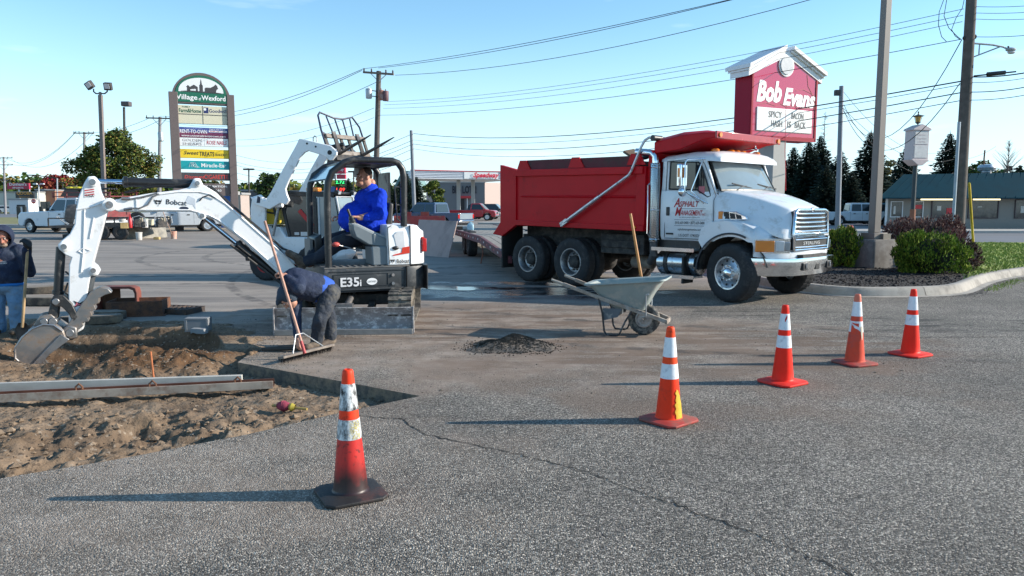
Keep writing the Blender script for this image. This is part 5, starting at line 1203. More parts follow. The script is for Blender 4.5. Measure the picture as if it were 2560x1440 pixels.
wheel(T,0,0,.205,.205,.105,-1,.105, 'plain', tyre_m=M('grey_tyre',(.05,.05,.05),.85, dirt=(.30,.27,.23), damt=.42, dscale=12), rim_m=steel, lugs=30)
SH = empty('shovel',(1.86,10.22,0),0, 'long handled shovel standing behind the wheelbarrow against the dump truck side of it', 'shovel'); T = SH
top = at(1576,534,10.35) - SH.location
b = MB(); b.tube([(0,0,.22), top],[.021,.019],10); b.build('shaft', M('orange_ash_wood',(.50,.22,.06),.5, var=.25, scale=12), T)
b = MB(); b.loft([[(-.05,.0,.30),(0,.03,.30),(.05,.0,.30),(0,.02,.295)],[(-.12,.01,.2),(0,.05,.2),(.12,.01,.2),(0,.04,.195)],[(-.11,.01,.03),(0,.04,.0),(.11,.01,.03),(0,.03,.0)]]); b.build('blade', dark_metal, T)

# broom held by the bending worker
h0, h1 = gp(702,905,.03), gp(830,872,.03)
bc = (h0 + h1) / 2
BR_ = empty('push_broom', bc,0, 'wide push broom with a long pale wooden handle held by the bending worker', 'broom'); T = BR_
d = (h1 - h0).normalized(); hl = (h1 - h0).length / 2; up_ = Vector((-.05,.25,1)).normalized()
b = MB(); b.beam(d * -hl + Vector((0,0,.045)), d * hl + Vector((0,0,.045)),.085,.028, up=up_); b.build('head', M('broom_board',(.16,.13,.11),.7, dirt=(.3,.26,.22), damt=.4, dscale=8), T, bevel=.004)
b = MB(); rnd = random.Random(9); nn_ = d.cross(Vector((0,0,1)))
for i in range(620):
    q = d * rnd.uniform(-hl, hl) + nn_ * rnd.uniform(-.035,.035); e_ = q + nn_ * rnd.gauss(0,.012) + d * rnd.gauss(0,.01)
    b.add([(q.x - .002, q.y,.032),(q.x + .002, q.y,.032),(e_.x, e_.y,-.028)],[(0,1,2)])
tag(b.build('bristles', M('bristle',(.03,.022,.018),.9), T, smooth=0), kind='stuff')
ptop = at(662,553,8.62) - bc; pbot = Vector((gp(762,884,.07) - bc))
b = MB(); b.tube([pbot, pbot.lerp(ptop,.5), ptop],[.016,.0165,.0155],12); b.build('handle', M('pink_ash_wood',(.46,.25,.18),.5, var=.25, scale=10), T)
b = MB(); b.cyl(pbot, pbot.lerp(ptop,.09),.019,12); b.build('ferrule', M('red_tape',(.40,.05,.05),.5), T)
b = MB(); j_ = pbot.lerp(ptop,.13); b.tube([d * (-hl * .55) + Vector((0,0,.06)), j_ + d * -.06 + Vector((0,0,.02)), j_ + d * .06 + Vector((0,0,.02)), d * (hl * .62) + Vector((0,0,.06))],.007,6); b.build('brace', galv, T)
# shovel of the standing worker
s0, s1 = at(56,818,10.05), at(69,622,10.0)
S2 = empty('shovel', s0,0, 'shovel with a pale wooden shaft held upright by the worker in the hooded top', 'shovel'); T = S2
b = MB(); b.tube([(0,0,.0), s1 - s0],[.019,.018],10); b.build('shaft', wood_pale, T)
b = MB(); b.loft([[(-.05,.0,.06),(0,.03,.06),(.05,.0,.06),(0,.02,.055)],[(-.11,.01,-.03),(0,.05,-.03),(.11,.01,-.03),(0,.04,-.035)],[(-.09,.01,-.18),(0,.04,-.22),(.09,.01,-.18),(0,.03,-.22)]]); b.build('blade', dark_metal, T)

# ================================================================ ROUND THE DIG
gv = M('dark_gravel',(.09,.078,.068),.9, var=.6, scale=4, dirt=(.23,.18,.14), damt=.35, dscale=3)
rnd = random.Random(31); b = MB(); gc = (.02,8.92)
def gpile(x, y):
    q = math.hypot((x - gc[0]) / .50,(y - gc[1]) / .38) + .25 * noise.noise(Vector((x * 4, y * 4,0))); q2 = math.hypot((x + .30) / .25,(y - 8.72) / .2)
    return max(0,1 - q) * .15 + max(0,1 - q2) * .06
g = 46; vs = []
for i in range(g + 1):
    for j in range(g + 1):
        x = gc[0] - .75 + 1.4 * i / g; y = gc[1] - .55 + 1.1 * j / g; vs.append((x, y, gpile(x, y) - .002 + (rnd.uniform(0,.008) if gpile(x, y) > 0 else -.003)))
b.add(vs,[(i * (g + 1) + j,(i + 1) * (g + 1) + j,(i + 1) * (g + 1) + j + 1, i * (g + 1) + j + 1) for i in range(g) for j in range(g)])
for _ in range(4200):
    x, y = rnd.gauss(gc[0] - .03,.22), rnd.gauss(gc[1],.17); z = gpile(x, y); s_ = rnd.uniform(.004,.014)
    b.add([(x - s_, y, z),(x + s_, y + s_ * .3, z),(x, y + s_, z + s_ * .4),(x, y - s_ * .4, z + s_ * 1.3)],[(0,1,3),(1,2,3),(2,0,3)])
tag(b.build('gravel_heap', gv, smooth=0), kind='stuff')
# steel screed rails lying across the dug soil
f0, f1 = gp(-160,978,-.04), gp(606,953,-.04); f0.z = f1.z = 0; fx_ = (f1 - f0); d = (f1 - f0).normalized()
pale = M('bleached_timber',(.46,.44,.40),.75, var=.15, scale=4, dirt=(.33,.30,.27), damt=.4, dscale=3, streak=(.3,1,1))
e = empty('timber_form',(0,0,0),0, 'long pale grey timber board on edge lying across the dug soil', 'board')
b = MB(); b.beam(f0 + Vector((0,0,-.04)), f1 + Vector((0,0,-.035)),.045,.12); b.build('board', pale, e, bevel=.004)
g0, g1 = gp(-160,1008,-.07), gp(683,969,-.07); g0.z = g1.z = 0; d = (g1 - g0).normalized(); nrm = Vector((-d.y, d.x,0))
e = empty('screed_rail',(0,0,0),0, 'rusty steel channel rail with hoop pins lying in front of the pale board', 'steel rail')
b = MB(); b.beam(g0 + Vector((0,0,-.055)), g1 + Vector((0,0,-.04)),.012,.075); b.build('web', M('mortared_steel',(.32,.28,.235),.8, var=.3, dirt=(.16,.09,.06), damt=.35, dscale=5), e, bevel=.002)
b = MB()
for k_ in (0,): b.beam(g0 + nrm * .05 + Vector((0,0,-.088)), g1 + nrm * .05 + Vector((0,0,-.074)),.11,.008); b.beam(g0 + nrm * .10 + Vector((0,0,-.05)), g1 + nrm * .10 + Vector((0,0,-.036)),.010,.07)
b.build('flange', M('wet_rust',(.13,.045,.025),.55, var=.4), e)
for t in (.40,.62,.885):
    q = g0.lerp(g1, t) + nrm * .05 + Vector((0,0,-.05))
    b = MB(); b.tube([q + d * -.03, q + d * -.028 + Vector((0,0,.06)), q + Vector((0,0,.09)), q + d * .028 + Vector((0,0,.06)), q + d * .03],.010,7); b.beam(q + d * .02 + Vector((0,0,.03)), q + d * .17 + Vector((0,0,.025)),.03,.012); b.build('hoop_pin', rust, e)
# rebar stake, twine reel
q = gp(367,944,-.05)
e = tag(MB().tube([q + Vector((0,.15,-.1)), q + Vector((-.02,.15,.24))],.010,8).build('rebar_stake', M('orange_rebar',(.50,.16,.06),.7, var=.3), None), 'thin rusty orange stake driven into the spoil heap', 'stake')
e = empty('twine_reel', gp(715,1028,-.09), R(-12), 'reel of pink twine on a wooden stick lying on the soil near the pit corner', 'twine reel')
b = MB(); b.ball((-.02,0,.045),.05,(1.25,.95,.85),20)
for i in range(14): b.lathe([(.044 - abs(i - 6.5) * .0028,-.004),(.05 - abs(i - 6.5) * .0034,0),(.044 - abs(i - 6.5) * .0028,.004)],(-.075 + .0085 * i,0,.045),(1,.25 * (-1) ** i,.2),16)
b.build('twine', M('pink_twine',(.28,.04,.07),.85, var=.4, scale=40), e)
b = MB(); b.cyl((-.13,0,.045),(.20,0,.03),.012,10); b.build('stick', M('yellow_wood',(.38,.26,.08),.6), e)
b = MB(); b.lathe([(.03,0),(.035,.02),(.02,.05)],(.04,0,.04),(1,0,0),12); b.build('wrap', M('yellow_tape',(.45,.36,.05),.5), e)
# cast iron frame of the drain, standing box and loose grate
def opn(nm, p, rz, lab, cat): return empty(nm, p, rz, lab, cat)
q = gp(325,792)
e = opn('drain_box',(q.x, q.y + .30,0), R(12), 'rusty open iron drain box standing by the hole', 'iron box')
b = MB(); W_, D_, Hh = .40,.28,.23
for x0, x1, y0, y1 in ((-W_, W_,-D_,-D_ + .02),(-W_, W_, D_ - .02, D_),(-W_,-W_ + .02,-D_, D_),(W_ - .02, W_,-D_, D_)): b.box(x0, x1, y0, y1,0, Hh)
b.box(-W_ - .04, W_ + .04,-D_ - .05, D_ + .04,0,.015); b.build('box_wall', rust, e, bevel=.004)
b = MB(); b.box(-W_ + .02, W_ - .02,-D_ + .02, D_ - .02,.0,.12); b.build('inner_bottom', M('inner_black',(.01,.01,.012),.5), e)  # near-black fill in the bottom of the box
e = opn('kerb_inlet_hood',(q.x - .42, q.y + .48,0), R(10), 'rusty curved iron hood standing behind the open drain box', 'iron hood')
b = MB(); pr2 = [(-.30,0),(-.30,.34),(-.26,.40),(-.18,.42),(.22,.42),(.29,.39),(.31,.32),(.31,0),(.28,0),(.28,.31),(.26,.36),(.20,.385),(-.17,.385),(-.24,.36),(-.27,.33),(-.27,0)]
b.prism(pr2,-.12,.14); b.build('hood', M('red_rust',(.22,.06,.04),.7, var=.35, dirt=(.09,.05,.04), damt=.35), e, bevel=.006)
b = MB(); b.box(-.27,.0,.11,.13,0,.385); b.build('back_plate', rust, e)
q = gp(432,785)
e = opn('drain_grate',(q.x, q.y + .18,0), R(-14), 'black cast iron drain grate lying flat on the ground right of the rusty box', 'grate')
b = MB(); GW, GD = .33,.24
for x0, x1, y0, y1 in ((-GW, GW,-GD,-GD + .04),(-GW, GW, GD - .04, GD),(-GW,-GW + .04,-GD, GD),(GW - .04, GW,-GD, GD)): b.box(x0, x1, y0, y1,.0,.085)
b.build('frame', iron, e, bevel=.006)
for i in range(7):
    b = MB(); x = -GW + .08 + i * .0833; b.box(x - .014, x + .014,-GD + .04, GD - .04,.03,.08); b.build('bar', iron, e, bevel=.004)
for y in (-.08,.08):
    b = MB(); b.box(-GW + .04, GW - .04, y - .014, y + .014,.03,.079); b.build('cross_rib', iron, e, bevel=.004)
# concrete blocks in the shade
blk = M('grey_block',(.20,.215,.23),.85, var=.1, bump=.3)
q = gp(490,831)
e = empty('concrete_block',(q.x - .02, q.y + .13,0), R(6), 'hollow grey concrete block standing on the asphalt by the heap', 'block', 'concrete blocks')
b = MB(); b.box(-.15,.15,-.09,.09,0,.018); b.box(-.15,.15,-.09,.09,.165,.185); b.box(-.15,-.12,-.09,.09,.018,.165); b.box(.12,.15,-.09,.09,.018,.165); b.box(-.12,.12,-.085,-.06,.018,.165); b.box(-.015,.015,-.06,.09,.018,.165); b.build('shell', blk, e, bevel=.004)
e = empty('concrete_block',(q.x + .08, q.y - .08,0), R(-8), 'half size solid block in front of the hollow grey one', 'block', 'concrete blocks')
b = MB(); b.prism([(-.10,0),(-.06,.015),(-.02,0),(.10,0),(.09,.07),(-.10,.07)],-.05,.05); b.build('body', M('pale_block',(.26,.275,.29),.85, bump=.3), e, bevel=.006)
# broken asphalt slabs lifted out of the pavement, lying behind the hole
slab_m = M('broken_asphalt',(.07,.058,.05),.95, var=.4, bump=.8, bscale=30, dirt=(.22,.17,.12), damt=.4, dscale=4)
slab_top = M('slab_dust',(.24,.20,.16),.95, var=.25, bump=.4)
rnd = random.Random(44)
for k,(px, py, wd, dp, rz, lab) in enumerate([(92,735,.95,.30,4, 'long broken slab of asphalt lying farthest behind the standing worker'),(105,765,1.25,.42,-3, 'wide broken slab of asphalt lying nearer the digging bucket'),(190,752,.5,.3,14, 'small broken slab of asphalt between the stick and the drain box'),
                                              (222,812,.7,.25,8, 'light dusty slab of asphalt leaning on the rim of the hole'),(262,800,.45,.3,-20, 'rubble slab lying against the rusty drain box')]):
    q = gp(px, py); outl = [(wd * .5 * rnd.uniform(.85,1.1) * math.cos(a) * (1.25 if abs(math.cos(a)) > .7 else 1), dp * .6 * rnd.uniform(.8,1.15) * math.sin(a)) for a in [i * 2 * math.pi / 11 for i in range(11)]]
    b = MB(); b.prism(outl,0,.11 + .02 * (k < 2), 'z'); o = b.build('asphalt_slab',[slab_m], None, bevel=.008); o.location = (q.x, q.y + dp * .4,.005 if not inside_pit(np.array([q.x]), np.array([q.y + dp * .4]))[0] else -.06); o.rotation_euler = (R(rnd.uniform(-3,3)), R(rnd.uniform(-3,3)), R(rz)); tag(o, lab, 'asphalt slab', 'broken slabs of asphalt')
    b = MB(); b.prism([(x * .96, y * .94) for x, y in outl],.111 + .02 * (k < 2),.118 + .02 * (k < 2), 'z'); b.build('dusty_top', slab_top, o, smooth=0)
b = MB(); q = gp(655,888); b.tube([Vector((-.28,0,.03)), Vector((-.1,.02,.035)), Vector((.2,.05,.03))],[.02,.028,.02],8); b.cbox((.05,.12,.045),(.34,.10,.02),(0,0,.2))
o = b.build('scrap_lumber', M('dark_scrap',(.05,.045,.04),.8), None); o.location = (gp(708,884).x, gp(708,884).y + .1,0); tag(o, 'dark piece of scrap lying on the ground behind the broom head', 'scrap')
# ================================================================ PEOPLE
def flesh(parent, name, m, parts, voxel=.012, wrinkle=0.0, wsize=.12, smooth_it=4, label=None):
    """parts: ('c', p, q, r1, r2) tapered limb or ('e', centre, (rx, ry, rz), rot) ellipsoid; fused into one skin."""
    b = MB()
    for k in parts:
        if k[0] == 'c':
            p, q = Vector(k[1]), Vector(k[2]); r1, r2 = k[3], k[4]; d = (q - p).normalized(); pts, rs = [],[]
            for a in (85,60,30): pts.append(p - d * r1 * math.sin(R(a))); rs.append(r1 * math.cos(R(a)))
            pts += [p, q]; rs += [r1, r2]
            for a in (30,60,85): pts.append(q + d * r2 * math.sin(R(a))); rs.append(r2 * math.cos(R(a)))
            b.tube(pts, rs,14)
        else:
            Mx = Matrix.Translation(Vector(k[1])) @ (Euler(k[3]).to_matrix().to_4x4() if len(k) > 3 else Matrix()); c = MB(); c.ball((0,0,0),1, k[2],16)
            b.add([Mx @ Vector(v) for v in c.v], c.f)
    o = b.build(name, m, parent, smooth=180)
    r = o.modifiers.new('fuse', 'REMESH'); r.mode = 'VOXEL'; r.voxel_size = voxel; r.use_smooth_shade = True
    s = o.modifiers.new('smooth', 'SMOOTH'); s.iterations = smooth_it; s.factor = .6
    if wrinkle:
        tx = bpy.data.textures.new(name + '_folds', 'CLOUDS'); tx.noise_scale = wsize; tx.noise_depth = 3
        dsp = o.modifiers.new('folds', 'DISPLACE'); dsp.texture = tx; dsp.strength = wrinkle; dsp.mid_level = .5; dsp.texture_coords = 'LOCAL'
    if label: o['label'] = label
    return o
def hand(wrist, d, palm_n, side, curl=.6, s=1.0):
    """Palm, four bent fingers of different length and a thumb; returns limb parts. d: pointing direction, palm_n: out of the palm."""
    d = Vector(d).normalized(); n = Vector(palm_n); n = (n - d * n.dot(d)).normalized(); l = d.cross(n) * side; w = Vector(wrist); P = []
    for k in (-1.4,-.5,.5,1.4):
        P.append(('c', w + d * .012 * s + l * k * .012 * s, w + d * .085 * s + l * k * .019 * s,.016 * s,.0135 * s))
    for k, ln in ((-1.4,.062),(-.5,.076),(.5,.080),(1.4,.068)):
        p = w + d * .09 * s + l * k * .0205 * s; a = curl; dirs = []
        for seg, f in enumerate((.42,.32,.26)):
            dd = (d * math.cos(a) + n * math.sin(a)).normalized(); q = p + dd * ln * s * f; P.append(('c', p, q,(.0098 - .001 * seg) * s,(.0090 - .001 * seg) * s)); p = q; a += curl * 1.05
    p = w + d * .03 * s - l * .028 * s; q = p + (d * .5 - l * .45 + n * .55).normalized() * .042 * s; P.append(('c', p, q,.0135 * s,.011 * s)); P.append(('c', q, q + (d * .75 + n * .6 + l * .1).normalized() * .034 * s,.011 * s,.009 * s))
    return P
def head(c, fwd, s=1.0, chin=1.0):
    """Skull, jaw, nose, brow, ears, lips as parts; c is the middle of the head."""
    f = Vector(fwd).normalized(); r = Vector((f.y,-f.x,0)).normalized(); u = r.cross(f); c = Vector(c)
    rot = Matrix((r, f, u)).transposed().to_euler()
    L_ = lambda x, y, z: c + (r * x + f * y + u * z) * s
    P = [('e', L_(0,-.012,.025),(.078 * s,.096 * s,.098 * s), rot),('e', L_(0,.030,-.045),(.060 * s,.062 * s,.072 * s), rot),('e', L_(0,.066,-.088),(.030 * s,.024 * s,.022 * s * chin), rot),
         ('c', L_(0,.088,.022), L_(0,.112,-.026),.010 * s,.0155 * s),('e', L_(-.012,.100,-.03),(.010 * s,.012 * s,.008 * s), rot),('e', L_(.012,.100,-.03),(.010 * s,.012 * s,.008 * s), rot),
         ('c', L_(-.036,.078,.034), L_(.036,.078,.034),.013 * s,.013 * s),('c', L_(-.020,.088,-.060), L_(.020,.088,-.060),.008 * s,.008 * s),('c', L_(-.017,.086,-.073), L_(.017,.086,-.073),.009 * s,.009 * s),
         ('e', L_(-.045,.058,-.02),(.024 * s,.026 * s,.026 * s), rot),('e', L_(.045,.058,-.02),(.024 * s,.026 * s,.026 * s), rot),
         ('e', L_(-.080,-.012,-.008),(.012 * s,.022 * s,.034 * s), rot),('e', L_(.080,-.012,-.008),(.012 * s,.022 * s,.034 * s), rot)]
    return P, L_, rot
def face_bits(parent, L_, rot, s=1.0, hair_m=None):
    for x in (-.031,.031):
        b = MB(); b.ball(L_(x,.080,.012),.0115 * s,(1,1,1),10); b.build('eye', M('eye_white',(.55,.52,.5),.3), parent)
        b = MB(); b.ball(L_(x,.089,.012),.0062 * s,(1,1,1),8); b.build('pupil', black_txt, parent)
    b = MB()
    for x in (-1,1): b.tube([L_(x * .015,.092,.036), L_(x * .032,.091,.042), L_(x * .050,.079,.036)],.0045 * s,6)
    b.build('eyebrow', hair_m or M('dark_hair',(.03,.02,.015),.8), parent)

# --- operator in the seat (excavator local axes: x forward, y towards the camera)
OP = empty('person',(0,0,0),0, 'heavy set man in a bright blue long sleeved shirt sitting at the excavator levers', 'person')
OP.location = EX.location; OP.rotation_euler = EX.rotation_euler
hp, L_, rot = head((-.13,.06,2.105),(1,.10,-.10),1.10)
arm_n = [('c',(-.27,.33,1.80),(-.20,.46,1.57),.085,.062),('c',(-.20,.46,1.57),(.06,.50,1.52),.055,.040)]
nk = [('c',(-.20,.06,1.93),(-.15,.06,2.03),.098,.088),('e',(-.07,.06,2.005),(.07,.075,.05)),('e',(-.23,.06,2.02),(.06,.08,.06))]
bd = hp + nk + arm_n + hand((.07,.50,1.53),(1,.05,.05),(0,0,-1),1,.75,1.12) + hand((.15,-.32,1.52),(1,0,0),(0,0,-1),-1,.75,1.1) + [
      ('e',(-.18,.06,1.55),(.17,.19,.24)),('c',(-.22,-.25,1.80),(-.1,-.36,1.56),.07,.055),('c',(-.1,-.36,1.56),(.14,-.32,1.52),.05,.038),
      ('c',(-.18,.18,1.28),(.30,.24,1.17),.10,.075),('c',(.30,.24,1.17),(.62,.20,.92),.065,.05),('c',(-.18,-.08,1.28),(.36,-.10,1.18),.10,.075),('c',(.36,-.10,1.18),(.66,-.10,.84),.06,.05)]
flesh(OP, 'body', skin, bd,.0085, smooth_it=2); face_bits(OP, L_, rot,1.1)
hairm = M('cropped_hair',(.06,.038,.028),.85, var=.3, scale=60)
flesh(OP, 'hair', hairm,[('e', L_(0,-.032,.050),(.081 * 1.1,.084 * 1.1,.080 * 1.1), rot),('e', L_(0,-.052,.018),(.074 * 1.1,.062 * 1.1,.07 * 1.1), rot)],.010, smooth_it=1)
flesh(OP, 'beard', M('stubble',(.20,.11,.08),.8),[('e', L_(0,.050,-.078),(.047,.038,.034), rot)],.007, smooth_it=2)
blue = M('blue_shirt',(.008,.05,.60),.85, var=.25, scale=5, spec=.2, dirt=(.004,.02,.30), damt=.25, dscale=4, bump=2.5, bscale=11)
flesh(OP, 'shirt', blue,[('c',(-.22,.06,1.93),(-.20,.06,1.96),.115,.098),('e',(-.20,.06,1.76),(.22,.33,.20)),('e',(-.27,.06,1.58),(.22,.30,.27)),('e',(-.03,.06,1.53),(.31,.31,.24),(0,.35,0)),('e',(-.20,.06,1.40),(.30,.31,.20)),
      ('c',(-.28,.32,1.82),(-.24,.46,1.58),.118,.10),('c',(-.24,.46,1.57),(-.03,.51,1.52),.088,.058),('c',(-.24,-.20,1.82),(-.12,-.36,1.56),.115,.085),('c',(-.12,-.36,1.56),(.10,-.33,1.52),.078,.055)],.012,.04,.11,3)
navy = M('navy_trousers',(.014,.020,.036),.85, var=.25, scale=5, dirt=(.05,.055,.06), damt=.25, dscale=5)
flesh(OP, 'trousers', navy,[('e',(-.22,.06,1.28),(.26,.29,.15)),('c',(-.15,.20,1.26),(.32,.27,1.16),.145,.112),('c',(.32,.27,1.16),(.60,.22,.95),.105,.088),('c',(.60,.22,.95),(.80,.21,.90),.085,.08),
      ('c',(-.15,-.08,1.26),(.38,-.12,1.16),.145,.11),('c',(.38,-.12,1.16),(.62,-.10,.98),.105,.085)],.013,.02,.14)
bootm = M('tan_brown_boot',(.07,.05,.038),.75, var=.3, dirt=(.2,.16,.12), damt=.4, dscale=8)
flesh(OP, 'boot', bootm,[('c',(.80,.21,.89),(.86,.21,.92),.075,.072),('c',(.86,.21,.94),(1.00,.21,1.03),.062,.052),('c',(.84,.21,.86),(.82,.21,.82),.05,.045)],.010)
flesh(OP, 'boot', bootm,[('c',(.62,-.10,.96),(.64,-.10,.92),.07,.065),('c',(.64,-.10,.92),(.78,-.10,.90),.06,.05)],.010)

# --- worker bending over the broom
BW = empty('person',(-2.2,8.88,0),0, 'worker in a navy hooded top bending far forward over the push broom', 'person')
O = BW.location
def w_(px, py, Y): return at(px, py, Y) - O
hipL, hipR = w_(824,728,8.90), w_(798,722,9.08)
shl = w_(748,704,8.60); shr = w_(738,712,8.90)
kL, kR = w_(800,800,8.72), w_(822,792,8.98)
aL, aR = w_(790,862,8.80), w_(826,856,8.98); aL.z = .09; aR.z = .09
hc = w_(722,745,8.68); handp = w_(712,688,8.56)
hd_f = Vector((-.45,-.10,-.85))
hp, L2, rot2 = head(hc, hd_f,1.0)
elb = w_(748,722,8.44); 
elr = w_(740,790,8.75); hr = w_(745,848,8.62)
bd = hp + [('c', shl.lerp(shr,.5), hc,.06,.055),('c', hipL.lerp(hipR,.5), shl.lerp(shr,.5),.14,.15),('c', shl, elb,.05,.042),('c', elb, handp,.04,.03),('c', shr, elr,.05,.04),('c', elr, hr,.038,.028),
      ('c', hipL, kL,.085,.06),('c', kL, aL,.055,.045),('c', hipR, kR,.085,.06),('c', kR, aR,.055,.045)]
gr = (handp - elb).normalized()
bd += hand(handp - gr * .02,(-.75,-.1,.35),(-.35,.1,-.8),-1,.85,1.0) + hand(hr,(.1,-.2,-1),(.5,.5,0),1,.5,1.0)
flesh(BW, 'body', skin, bd,.0085, smooth_it=2); face_bits(BW, L2, rot2)
hood = M('navy_sweatshirt',(.012,.022,.055),.9, var=.2, scale=6, dirt=(.06,.075,.11), damt=.3, dscale=5, bump=2.5, bscale=12)
mid = shl.lerp(shr,.5); hipm = hipL.lerp(hipR,.5)
flesh(BW, 'jacket', hood,[('c', mid.lerp(hipm,-.05), mid.lerp(hipm,.70),.185,.175),('e', mid.lerp(hipm,.1),(.17,.20,.15)),('c', shl, elb,.085,.075),('c', elb, handp - gr * .05,.072,.050),('c', shr, elr,.085,.068),('c', elr, hr.lerp(elr,.15),.065,.048),
      ('c', mid, mid.lerp(hc,.55),.11,.10)],.012,.022,.12)
flesh(BW, 'hood', M('slate_hood',(.04,.06,.09),.9, var=.15),[('e', L2(0,-.035,.03),(.105,.108,.128), rot2),('e', L2(0,.0,.085),(.088,.10,.055), rot2),('c', L2(0,.095,.088), L2(0,.12,.082),.03,.022)],.010,.01,.08)
flesh(BW, 'shirt_hem', M('royal_blue_shirt',(.02,.09,.42),.8, var=.15),[('c', mid.lerp(hipm,.66), mid.lerp(hipm,.93),.172,.168),('e', mid.lerp(hipm,.92) + Vector((0,0,-.02)),(.165,.18,.145))],.011,.015,.1)
jean = M('dark_jeans',(.028,.036,.052),.88, var=.3, scale=5, dirt=(.13,.12,.10), damt=.35, dscale=4, bump=3, bscale=12)
flesh(BW, 'trousers', jean,[('e', hipm + Vector((.03,0,-.04)),(.165,.18,.155)),('c', hipL + Vector((0,0,-.03)), kL,.122,.086),('c', kL, aL + Vector((.01,0,.03)),.086,.074),('c', hipR + Vector((0,0,-.03)), kR,.122,.086),('c', kR, aR + Vector((.01,0,.03)),.086,.074)],.012,.035,.13)
for a_ in (aL, aR): flesh(BW, 'boot', bootm,[('c', a_ + Vector((.01,.03,-.02)), a_ + Vector((-.02,-.03,-.035)),.06,.055),('c', a_ + Vector((-.02,-.02,-.045)), a_ + Vector((-.07,-.15,-.05)),.05,.04)],.010)

# --- standing worker at the edge of the frame
SW = empty('person',(-6.95,10.3,-.07),0, 'bearded worker in a navy hooded sweatshirt and blue jeans standing with a shovel', 'person')
O = SW.location
hc = at(8,592,10.22) - O; fw = Vector((.30,-.78,-.42))
hp, L3, rot3 = head(hc, fw,1.02)
c0 = Vector((-.02,.0,0)); sl = Vector((.20,.0,1.15)); sr = Vector((-.24,.0,1.15)); hd = at(70,612,10.02) - O
el = Vector((.33,-.02,.86)); er = Vector((-.36,-.06,.86)); hr = Vector((-.18,-.24,.92))
bd = hp + [('c',(-.01,.02,1.16), hc,.065,.058),('c',(0,0,.80),(0,0,1.05),.14,.16),('c', sl, el,.05,.042),('c', el, hd - Vector((.02,0,.05)),.04,.03),('c', sr, er,.05,.042),('c', er, hr,.04,.03),
      ('c',(.09,0,.76),(.10,-.02,.42),.08,.058),('c',(.10,-.02,.42),(.09,.0,.09),.055,.04),('c',(-.11,0,.76),(-.14,-.02,.42),.08,.058),('c',(-.14,-.02,.42),(-.15,.0,.09),.055,.04)] + hand(hr,(1,-.2,.1),(0,.5,-.5),1,.7)
flesh(SW, 'body', M('weathered_skin',(.42,.17,.12),.6, var=.25, scale=18), bd,.0085, smooth_it=2); face_bits(SW, L3, rot3,1.02, M('grey_hair',(.2,.17,.15),.8))
flesh(SW, 'beard', M('grizzled_beard',(.36,.26,.20),.9, var=.4, scale=60),[('e', L3(0,.058,-.085),(.05,.042,.042), rot3),('c', L3(-.025,.092,-.048), L3(.025,.092,-.048),.008,.008),('c', L3(-.05,.04,-.05), L3(-.03,.07,-.09),.02,.02),('c', L3(.05,.04,-.05), L3(.03,.07,-.09),.02,.02)],.007,.008,.03,1)
flesh(SW, 'sweatshirt', hood,[('e',(-.02,.01,1.06),(.27,.17,.16)),('e',(-.01,0,.90),(.25,.18,.22)),('e',(0,0,.76),(.24,.175,.12)),('c', sl, el,.092,.082),('c', el, hd - Vector((.03,0,.07)),.078,.055),('c', sr, er,.092,.082),('c', er, hr,.075,.055),('e',(-.02,.03,1.20),(.17,.13,.09)),
      ('e',(-.02,-.15,.80),(.15,.04,.09))],.012,.02,.12)
# hood: open shell round the face
b = MB(); secs = []
for t, rr1 in ((-.11,.03),(-.10,.075),(-.06,.112),(.0,.125),(.045,.118),(.075,.105)):
    secs.append([L3(rr1 * math.sin(a) * (.93), t,.015 + rr1 * 1.12 * math.cos(a)) for a in [2 * math.pi * i / 22 for i in range(22)]])
b.loft(secs, caps=False); b.add(secs[0],[list(range(22))]); o = b.build('hood', hood, SW, smooth=80); md = o.modifiers.new('s', 'SOLIDIFY'); md.thickness = .02; md.offset = 1; md = o.modifiers.new('ss', 'SUBSURF'); md.levels = md.render_levels = 1
flesh(SW, 'glove', M('black_glove',(.015,.015,.017),.7),[('e', hd + Vector((.0,-.01,.015)),(.055,.055,.065)),('c', hd + Vector((.0,.0,-.03)), el.lerp(hd,.72),.045,.043)] + hand(hd - Vector((-.045,.02,.03)),(-.3,-.5,.8),(-.8,.2,-.2),1,.8,1.15),.009)
flesh(SW, 'shirt_hem', M('bright_blue_hem',(.01,.16,.50),.8),[('e',(0,0,.685),(.225,.165,.055))],.011,.01,.08)
flesh(SW, 'jeans', M('blue_jeans',(.15,.28,.44),.85, var=.3, scale=5, dirt=(.24,.27,.27), damt=.35, dscale=3, bump=3, bscale=12),[('e',(-.01,0,.66),(.205,.155,.12)),('c',(.09,0,.66),(.10,-.02,.40),.115,.09),('c',(.10,-.02,.40),(.09,.0,.06),.09,.08),('c',(-.11,0,.66),(-.14,-.02,.40),.115,.09),('c',(-.14,-.02,.40),(-.15,.0,.06),.09,.08)],.012,.03,.13)
for x in (.09,-.15): flesh(SW, 'boot', bootm,[('c',(x,.02,.06),(x,-.02,.05),.06,.055),('c',(x,-.02,.045),(x + .02,-.15,.04),.05,.04)],.010)
text(SW, 'ASPHALT', white_txt,(.09,-.185,1.0),(1,0,.05),(0,0,1),.016,.10,.004, name='chest_lettering', depth=.006); text(SW, 'MANAGEMENT', white_txt,(.09,-.187,.978),(1,0,.05),(0,0,1),.016,.12,.004, name='chest_lettering', depth=.006)
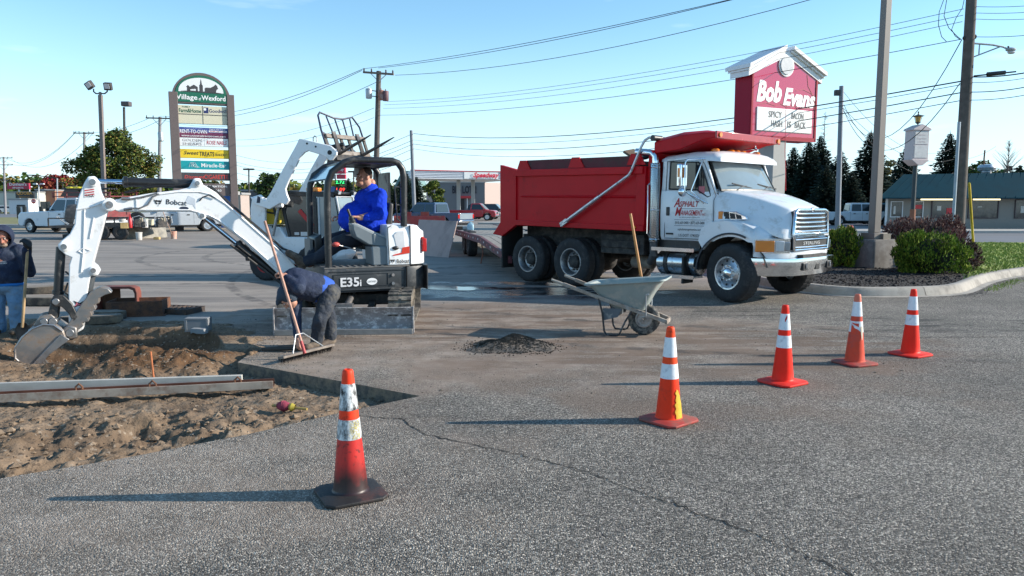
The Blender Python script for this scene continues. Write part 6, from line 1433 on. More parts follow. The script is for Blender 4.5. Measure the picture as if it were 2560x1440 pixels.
# ================================================================ PARKED VEHICLES
def paint(key, col=(.5,.5,.5), dirt=.12): return M(key, col,.3, var=.04, scale=2, coat=.6, dirt=tuple(c * .5 + .12 for c in col), damt=dirt, dscale=3)
def pickup(label, loc, rz, pm, cab='crew', L=5.6, group='vehicles parked about the lot', cat='pickup truck', Hs=1.0, rack=False, suv=False, bumper_m=chrome):
    e = empty('pickup_truck' if not suv else 'parked_car', loc, rz, label, cat, group); fx, rx = 1.0, L - 1.35
    # local x runs from the tail (0) to the nose (L); shift so the middle is the origin
    o_ = -L / 2; rear, front = o_ + 1.2, o_ + L - .95; wr = .39; zb = .50; hb = 1.13 * Hs; hd = 1.16 * Hs; top = 1.86 * Hs
    c0, c1 = (o_ + 1.95, o_ + 3.95) if cab == 'crew' else (o_ + 2.45, o_ + 3.85)
    if suv: c0 = o_ + .15; hb = .98 * Hs; hd = .98 * Hs; top = 1.62 * Hs; zb = .38; wr = .34
    A = lambda cx: arc(cx, wr, wr + .09,172,8,10)
    out = [(o_ + .02, zb + .1),(o_, hb),(c0, hb),(c1 + .3, hd),(o_ + L - .25, hd - .08),(o_ + L - .06, hd - .22),(o_ + L, zb + .12),(o_ + L - .08, zb - .08)]
    low = [(x, max(z, zb - .1)) for x, z in A(front)[::-1]] + [(x, max(z, zb - .1)) for x, z in A(rear)[::-1]]
    low = [(o_ + L - .35, zb - .1)] + [q for q in A(front)[::-1] if q[1] > zb - .1] + [(front - .6, zb - .1),(rear + .6, zb - .1)] + [q for q in A(rear)[::-1] if q[1] > zb - .1] + [(o_ + .1, zb - .08)]
    b = MB(); b.prism(out + low,-.96,.96); b.build('body', pm, e, bevel=.05, seg=3)
    b = MB(); wt = .74; ins = .06
    gx = [(c0 + .02, hb - .02),(c0 + (.12 if not suv else .35), top - .04),(c0 + (.25 if not suv else .5), top),(c1 - .45, top),(c1 - .32, top - .03),(c1 + .34, hd - .01)]
    def yw(z): return .93 - .19 * max(0,(z - hb)) / (top - hb)
    b.loft([[(x,-yw(z) * .995, z) for x, z in gx],[(x,-yw(z) + .02, z) for x, z in gx],[(x, yw(z) - .02, z) for x, z in gx],[(x, yw(z) * .995, z) for x, z in gx]]); b.build('cab', pm, e, bevel=.03)
    nwin = 2 if (cab == 'crew' or suv) else 1
    wins = []; zz0, zz1 = hb + .06, top - .12
    spans = [(c0 + .16 + (.1 if suv else 0),(c0 + c1) / 2 - .1),((c0 + c1) / 2 - .02, c1 + .02)] if nwin == 2 else [(c0 + .18, c1 + .02)]
    if suv: spans = [(c0 + .22, c0 + .95)] + [(c0 + 1.02,(c0 + 1.0 + c1) / 2),((c0 + 1.08 + c1) / 2, c1 + .02)]
    for xa, xb in spans:
        last = xb > c1
        pts = [(xa, zz0),(xb + (.10 if last else 0), zz0),(xb - (.30 if last else 0), zz1),(xa + (.06 if xa < c0 + .4 else 0), zz1)]
        for s_ in (-1,1):
            q = MB(); q.add([(x, s_ * (yw(z) + .006), z) for x, z in pts],[(0,1,2,3)]); q.build('window', glass_dark, e, smooth=0)
    q = MB(); q.add([(c1 + .33,-.80, hd + .03),(c1 + .33,.80, hd + .03),(c1 - .29,.66, top - .06),(c1 - .29,-.66, top - .06)],[(0,1,2,3)])
    for k_ in range(len(q.v)): q.v[k_] = (q.v[k_][0] + .012, q.v[k_][1], q.v[k_][2] + .012)
    q.build('windscreen', glass_ws, e, smooth=0)
    q = MB(); q.add([(c0 - .0,-.72, hb + .08),(c0 - .0,.72, hb + .08),(c0 + .09,.64, top - .12),(c0 + .09,-.64, top - .12)],[(0,1,2,3)])
    for k_ in range(4): q.v[k_] = (q.v[k_][0] - .01 + (.10 if suv and k_ > 1 else 0), q.v[k_][1], q.v[k_][2])
    q.build('rear_window', glass_dark, e, smooth=0)
    if not suv:
        b = MB(); b.box(o_ + .08, c0 - .06,-.80,.80, hb - .01, hb + .006); b.build('bed_opening', M('bed_liner',(.02,.02,.022),.85), e)
    for x in (rear, front):
        for s_ in (-1,1): wheel(e, x, s_ * .84, wr, wr,.24, s_, wr * .60, 'plain', rim_m=alum, lugs=0)
    b = MB(); b.box(o_ + L - .12, o_ + L + .06,-.90,.90, zb - .04, zb + .14); b.build('front_bumper', bumper_m, e, bevel=.03)
    b = MB(); b.box(o_ - .07, o_ + .06,-.88,.88, zb - .02, zb + .14); b.build('rear_bumper', bumper_m, e, bevel=.03)
    b = MB(); b.box(o_ + L - .06, o_ + L + .005,-.50,.50, zb + .20, hd - .22); b.build('grille', black_paint, e, bevel=.01)
    for s_ in (-1,1):
        b = MB(); b.box(o_ + L - .10, o_ + L + .008, *sorted((s_ * .55, s_ * .92)), zb + .24, hd - .24); b.build('headlight', clear_lamp, e, bevel=.02)
        b = MB(); b.box(o_ - .015, o_ + .05, *sorted((s_ * .80, s_ * .965)), zb + .28, hb - .08); b.build('tail_light', red_lamp, e, bevel=.01)
        b = MB(); b.cbox((c1 + .12, s_ * 1.10, hb + .13),(.10,.20,.16)); b.tube([(c1 + .12, s_ * .90, hb + .06),(c1 + .12, s_ * 1.05, hb + .10)],.02,6); b.build('mirror', black_paint, e, bevel=.02)
        for xa in ([c1 - .75, c0 + .30] if nwin == 2 else [c1 - .95]):
            b = MB(); b.box(xa, xa + .16, *sorted((s_ * .955, s_ * .985)), hb - .18, hb - .12); b.build('door_handle', black_paint, e)
        b = MB()
        for xa in ([c1 + .22,(c0 + c1) / 2, c0 + .06] if nwin == 2 else [c1 + .15, c0 + .08]): b.box(xa - .006, xa + .006, *sorted((s_ * .955, s_ * .963)), zb, hb)
        b.build('door_gap', black_txt, e)
    b = MB(); b.box(o_ + .3, o_ + L - .3,-.7,.7,.30,.48); b.build('underbody', chassis, e)
    return e
pw = paint('pickup_white',(.66,.70,.74)); pb = paint('pickup_blue',(.03,.06,.13)); pr_m = paint('pickup_red',(.48,.02,.03)); pbk = paint('car_black',(.02,.02,.024)); psil = paint('silver_blue',(.22,.27,.31))
def on(px, py): g = gp(px, py); return (g.x, g.y,0)
pickup('white crew cab pickup parked side on across the street, left of the grey restaurant',(28.6,62.3,0), R(-8), pw, L=5.9)
pickup('dark teal pickup parked just behind the white one by the restaurant wall',(33.1,66.5,0), R(-12), paint('pickup_teal',(.02,.10,.13)), L=5.8)
pickup('pale van whose roof shows over the bonnet of the dump truck',(26.3,72.5,0), R(-5), paint('van_white',(.7,.72,.74)), L=5.2, Hs=1.28, cat='van', suv=True)
pickup('red single cab pickup parked beyond the flatbed trailer',(-4.2,82.5,0), R(-10), pr_m, cab='regular', L=5.3)
pickup('black off road wagon parked just behind the red pickup',(-3.3,90.5,0), R(-12), pbk, L=4.2, suv=True, Hs=1.12, cat='car')
pickup('dark blue pickup with sunlight painted pale silver on its tailgate, seen from behind over the trailer',(-5.6,53.0,0), R(150), pb, L=5.7)
b = MB(); tgp = [k for k in bpy.data.objects if k.get('label', '').startswith('dark blue pickup')][0]; b.box(-2.87,-2.84,-.78,.78,.72,1.11); b.build('tailgate', psil, tgp, bevel=.01)  # sunlight on the tailgate put into a paler paint
pickup('white and grey crew cab pickup parked beyond the bucket of tools, under the excavator boom',(-21.6,48.5,0), R(212), paint('pickup_two_tone',(.42,.45,.48)), L=5.9, Hs=1.08)
pickup('white pickup half hidden behind the small loader cab',(-7.2,30.5,0), R(-20), pw, L=5.8, Hs=1.12)
for k,(x, y, rz, m_, lb) in enumerate([(-100,150,4, paint('car_white',(.7,.7,.7)), 'white car parked leftmost before the low shops'),(-90.5,152,-3, paint('car_violet',(.08,.05,.12)), 'dark purple car parked before the low shops'),(-79,151,5, paint('car_white'), 'white car parked nearest the stop sign'),
                                        (-95,162,2, psil, 'silver car parked right against the low shop wall'),(-28.5,118,8, paint('car_white'), 'white car at the far edge of the lot behind the loader')] ):
    pickup(lb,(x, y,0), R(rz), m_ if m_ else pbk, L=4.7, suv=True, Hs=.95, cat='car')

# white crew truck with a red equipment body
e = pickup('white crew cab work truck with a red tool body and racks on its back',(-26.9,46.2,0), R(160), pw, L=6.8, Hs=1.14, bumper_m=black_paint); e.name = 'work_truck'; e['category'] = 'work truck'; T = e
rdk = M('red_tool_body',(.20,.025,.03),.55, var=.2, dirt=(.1,.06,.05), damt=.3)
b = MB(); b.box(-3.6,-1.3,-1.02,1.02,.85,1.45); b.box(-3.6,-1.3,-.35,.35,1.4,1.95); b.build('tool_body', rdk, T, bevel=.03)
for x in (-2.0,-3.0):
    for s_ in (-1,1):
        b = MB(); b.box(x - .38, x + .38, *sorted((s_ * .70, s_ * 1.0)),1.47,2.05); b.build('tool_chest', M('scuffed_white',(.5,.5,.48),.6, dirt=(.3,.27,.24), damt=.35), T, bevel=.02)
b = MB()
for s_ in (-1,1):
    for z in (2.20,2.42): b.beam((-4.3, s_ * .98, z),(.4, s_ * .92, z),.05,.05)
    for x in (-4.2,-3.1,-2.0,-.8,.3): b.beam((x, s_ * .95,1.4 if x < -1.8 else 2.1),(x, s_ * .95,2.45),.05,.05)
for x in (-4.2,-3.1,-2.0,-.8,.3): b.beam((x,-.95,2.2),(x,.95,2.2),.05,.05)
b.build('ladder_rack', rdk, T)
for k in range(4):
    e2 = MB().cyl((-27.6 + .15 * k,46.5,2.66 + .03 * k),(-23.9 + .1 * k,45.0 + .1 * k,2.64),.05,8).build('rolled_hose', M('black_pipe',(.02,.02,.02),.6)); tag(e2,('nearest', 'second', 'third', 'farthest')[k] + ' black pipe of the bundle lying on the rack of the work truck', 'pipe', 'pipes on the truck rack')
b = MB(); rnd = random.Random(4)
for i in range(9): b.ball((-26.6 + .16 * i,45.6 + rnd.uniform(-.2,.2),2.72),.13,(1.2,1,.5),8)
tag(b.build('yellow_tarp', M('yellow_tarp',(.62,.55,.04),.6)), 'crumpled yellow tarp bundled on top of the work truck rack', 'tarp')

# equipment trailer with tandem wheels and its load
t0 = gp(275,599); TQ = empty('equipment_trailer',(t0.x + .6, t0.y + .9,0), R(8), 'dark open equipment trailer with paired wheels and a lowered grey ramp', 'trailer'); T = TQ
b = MB(); b.box(-3.4,1.6,-1.0,1.0,.58,.70)
for s_ in (-1,1): b.beam((-3.4, s_ * 1.0,1.05),(1.6, s_ * 1.0,1.05),.06,.06)
for x in (-3.4,-1.9,-.4,1.6):
    for s_ in (-1,1): b.beam((x, s_ * 1.0,.65),(x, s_ * 1.0,1.05),.05,.05)
b.build('bed', dark_metal, T)
b = MB(); b.prism([(-1.5,.60),(.6,.60),(.6,.78),(.3,.84),(-1.2,.84),(-1.5,.78)],-1.16,-1.0); b.build('mudguard', dark_metal, T)
for x in (-.95,-.10):
    for s_ in (-1,1): wheel(T, x, s_ * 1.10,.36,.36,.2, s_,.2, 'plain', lugs=0, rim_m=dark_metal)
wheel(T,.7,-1.12,.98,.38,.2,-1,.2, 'plain', lugs=0, rim_m=dark_metal)
p0, p1 = gp(318,598) - TQ.location, gp(418,593) - TQ.location
Rz = Matrix.Rotation(-R(8),4, 'Z'); p0, p1 = Rz @ p0, Rz @ p1
b = MB(); u0 = Vector((-.14,.2,.54)); b.add([p0, p1, p1 + u0, p0 + u0] + [q + Vector((0,.05,0)) for q in (p0, p1, p1 + u0, p0 + u0)],[(0,1,2,3),(7,6,5,4),(0,4,5,1),(1,5,6,2),(2,6,7,3),(3,7,4,0)])
b.build('ramp', M('dusty_ramp',(.28,.26,.22),.8, dirt=(.12,.12,.12), damt=.35, dscale=2), T, smooth=0)
def bucket(px, py, z, m_, lab, h=.38, r_=.15, lid=None, Yo=0):
    q = gp(px, py, z); e = empty('plastic_bucket',(q.x, q.y + Yo, z),0, lab, 'bucket', 'buckets about the equipment trailer')
    b = MB(); b.lathe([(.001,0),(r_ * .86,0),(r_, h),(r_ * 1.05, h),(r_ * 1.05, h - .04),(r_ * .97, h - .045)], n=18); b.build('pail', m_, e)
    if lid: b = MB(); b.lathe([(.001, h + .02),(r_ * .9, h + .02),(r_ * 1.02, h + .01),(r_ * 1.04, h - .02)], n=18); b.build('lid', lid, e)
wp = M('white_plastic',(.55,.55,.53),.6, dirt=(.35,.32,.29), damt=.4)
bucket(348,600,0, wp, 'greyish white bucket on the ground leaning shade on the ramp'); bucket(435,597,0, M('orange_stained_pail',(.60,.30,.22),.6, dirt=(.5,.42,.36), damt=.4), 'orange stained bucket on the ground right of the ramp with a pole in it')
bucket(363,569,.62, wp, 'white bucket with a green lid standing on the trailer', h=.42, lid=M('green_lid',(.05,.2,.1),.5)); bucket(377,567,.62, M('cream_plastic',(.6,.52,.36),.6), 'cream coloured bucket on the trailer next to the green lidded one', h=.36); bucket(306,555,.7, wp, 'tipped white tub at the left end of the trailer load', h=.3, r_=.2)
q = gp(326,570,.62)
e = tag(MB().lathe([(.001,0),(.09,.01),(.09,.42),(.05,.5),(.03,.52),(.03,.6),(.06,.62)], n=16).build('gas_cylinder', M('cylinder_red',(.55,.015,.02),.35, coat=.4)), 'small red gas cylinder standing upright on the trailer', 'gas cylinder'); e.location = (q.x, q.y,.62)
e = tag(MB().box(-.16,.16,-.12,.12,0,.26).build('cardboard_box', M('card',(.55,.38,.16),.8, var=.3), bevel=.01), 'crumpled tan cardboard box on the trailer beside the red cylinder', 'box'); q = gp(312,571,.62); e.location = (q.x, q.y,.62); e.rotation_euler = (0,0,.3)
e = tag(MB().box(-.14,.14,-.1,.1,0,.13).build('paper_bag', M('card'), bevel=.02), 'small brown paper bag on the ground before the ramp', 'bag'); q = gp(393,599); e.location = q
p_a, p_b = gp(432,592,.1), at(402,515,36.2)
tag(MB().tube([p_a, p_b],.018,8).build('pole_tool', M('pinkish_pole',(.5,.33,.25),.6)), 'pale pole leaning out of the orange stained bucket', 'pole')
# jumble of pumps, engines and hoses on the trailer: several separate machines
rnd = random.Random(17)
for k,(px, py, lb) in enumerate([(343,568, 'small dark engine with pipes standing left of the white bucket'),(395,568, 'grey compressor sitting at the right end of the trailer load'),(352,552, 'dark pump with a bent handle behind the buckets'),(405,560, 'black generator at the far right of the trailer')]):
    q = gp(px, py + 3,.62); e = empty('pump_engine',(q.x, q.y + .25 + .1 * k,.62), rnd.random(), lb, 'engine', 'machines on the equipment trailer')
    b = MB(); b.box(-.22,.22,-.18,.18,.05,.32); b.cyl((-.1,-.2,.3),(-.1,.2,.3),.13,12); b.build('block', dark_metal, e, bevel=.02)
    b = MB(); b.tube([(-.25,0,.1),(-.28,0,.5),(0,.05,.58),(.25,0,.45),(.28,0,.1)],.018,8); b.build('handle', galv, e)
    b = MB(); b.cyl((.1,-.1,.32),(.1,-.1,.48),.05,10); b.ball((.05,.1,.40),.09); b.build('filter', M('tan_filter',(.35,.3,.22),.6), e)
# concrete saw and the dark roller standing by the work truck
q = gp(165,598); e = empty('concrete_saw',(q.x + .6, q.y + .3,0), R(20), 'walk behind concrete saw with a grey blade guard beside the work truck', 'concrete saw')
b = MB(); b.box(-.5,.5,-.25,.25,.35,.75); b.build('engine', dark_metal, e, bevel=.03)
b = MB(); b.prism([(.65 + .38 * math.cos(R(a)),.38 + .38 * math.sin(R(a))) for a in range(0,181,20)] + [(.27,.2),(1.03,.2)],-.36,-.28); b.build('blade_guard', M('guard_grey',(.25,.24,.23),.6, dirt=(.12,.1,.09), damt=.3), e)
b = MB(); b.tube([(-.5,-.2,.7),(-1.0,-.2,1.1),(-1.0,.2,1.1),(-.5,.2,.7)],.025,8); b.tube([(-.3,0,.75),(-.2,0,1.15),(.2,.1,1.0)],.03,8); b.build('handlebar', galv, e)
for x in (-.35,.35):
    b = MB(); b.lathe([(.001,-.3),(.12,-.3),(.12,-.24),(.02,-.24),(.02,.24),(.12,.24),(.12,.3),(.001,.3)],(x,0,.13),(0,1,0),14); b.build('wheel', rubber, e)
e = empty('rubber_tank', tuple(at(190,545,39.0) * 1),0, 'big dark rounded tank on the front of the trailer, partly behind the stick', 'tank'); e.location.z = 0
b = MB(); b.lathe([(.001,-.42),(.6,-.40),(.78,-.3),(.82,0),(.78,.3),(.6,.40),(.001,.42)],(0,0,.92),(.95,.3,0),28); b.build('shell', M('tank_black',(.03,.032,.034),.6, dirt=(.08,.08,.08)), e); b = MB(); b.box(-.4,.4,-.6,.6,0,.2); b.build('cradle', dark_metal, e)

# flatbed trailer beyond the dump truck, plywood leaning on it
TA, TBp, TC = Vector((-2.2,28.6,.78)), Vector((-.87,21.78,.78)), Vector((.0,17.3,.50))
FB = empty('flatbed_trailer',(0,0,0),0, 'long low flatbed trailer with a planked deck and sloping tail beyond the dump truck', 'trailer'); T = FB
dd = (TBp - TA).normalized(); ls = Vector((-dd.y, dd.x,0)); far0 = TA - dd * 6
if ls.x < 0: ls = -ls
plank_m = M('grey_deck_plank',(.30,.28,.25),.85, var=.25, scale=3, dirt=(.16,.15,.14), damt=.35, dscale=3)
mar = M('maroon_frame',(.14,.03,.04),.6, dirt=(.2,.15,.13), damt=.3)
Wd = 2.5
for i in range(11):
    a0 = Wd * i / 11 + .012; a1 = Wd * (i + 1) / 11 - .012
    b = MB(); P_ = lambda q, a, z: q + ls * a + Vector((0,0, z))
    b.loft([[P_(q, a0,0), P_(q, a1,0), P_(q, a1,-.045), P_(q, a0,-.045)] for q in (far0, TBp, TC)]); b.build('plank', plank_m, T, smooth=0)
b = MB()
for a in (-.04, Wd + .04):
    b.loft([[q + ls * (a - .04) + Vector((0,0, z0)), q + ls * (a + .04) + Vector((0,0, z0)), q + ls * (a + .04) + Vector((0,0, z1)), q + ls * (a - .04) + Vector((0,0, z1))] for q, z0, z1 in ((far0,-.18,.02),(TBp,-.18,.02),(TC,-.14,.02))])
for k in range(9): q = far0.lerp(TBp, k / 8); b.beam(q + Vector((0,0,-.12)), q + ls * Wd + Vector((0,0,-.12)),.08,.12)
b.build('side_rail', mar, T)
for k in range(34):
    q = far0.lerp(TBp,(k + .3) / 26) if k < 26 else TBp.lerp(TC,(k - 25.7) / 8)
    q2 = q + dd * .17; b = MB(); nrm = -ls
    b.add([q + nrm * .083 + Vector((0,0,-.10)), q2 + nrm * .083 + Vector((0,0,-.10)), q2 + nrm * .083 + Vector((0,0,-.05)), q + nrm * .083 + Vector((0,0,-.05))],[(0,1,2,3)]); b.build('reflector_tape', M('tape_pale',(.55,.5,.5),.4) if k % 2 else M('tape_red',(.4,.03,.04),.4), T, smooth=0)
az = math.atan2(dd.y, dd.x)
for k, dy in enumerate((0,1.0)):
    for a in (.05, Wd - .25): 
        q = Vector((-1.55,25.15,0)) - dd * (-dy) * -1 + ls * a
        wheel(T, q.x, q.y,.42,.42,.26,-1,.25, 'plain', steer=az - math.pi * 0, lugs=0, tyre_m=rubber, rim_m=M('dark_rim',(.14,.15,.16),.5)) if False else None
for dist in (0,1.05):
    for a, sd_ in ((.16,1),(Wd - .16,-1)):
        q = TA.lerp(TBp,.53) - dd * dist + ls * a; wheel(T, q.x, q.y,.42,.42,.30, sd_ * (-1 if math.sin(az) < 0 else 1),.26, 'plain', steer=az, lugs=0, rim_m=M('dark_rim',(.14,.15,.16),.5))
b = MB(); q = TBp + ls * -.02; b.tube([q + Vector((0,0,-.1)), q + dd * .3 + Vector((0,0,-.45)), q + dd * -.1 + Vector((0,0,-.78))],.02,6); b.build('chain', M('rusty_chain',(.3,.12,.08),.7), T)
pl = [gp(1035,637), gp(1121,644), at(1143,553,25.0), at(1075,549,26.6), at(1047,549,26.6)]
b = MB(); b.add([pl[0], pl[1], pl[2], pl[4]] + [q + Vector((.02,.03,.0)) for q in (pl[0], pl[1], pl[2], pl[4])],[(0,1,2,3),(7,6,5,4),(0,4,5,1),(1,5,6,2),(2,6,7,3),(3,7,4,0)])
tag(b.build('plywood_sheet', M('plywood_brown',(.40,.29,.26),.75, var=.12, scale=1.5, dirt=(.22,.17,.16), damt=.3, dscale=1.2, streak=(1,1,.2)), smooth=0), 'sheet of reddish brown plywood leaning against the flatbed trailer', 'plywood sheet')
RB = empty('steel_plough',(0,0,0),0, 'long red steel box rail lying along the far end of the flatbed trailer', 'steel box')
r0, r1 = at(985,562,27.6), at(1112,547,28.2); r0.z = .80; r1.z = .80
b = MB(); b.prism([(0,0),(.16,0),(.10,.50),(.02,.50)],0,1, 'x') if False else None
up = Vector((0,0,1)); fw_ = Vector((0,-1,0))
b.loft([[q, q + Vector((0,.35,0)), q + Vector((0,.35,.42)), q + Vector((0,-.02,.50)), q + Vector((0,-.06,.44))] for q in (r0, r1)]); b.build('box', M('rusty_red_paint',(.42,.05,.04),.65, var=.2, dirt=(.35,.18,.1), damt=.35, dscale=2), RB, bevel=.01)
for t in (.25,.6):
    b = MB(); q = r0.lerp(r1, t); b.cbox(q + Vector((0,.1,.56)),(.3,.15,.16)); b.build('lug', MATS['rusty_red_paint'], RB)
q = gp(1176,574,.80)
J = empty('water_jug',(q.x, q.y,.785),0, 'pale blue plastic jug standing on the flatbed deck', 'jug')
b = MB(); b.loft([rr(-.12,.12,.09, z,.04) for z in (0,.16)] + [rr(-.09,.09,.07,.22,.04), rr(-.03,.03,.03,.27,.02), rr(-.03,.03,.03,.31,.02)]); b.build('jug_body', M('blue_plastic',(.30,.48,.58),.3, coat=.3), J)
b = MB(); b.tube([(.02,0,.28),(.09,0,.26),(.11,0,.18)],.012,6); b.build('handle', M('blue_plastic'), J)
for k,(px, lb, m_) in enumerate([(1147, 'brown leather tool pouch lying on the flatbed deck', M('pouch',(.16,.10,.07),.8)),(1163, 'small white tub beside the jug on the flatbed deck', wp)]):
    q = gp(px,573,.80); b = MB(); b.box(-.14 + .05 * k,.14 - .05 * k,-.1,.1,0,.12); o = b.build('tool_pouch' if k == 0 else 'small_tub', m_, None, bevel=.02); o.location = (q.x, q.y,.785); tag(o, lb, 'pouch' if k == 0 else 'tub')
# ================================================================ SIGNS
brown = M('brown_sign_post',(.135,.105,.10),.6, var=.08); sgreen = M('sign_green',(.012,.13,.075),.4)
cream = M('sign_cream',(.62,.58,.43),.45, var=.04); swhite = M('sign_white',(.74,.76,.76),.4, var=.03)
V = empty('shopping_centre_sign',(-22.35,50,0), R(25), 'tall arched sign tower listing the shops, with green village panel on top', 'sign tower'); T = V   # x along the face, front is -y
SWd = 4.05; T.scale = (.975,1,1)
b = MB()
for x in (0, SWd - .42): b.box(x, x + .55 if x == 0 else x + .48,-.30,.30,0,9.0); 
b.build('post', brown, T, bevel=.02)
b = MB(); ar = [(SWd / 2 + (SWd / 2 - .18) * math.cos(R(a)),8.62 + 1.70 * math.sin(R(a))) for a in range(0,181,9)]
b.prism([(SWd - .18,8.30)] + ar + [(.18,8.30)],-.24,.24); b.build('arched_head', brown, T, bevel=.02)
b = MB(); ar2 = [(SWd / 2 + (SWd / 2 - .42) * math.cos(R(a)),8.88 + 1.26 * math.sin(R(a))) for a in range(0,181,9)]
b.prism([(SWd - .42,8.40)] + ar2 + [(.42,8.40)],-.27,-.24); b.build('green_panel', sgreen, T)
b = MB(); ar3 = [(SWd / 2 + (SWd / 2 - .62) * math.cos(R(a)),9.10 + .88 * math.sin(R(a))) for a in range(0,181,9)]
b.prism([(SWd - .62,9.05)] + ar3 + [(.62,9.05)],-.285,-.27); b.build('white_lunette', swhite, T)
F_ = (1,0,0); U_ = (0,0,1)
b = MB(); sk = lambda pts: b.prism([(x, z + .36) for x, z in pts],-.29,-.286)
sk([(.78,8.72),(1.3,8.78),(2.0,8.76),(2.9,8.74),(3.3,8.70),(3.3,8.66),(.78,8.70)])
sk([(1.15,8.75),(1.15,8.98),(1.08,8.98),(1.22,9.12),(1.36,8.98),(1.36,8.75)]); sk([(1.36,8.85),(1.36,9.02),(1.58,9.16),(1.82,9.02),(1.82,8.75),(1.7,8.75),(1.7,8.9)])
sk([(1.92,8.75),(1.92,9.12),(1.97,9.2),(2.0,9.42),(2.03,9.55),(2.06,9.42),(2.09,9.2),(2.14,9.12),(2.14,8.75)]); sk([(2.25,8.75),(2.25,8.95),(2.32,9.02),(2.62,9.02),(2.85,9.15),(2.95,9.26),(3.05,9.15),(3.1,8.98),(3.0,8.9),(2.95,8.72)])
b.build('skyline_print', M('skyline_dark',(.05,.05,.055),.6), T)
text(T, 'Village', white_txt,(1.12,-.275,8.56), F_, U_,.32,1.32,.024); text(T, 'of', white_txt,(1.90,-.275,8.54), F_, U_,.2,.16,.02,.3); text(T, 'Wexford', white_txt,(2.80,-.275,8.56), F_, U_,.32,1.52,.024)
def panel(z0, z1, m, x0=.52, x1=SWd - .42, y=-.10, nm='sign_panel'):
    b = MB(); b.box(x0, x1, y - .05, y + .25, z0, z1); b.build(nm, m, T, bevel=.008); return y - .052
fr = M('panel_frame',(.10,.10,.10),.6)
def framebar(z0, z1, x0=.5, x1=SWd - .40): b = MB(); b.box(x0, x1,-.17,.17, z0, z1); b.build('panel_frame', fr, T)
mid = (SWd + .10) / 2
for (x0, x1) in ((.54, mid - .01),(mid + .01, SWd - .43)):
    panel(7.64,8.19, cream, x0, x1); panel(7.02,7.60, cream, x0, x1)
b = MB(); b.box(mid - .012, mid + .012,-.165,.15,7.0,8.2); b.box(.52, SWd - .42,-.165,.15,7.60,7.64); b.build('panel_joint', fr, T)
dkg = M('dark_green_letters',(.02,.10,.05),.5)
text(T, 'FAMILY', dkg,(1.05,-.155,8.04), F_, U_,.10,.5,.008); text(T, 'Farm&Home', dkg,(1.28,-.155,7.73), F_, U_,.26,1.38,.026)
navy_p = M('navy_panel',(.02,.03,.12),.5); b = MB(); b.box(mid + .06, mid + .36,-.158,-.15,7.73,8.10); b.build('logo_square', navy_p, T); b = MB(); b.add([(mid + .14 + .09 * math.cos(R(a)),-.161,7.98 + .09 * math.sin(R(a))) for a in range(0,360,30)],[list(range(12))]); b.build('logo_face', swhite, T, smooth=0)
text(T, 'Goodwill', navy_p,((mid + .40 + SWd - .48) / 2,-.155,7.79), F_, U_,.24,1.10,.016)
panel(6.46,6.78, M('blue_panel',(.05,.08,.28),.5)); panel(6.12,6.46, M('plum_panel',(.16,.03,.08),.5))
text(T, 'RENT-TO-OWN', white_txt,(1.44,-.156,6.40), F_, U_,.24,1.70,.02); text(T, 'UNIVERSAL', M('pale_blue_letters',(.25,.3,.6),.5),(1.45,-.156,6.68), F_, U_,.08,1.2,.005)
text(T, 'Same As Cash', white_txt,(2.95,-.156,6.66), F_, U_,.085,1.0,.005); b = MB(); b.box(2.40,3.55,-.158,-.152,6.50,6.61); b.build('white_band', swhite, T); text(T, 'SAME AS CASH', red_txt,(2.98,-.16,6.525), F_, U_,.07,1.0,.008)
text(T, 'www.universalrenttoown.com', white_txt,(2.08,-.156,6.18), F_, U_,.13,2.8,.012)
panel(5.56,6.10, swhite,.54, mid - .01); panel(5.56,6.10, swhite, mid + .01, SWd - .43)
grt = M('grey_letters',(.30,.27,.26),.6); text(T, 'GOLDEN', grt,(1.32,-.156,5.86), F_, U_,.17,1.2,.004); text(T, 'SHEARS', grt,(1.32,-.156,5.62), F_, U_,.17,1.2,.004); text(T, 'ROSE NAILS', M('rose_red',(.45,.04,.06),.5),(2.86,-.156,5.70), F_, U_,.26,1.28,.012,.15)
panel(4.78,5.36, M('sign_yellow',(.75,.53,.02),.45, var=.04)); text(T, 'Sweet', black_txt,(1.20,-.156,5.0), F_, U_,.25,.95,.014,.3); text(T, 'TREATS', black_txt,(2.22,-.156,4.92), F_, U_,.30,.95,.022); text(T, 'BAKERY', black_txt,(3.12,-.156,4.95), F_, U_,.17,.72,.002)
panel(4.05,4.60, M('sign_teal',(.005,.30,.33),.45, var=.04)); text(T, 'Miracle-Ear', white_txt,(2.62,-.156,4.20), F_, U_,.26,1.6,.018)
b = MB()
for k in range(3):
    x = 1.12 + .11 * k; b.tube([(x - .06,-.16,4.18),(x + .02,-.16,4.46),(x + .10,-.16,4.48),(x + .18,-.16,4.32),(x + .26,-.16,4.20),(x + .36,-.16,4.17)],.012,4)
b.build('wave_logo', white_txt, T)
panel(3.32,3.83, M('sign_char',(.06,.055,.06),.5)); text(T, 'Discount', M('sign_red_letters',(.6,.06,.05),.5),(1.35,-.156,3.44), F_, U_,.22,1.25,.014,.15); text(T, 'CIGARETTE', M('sign_red_letters'),(2.75,-.156,3.42), F_, U_,.29,1.55,.012)
panel(2.3,3.12, brown); text(T, 'LEASING INFORMATION:', white_txt,(2.05,-.156,2.86), F_, U_,.14,2.8,.012); text(T, '231-775-0160', white_txt,(2.30,-.156,2.58), F_, U_,.16,1.5,.015)

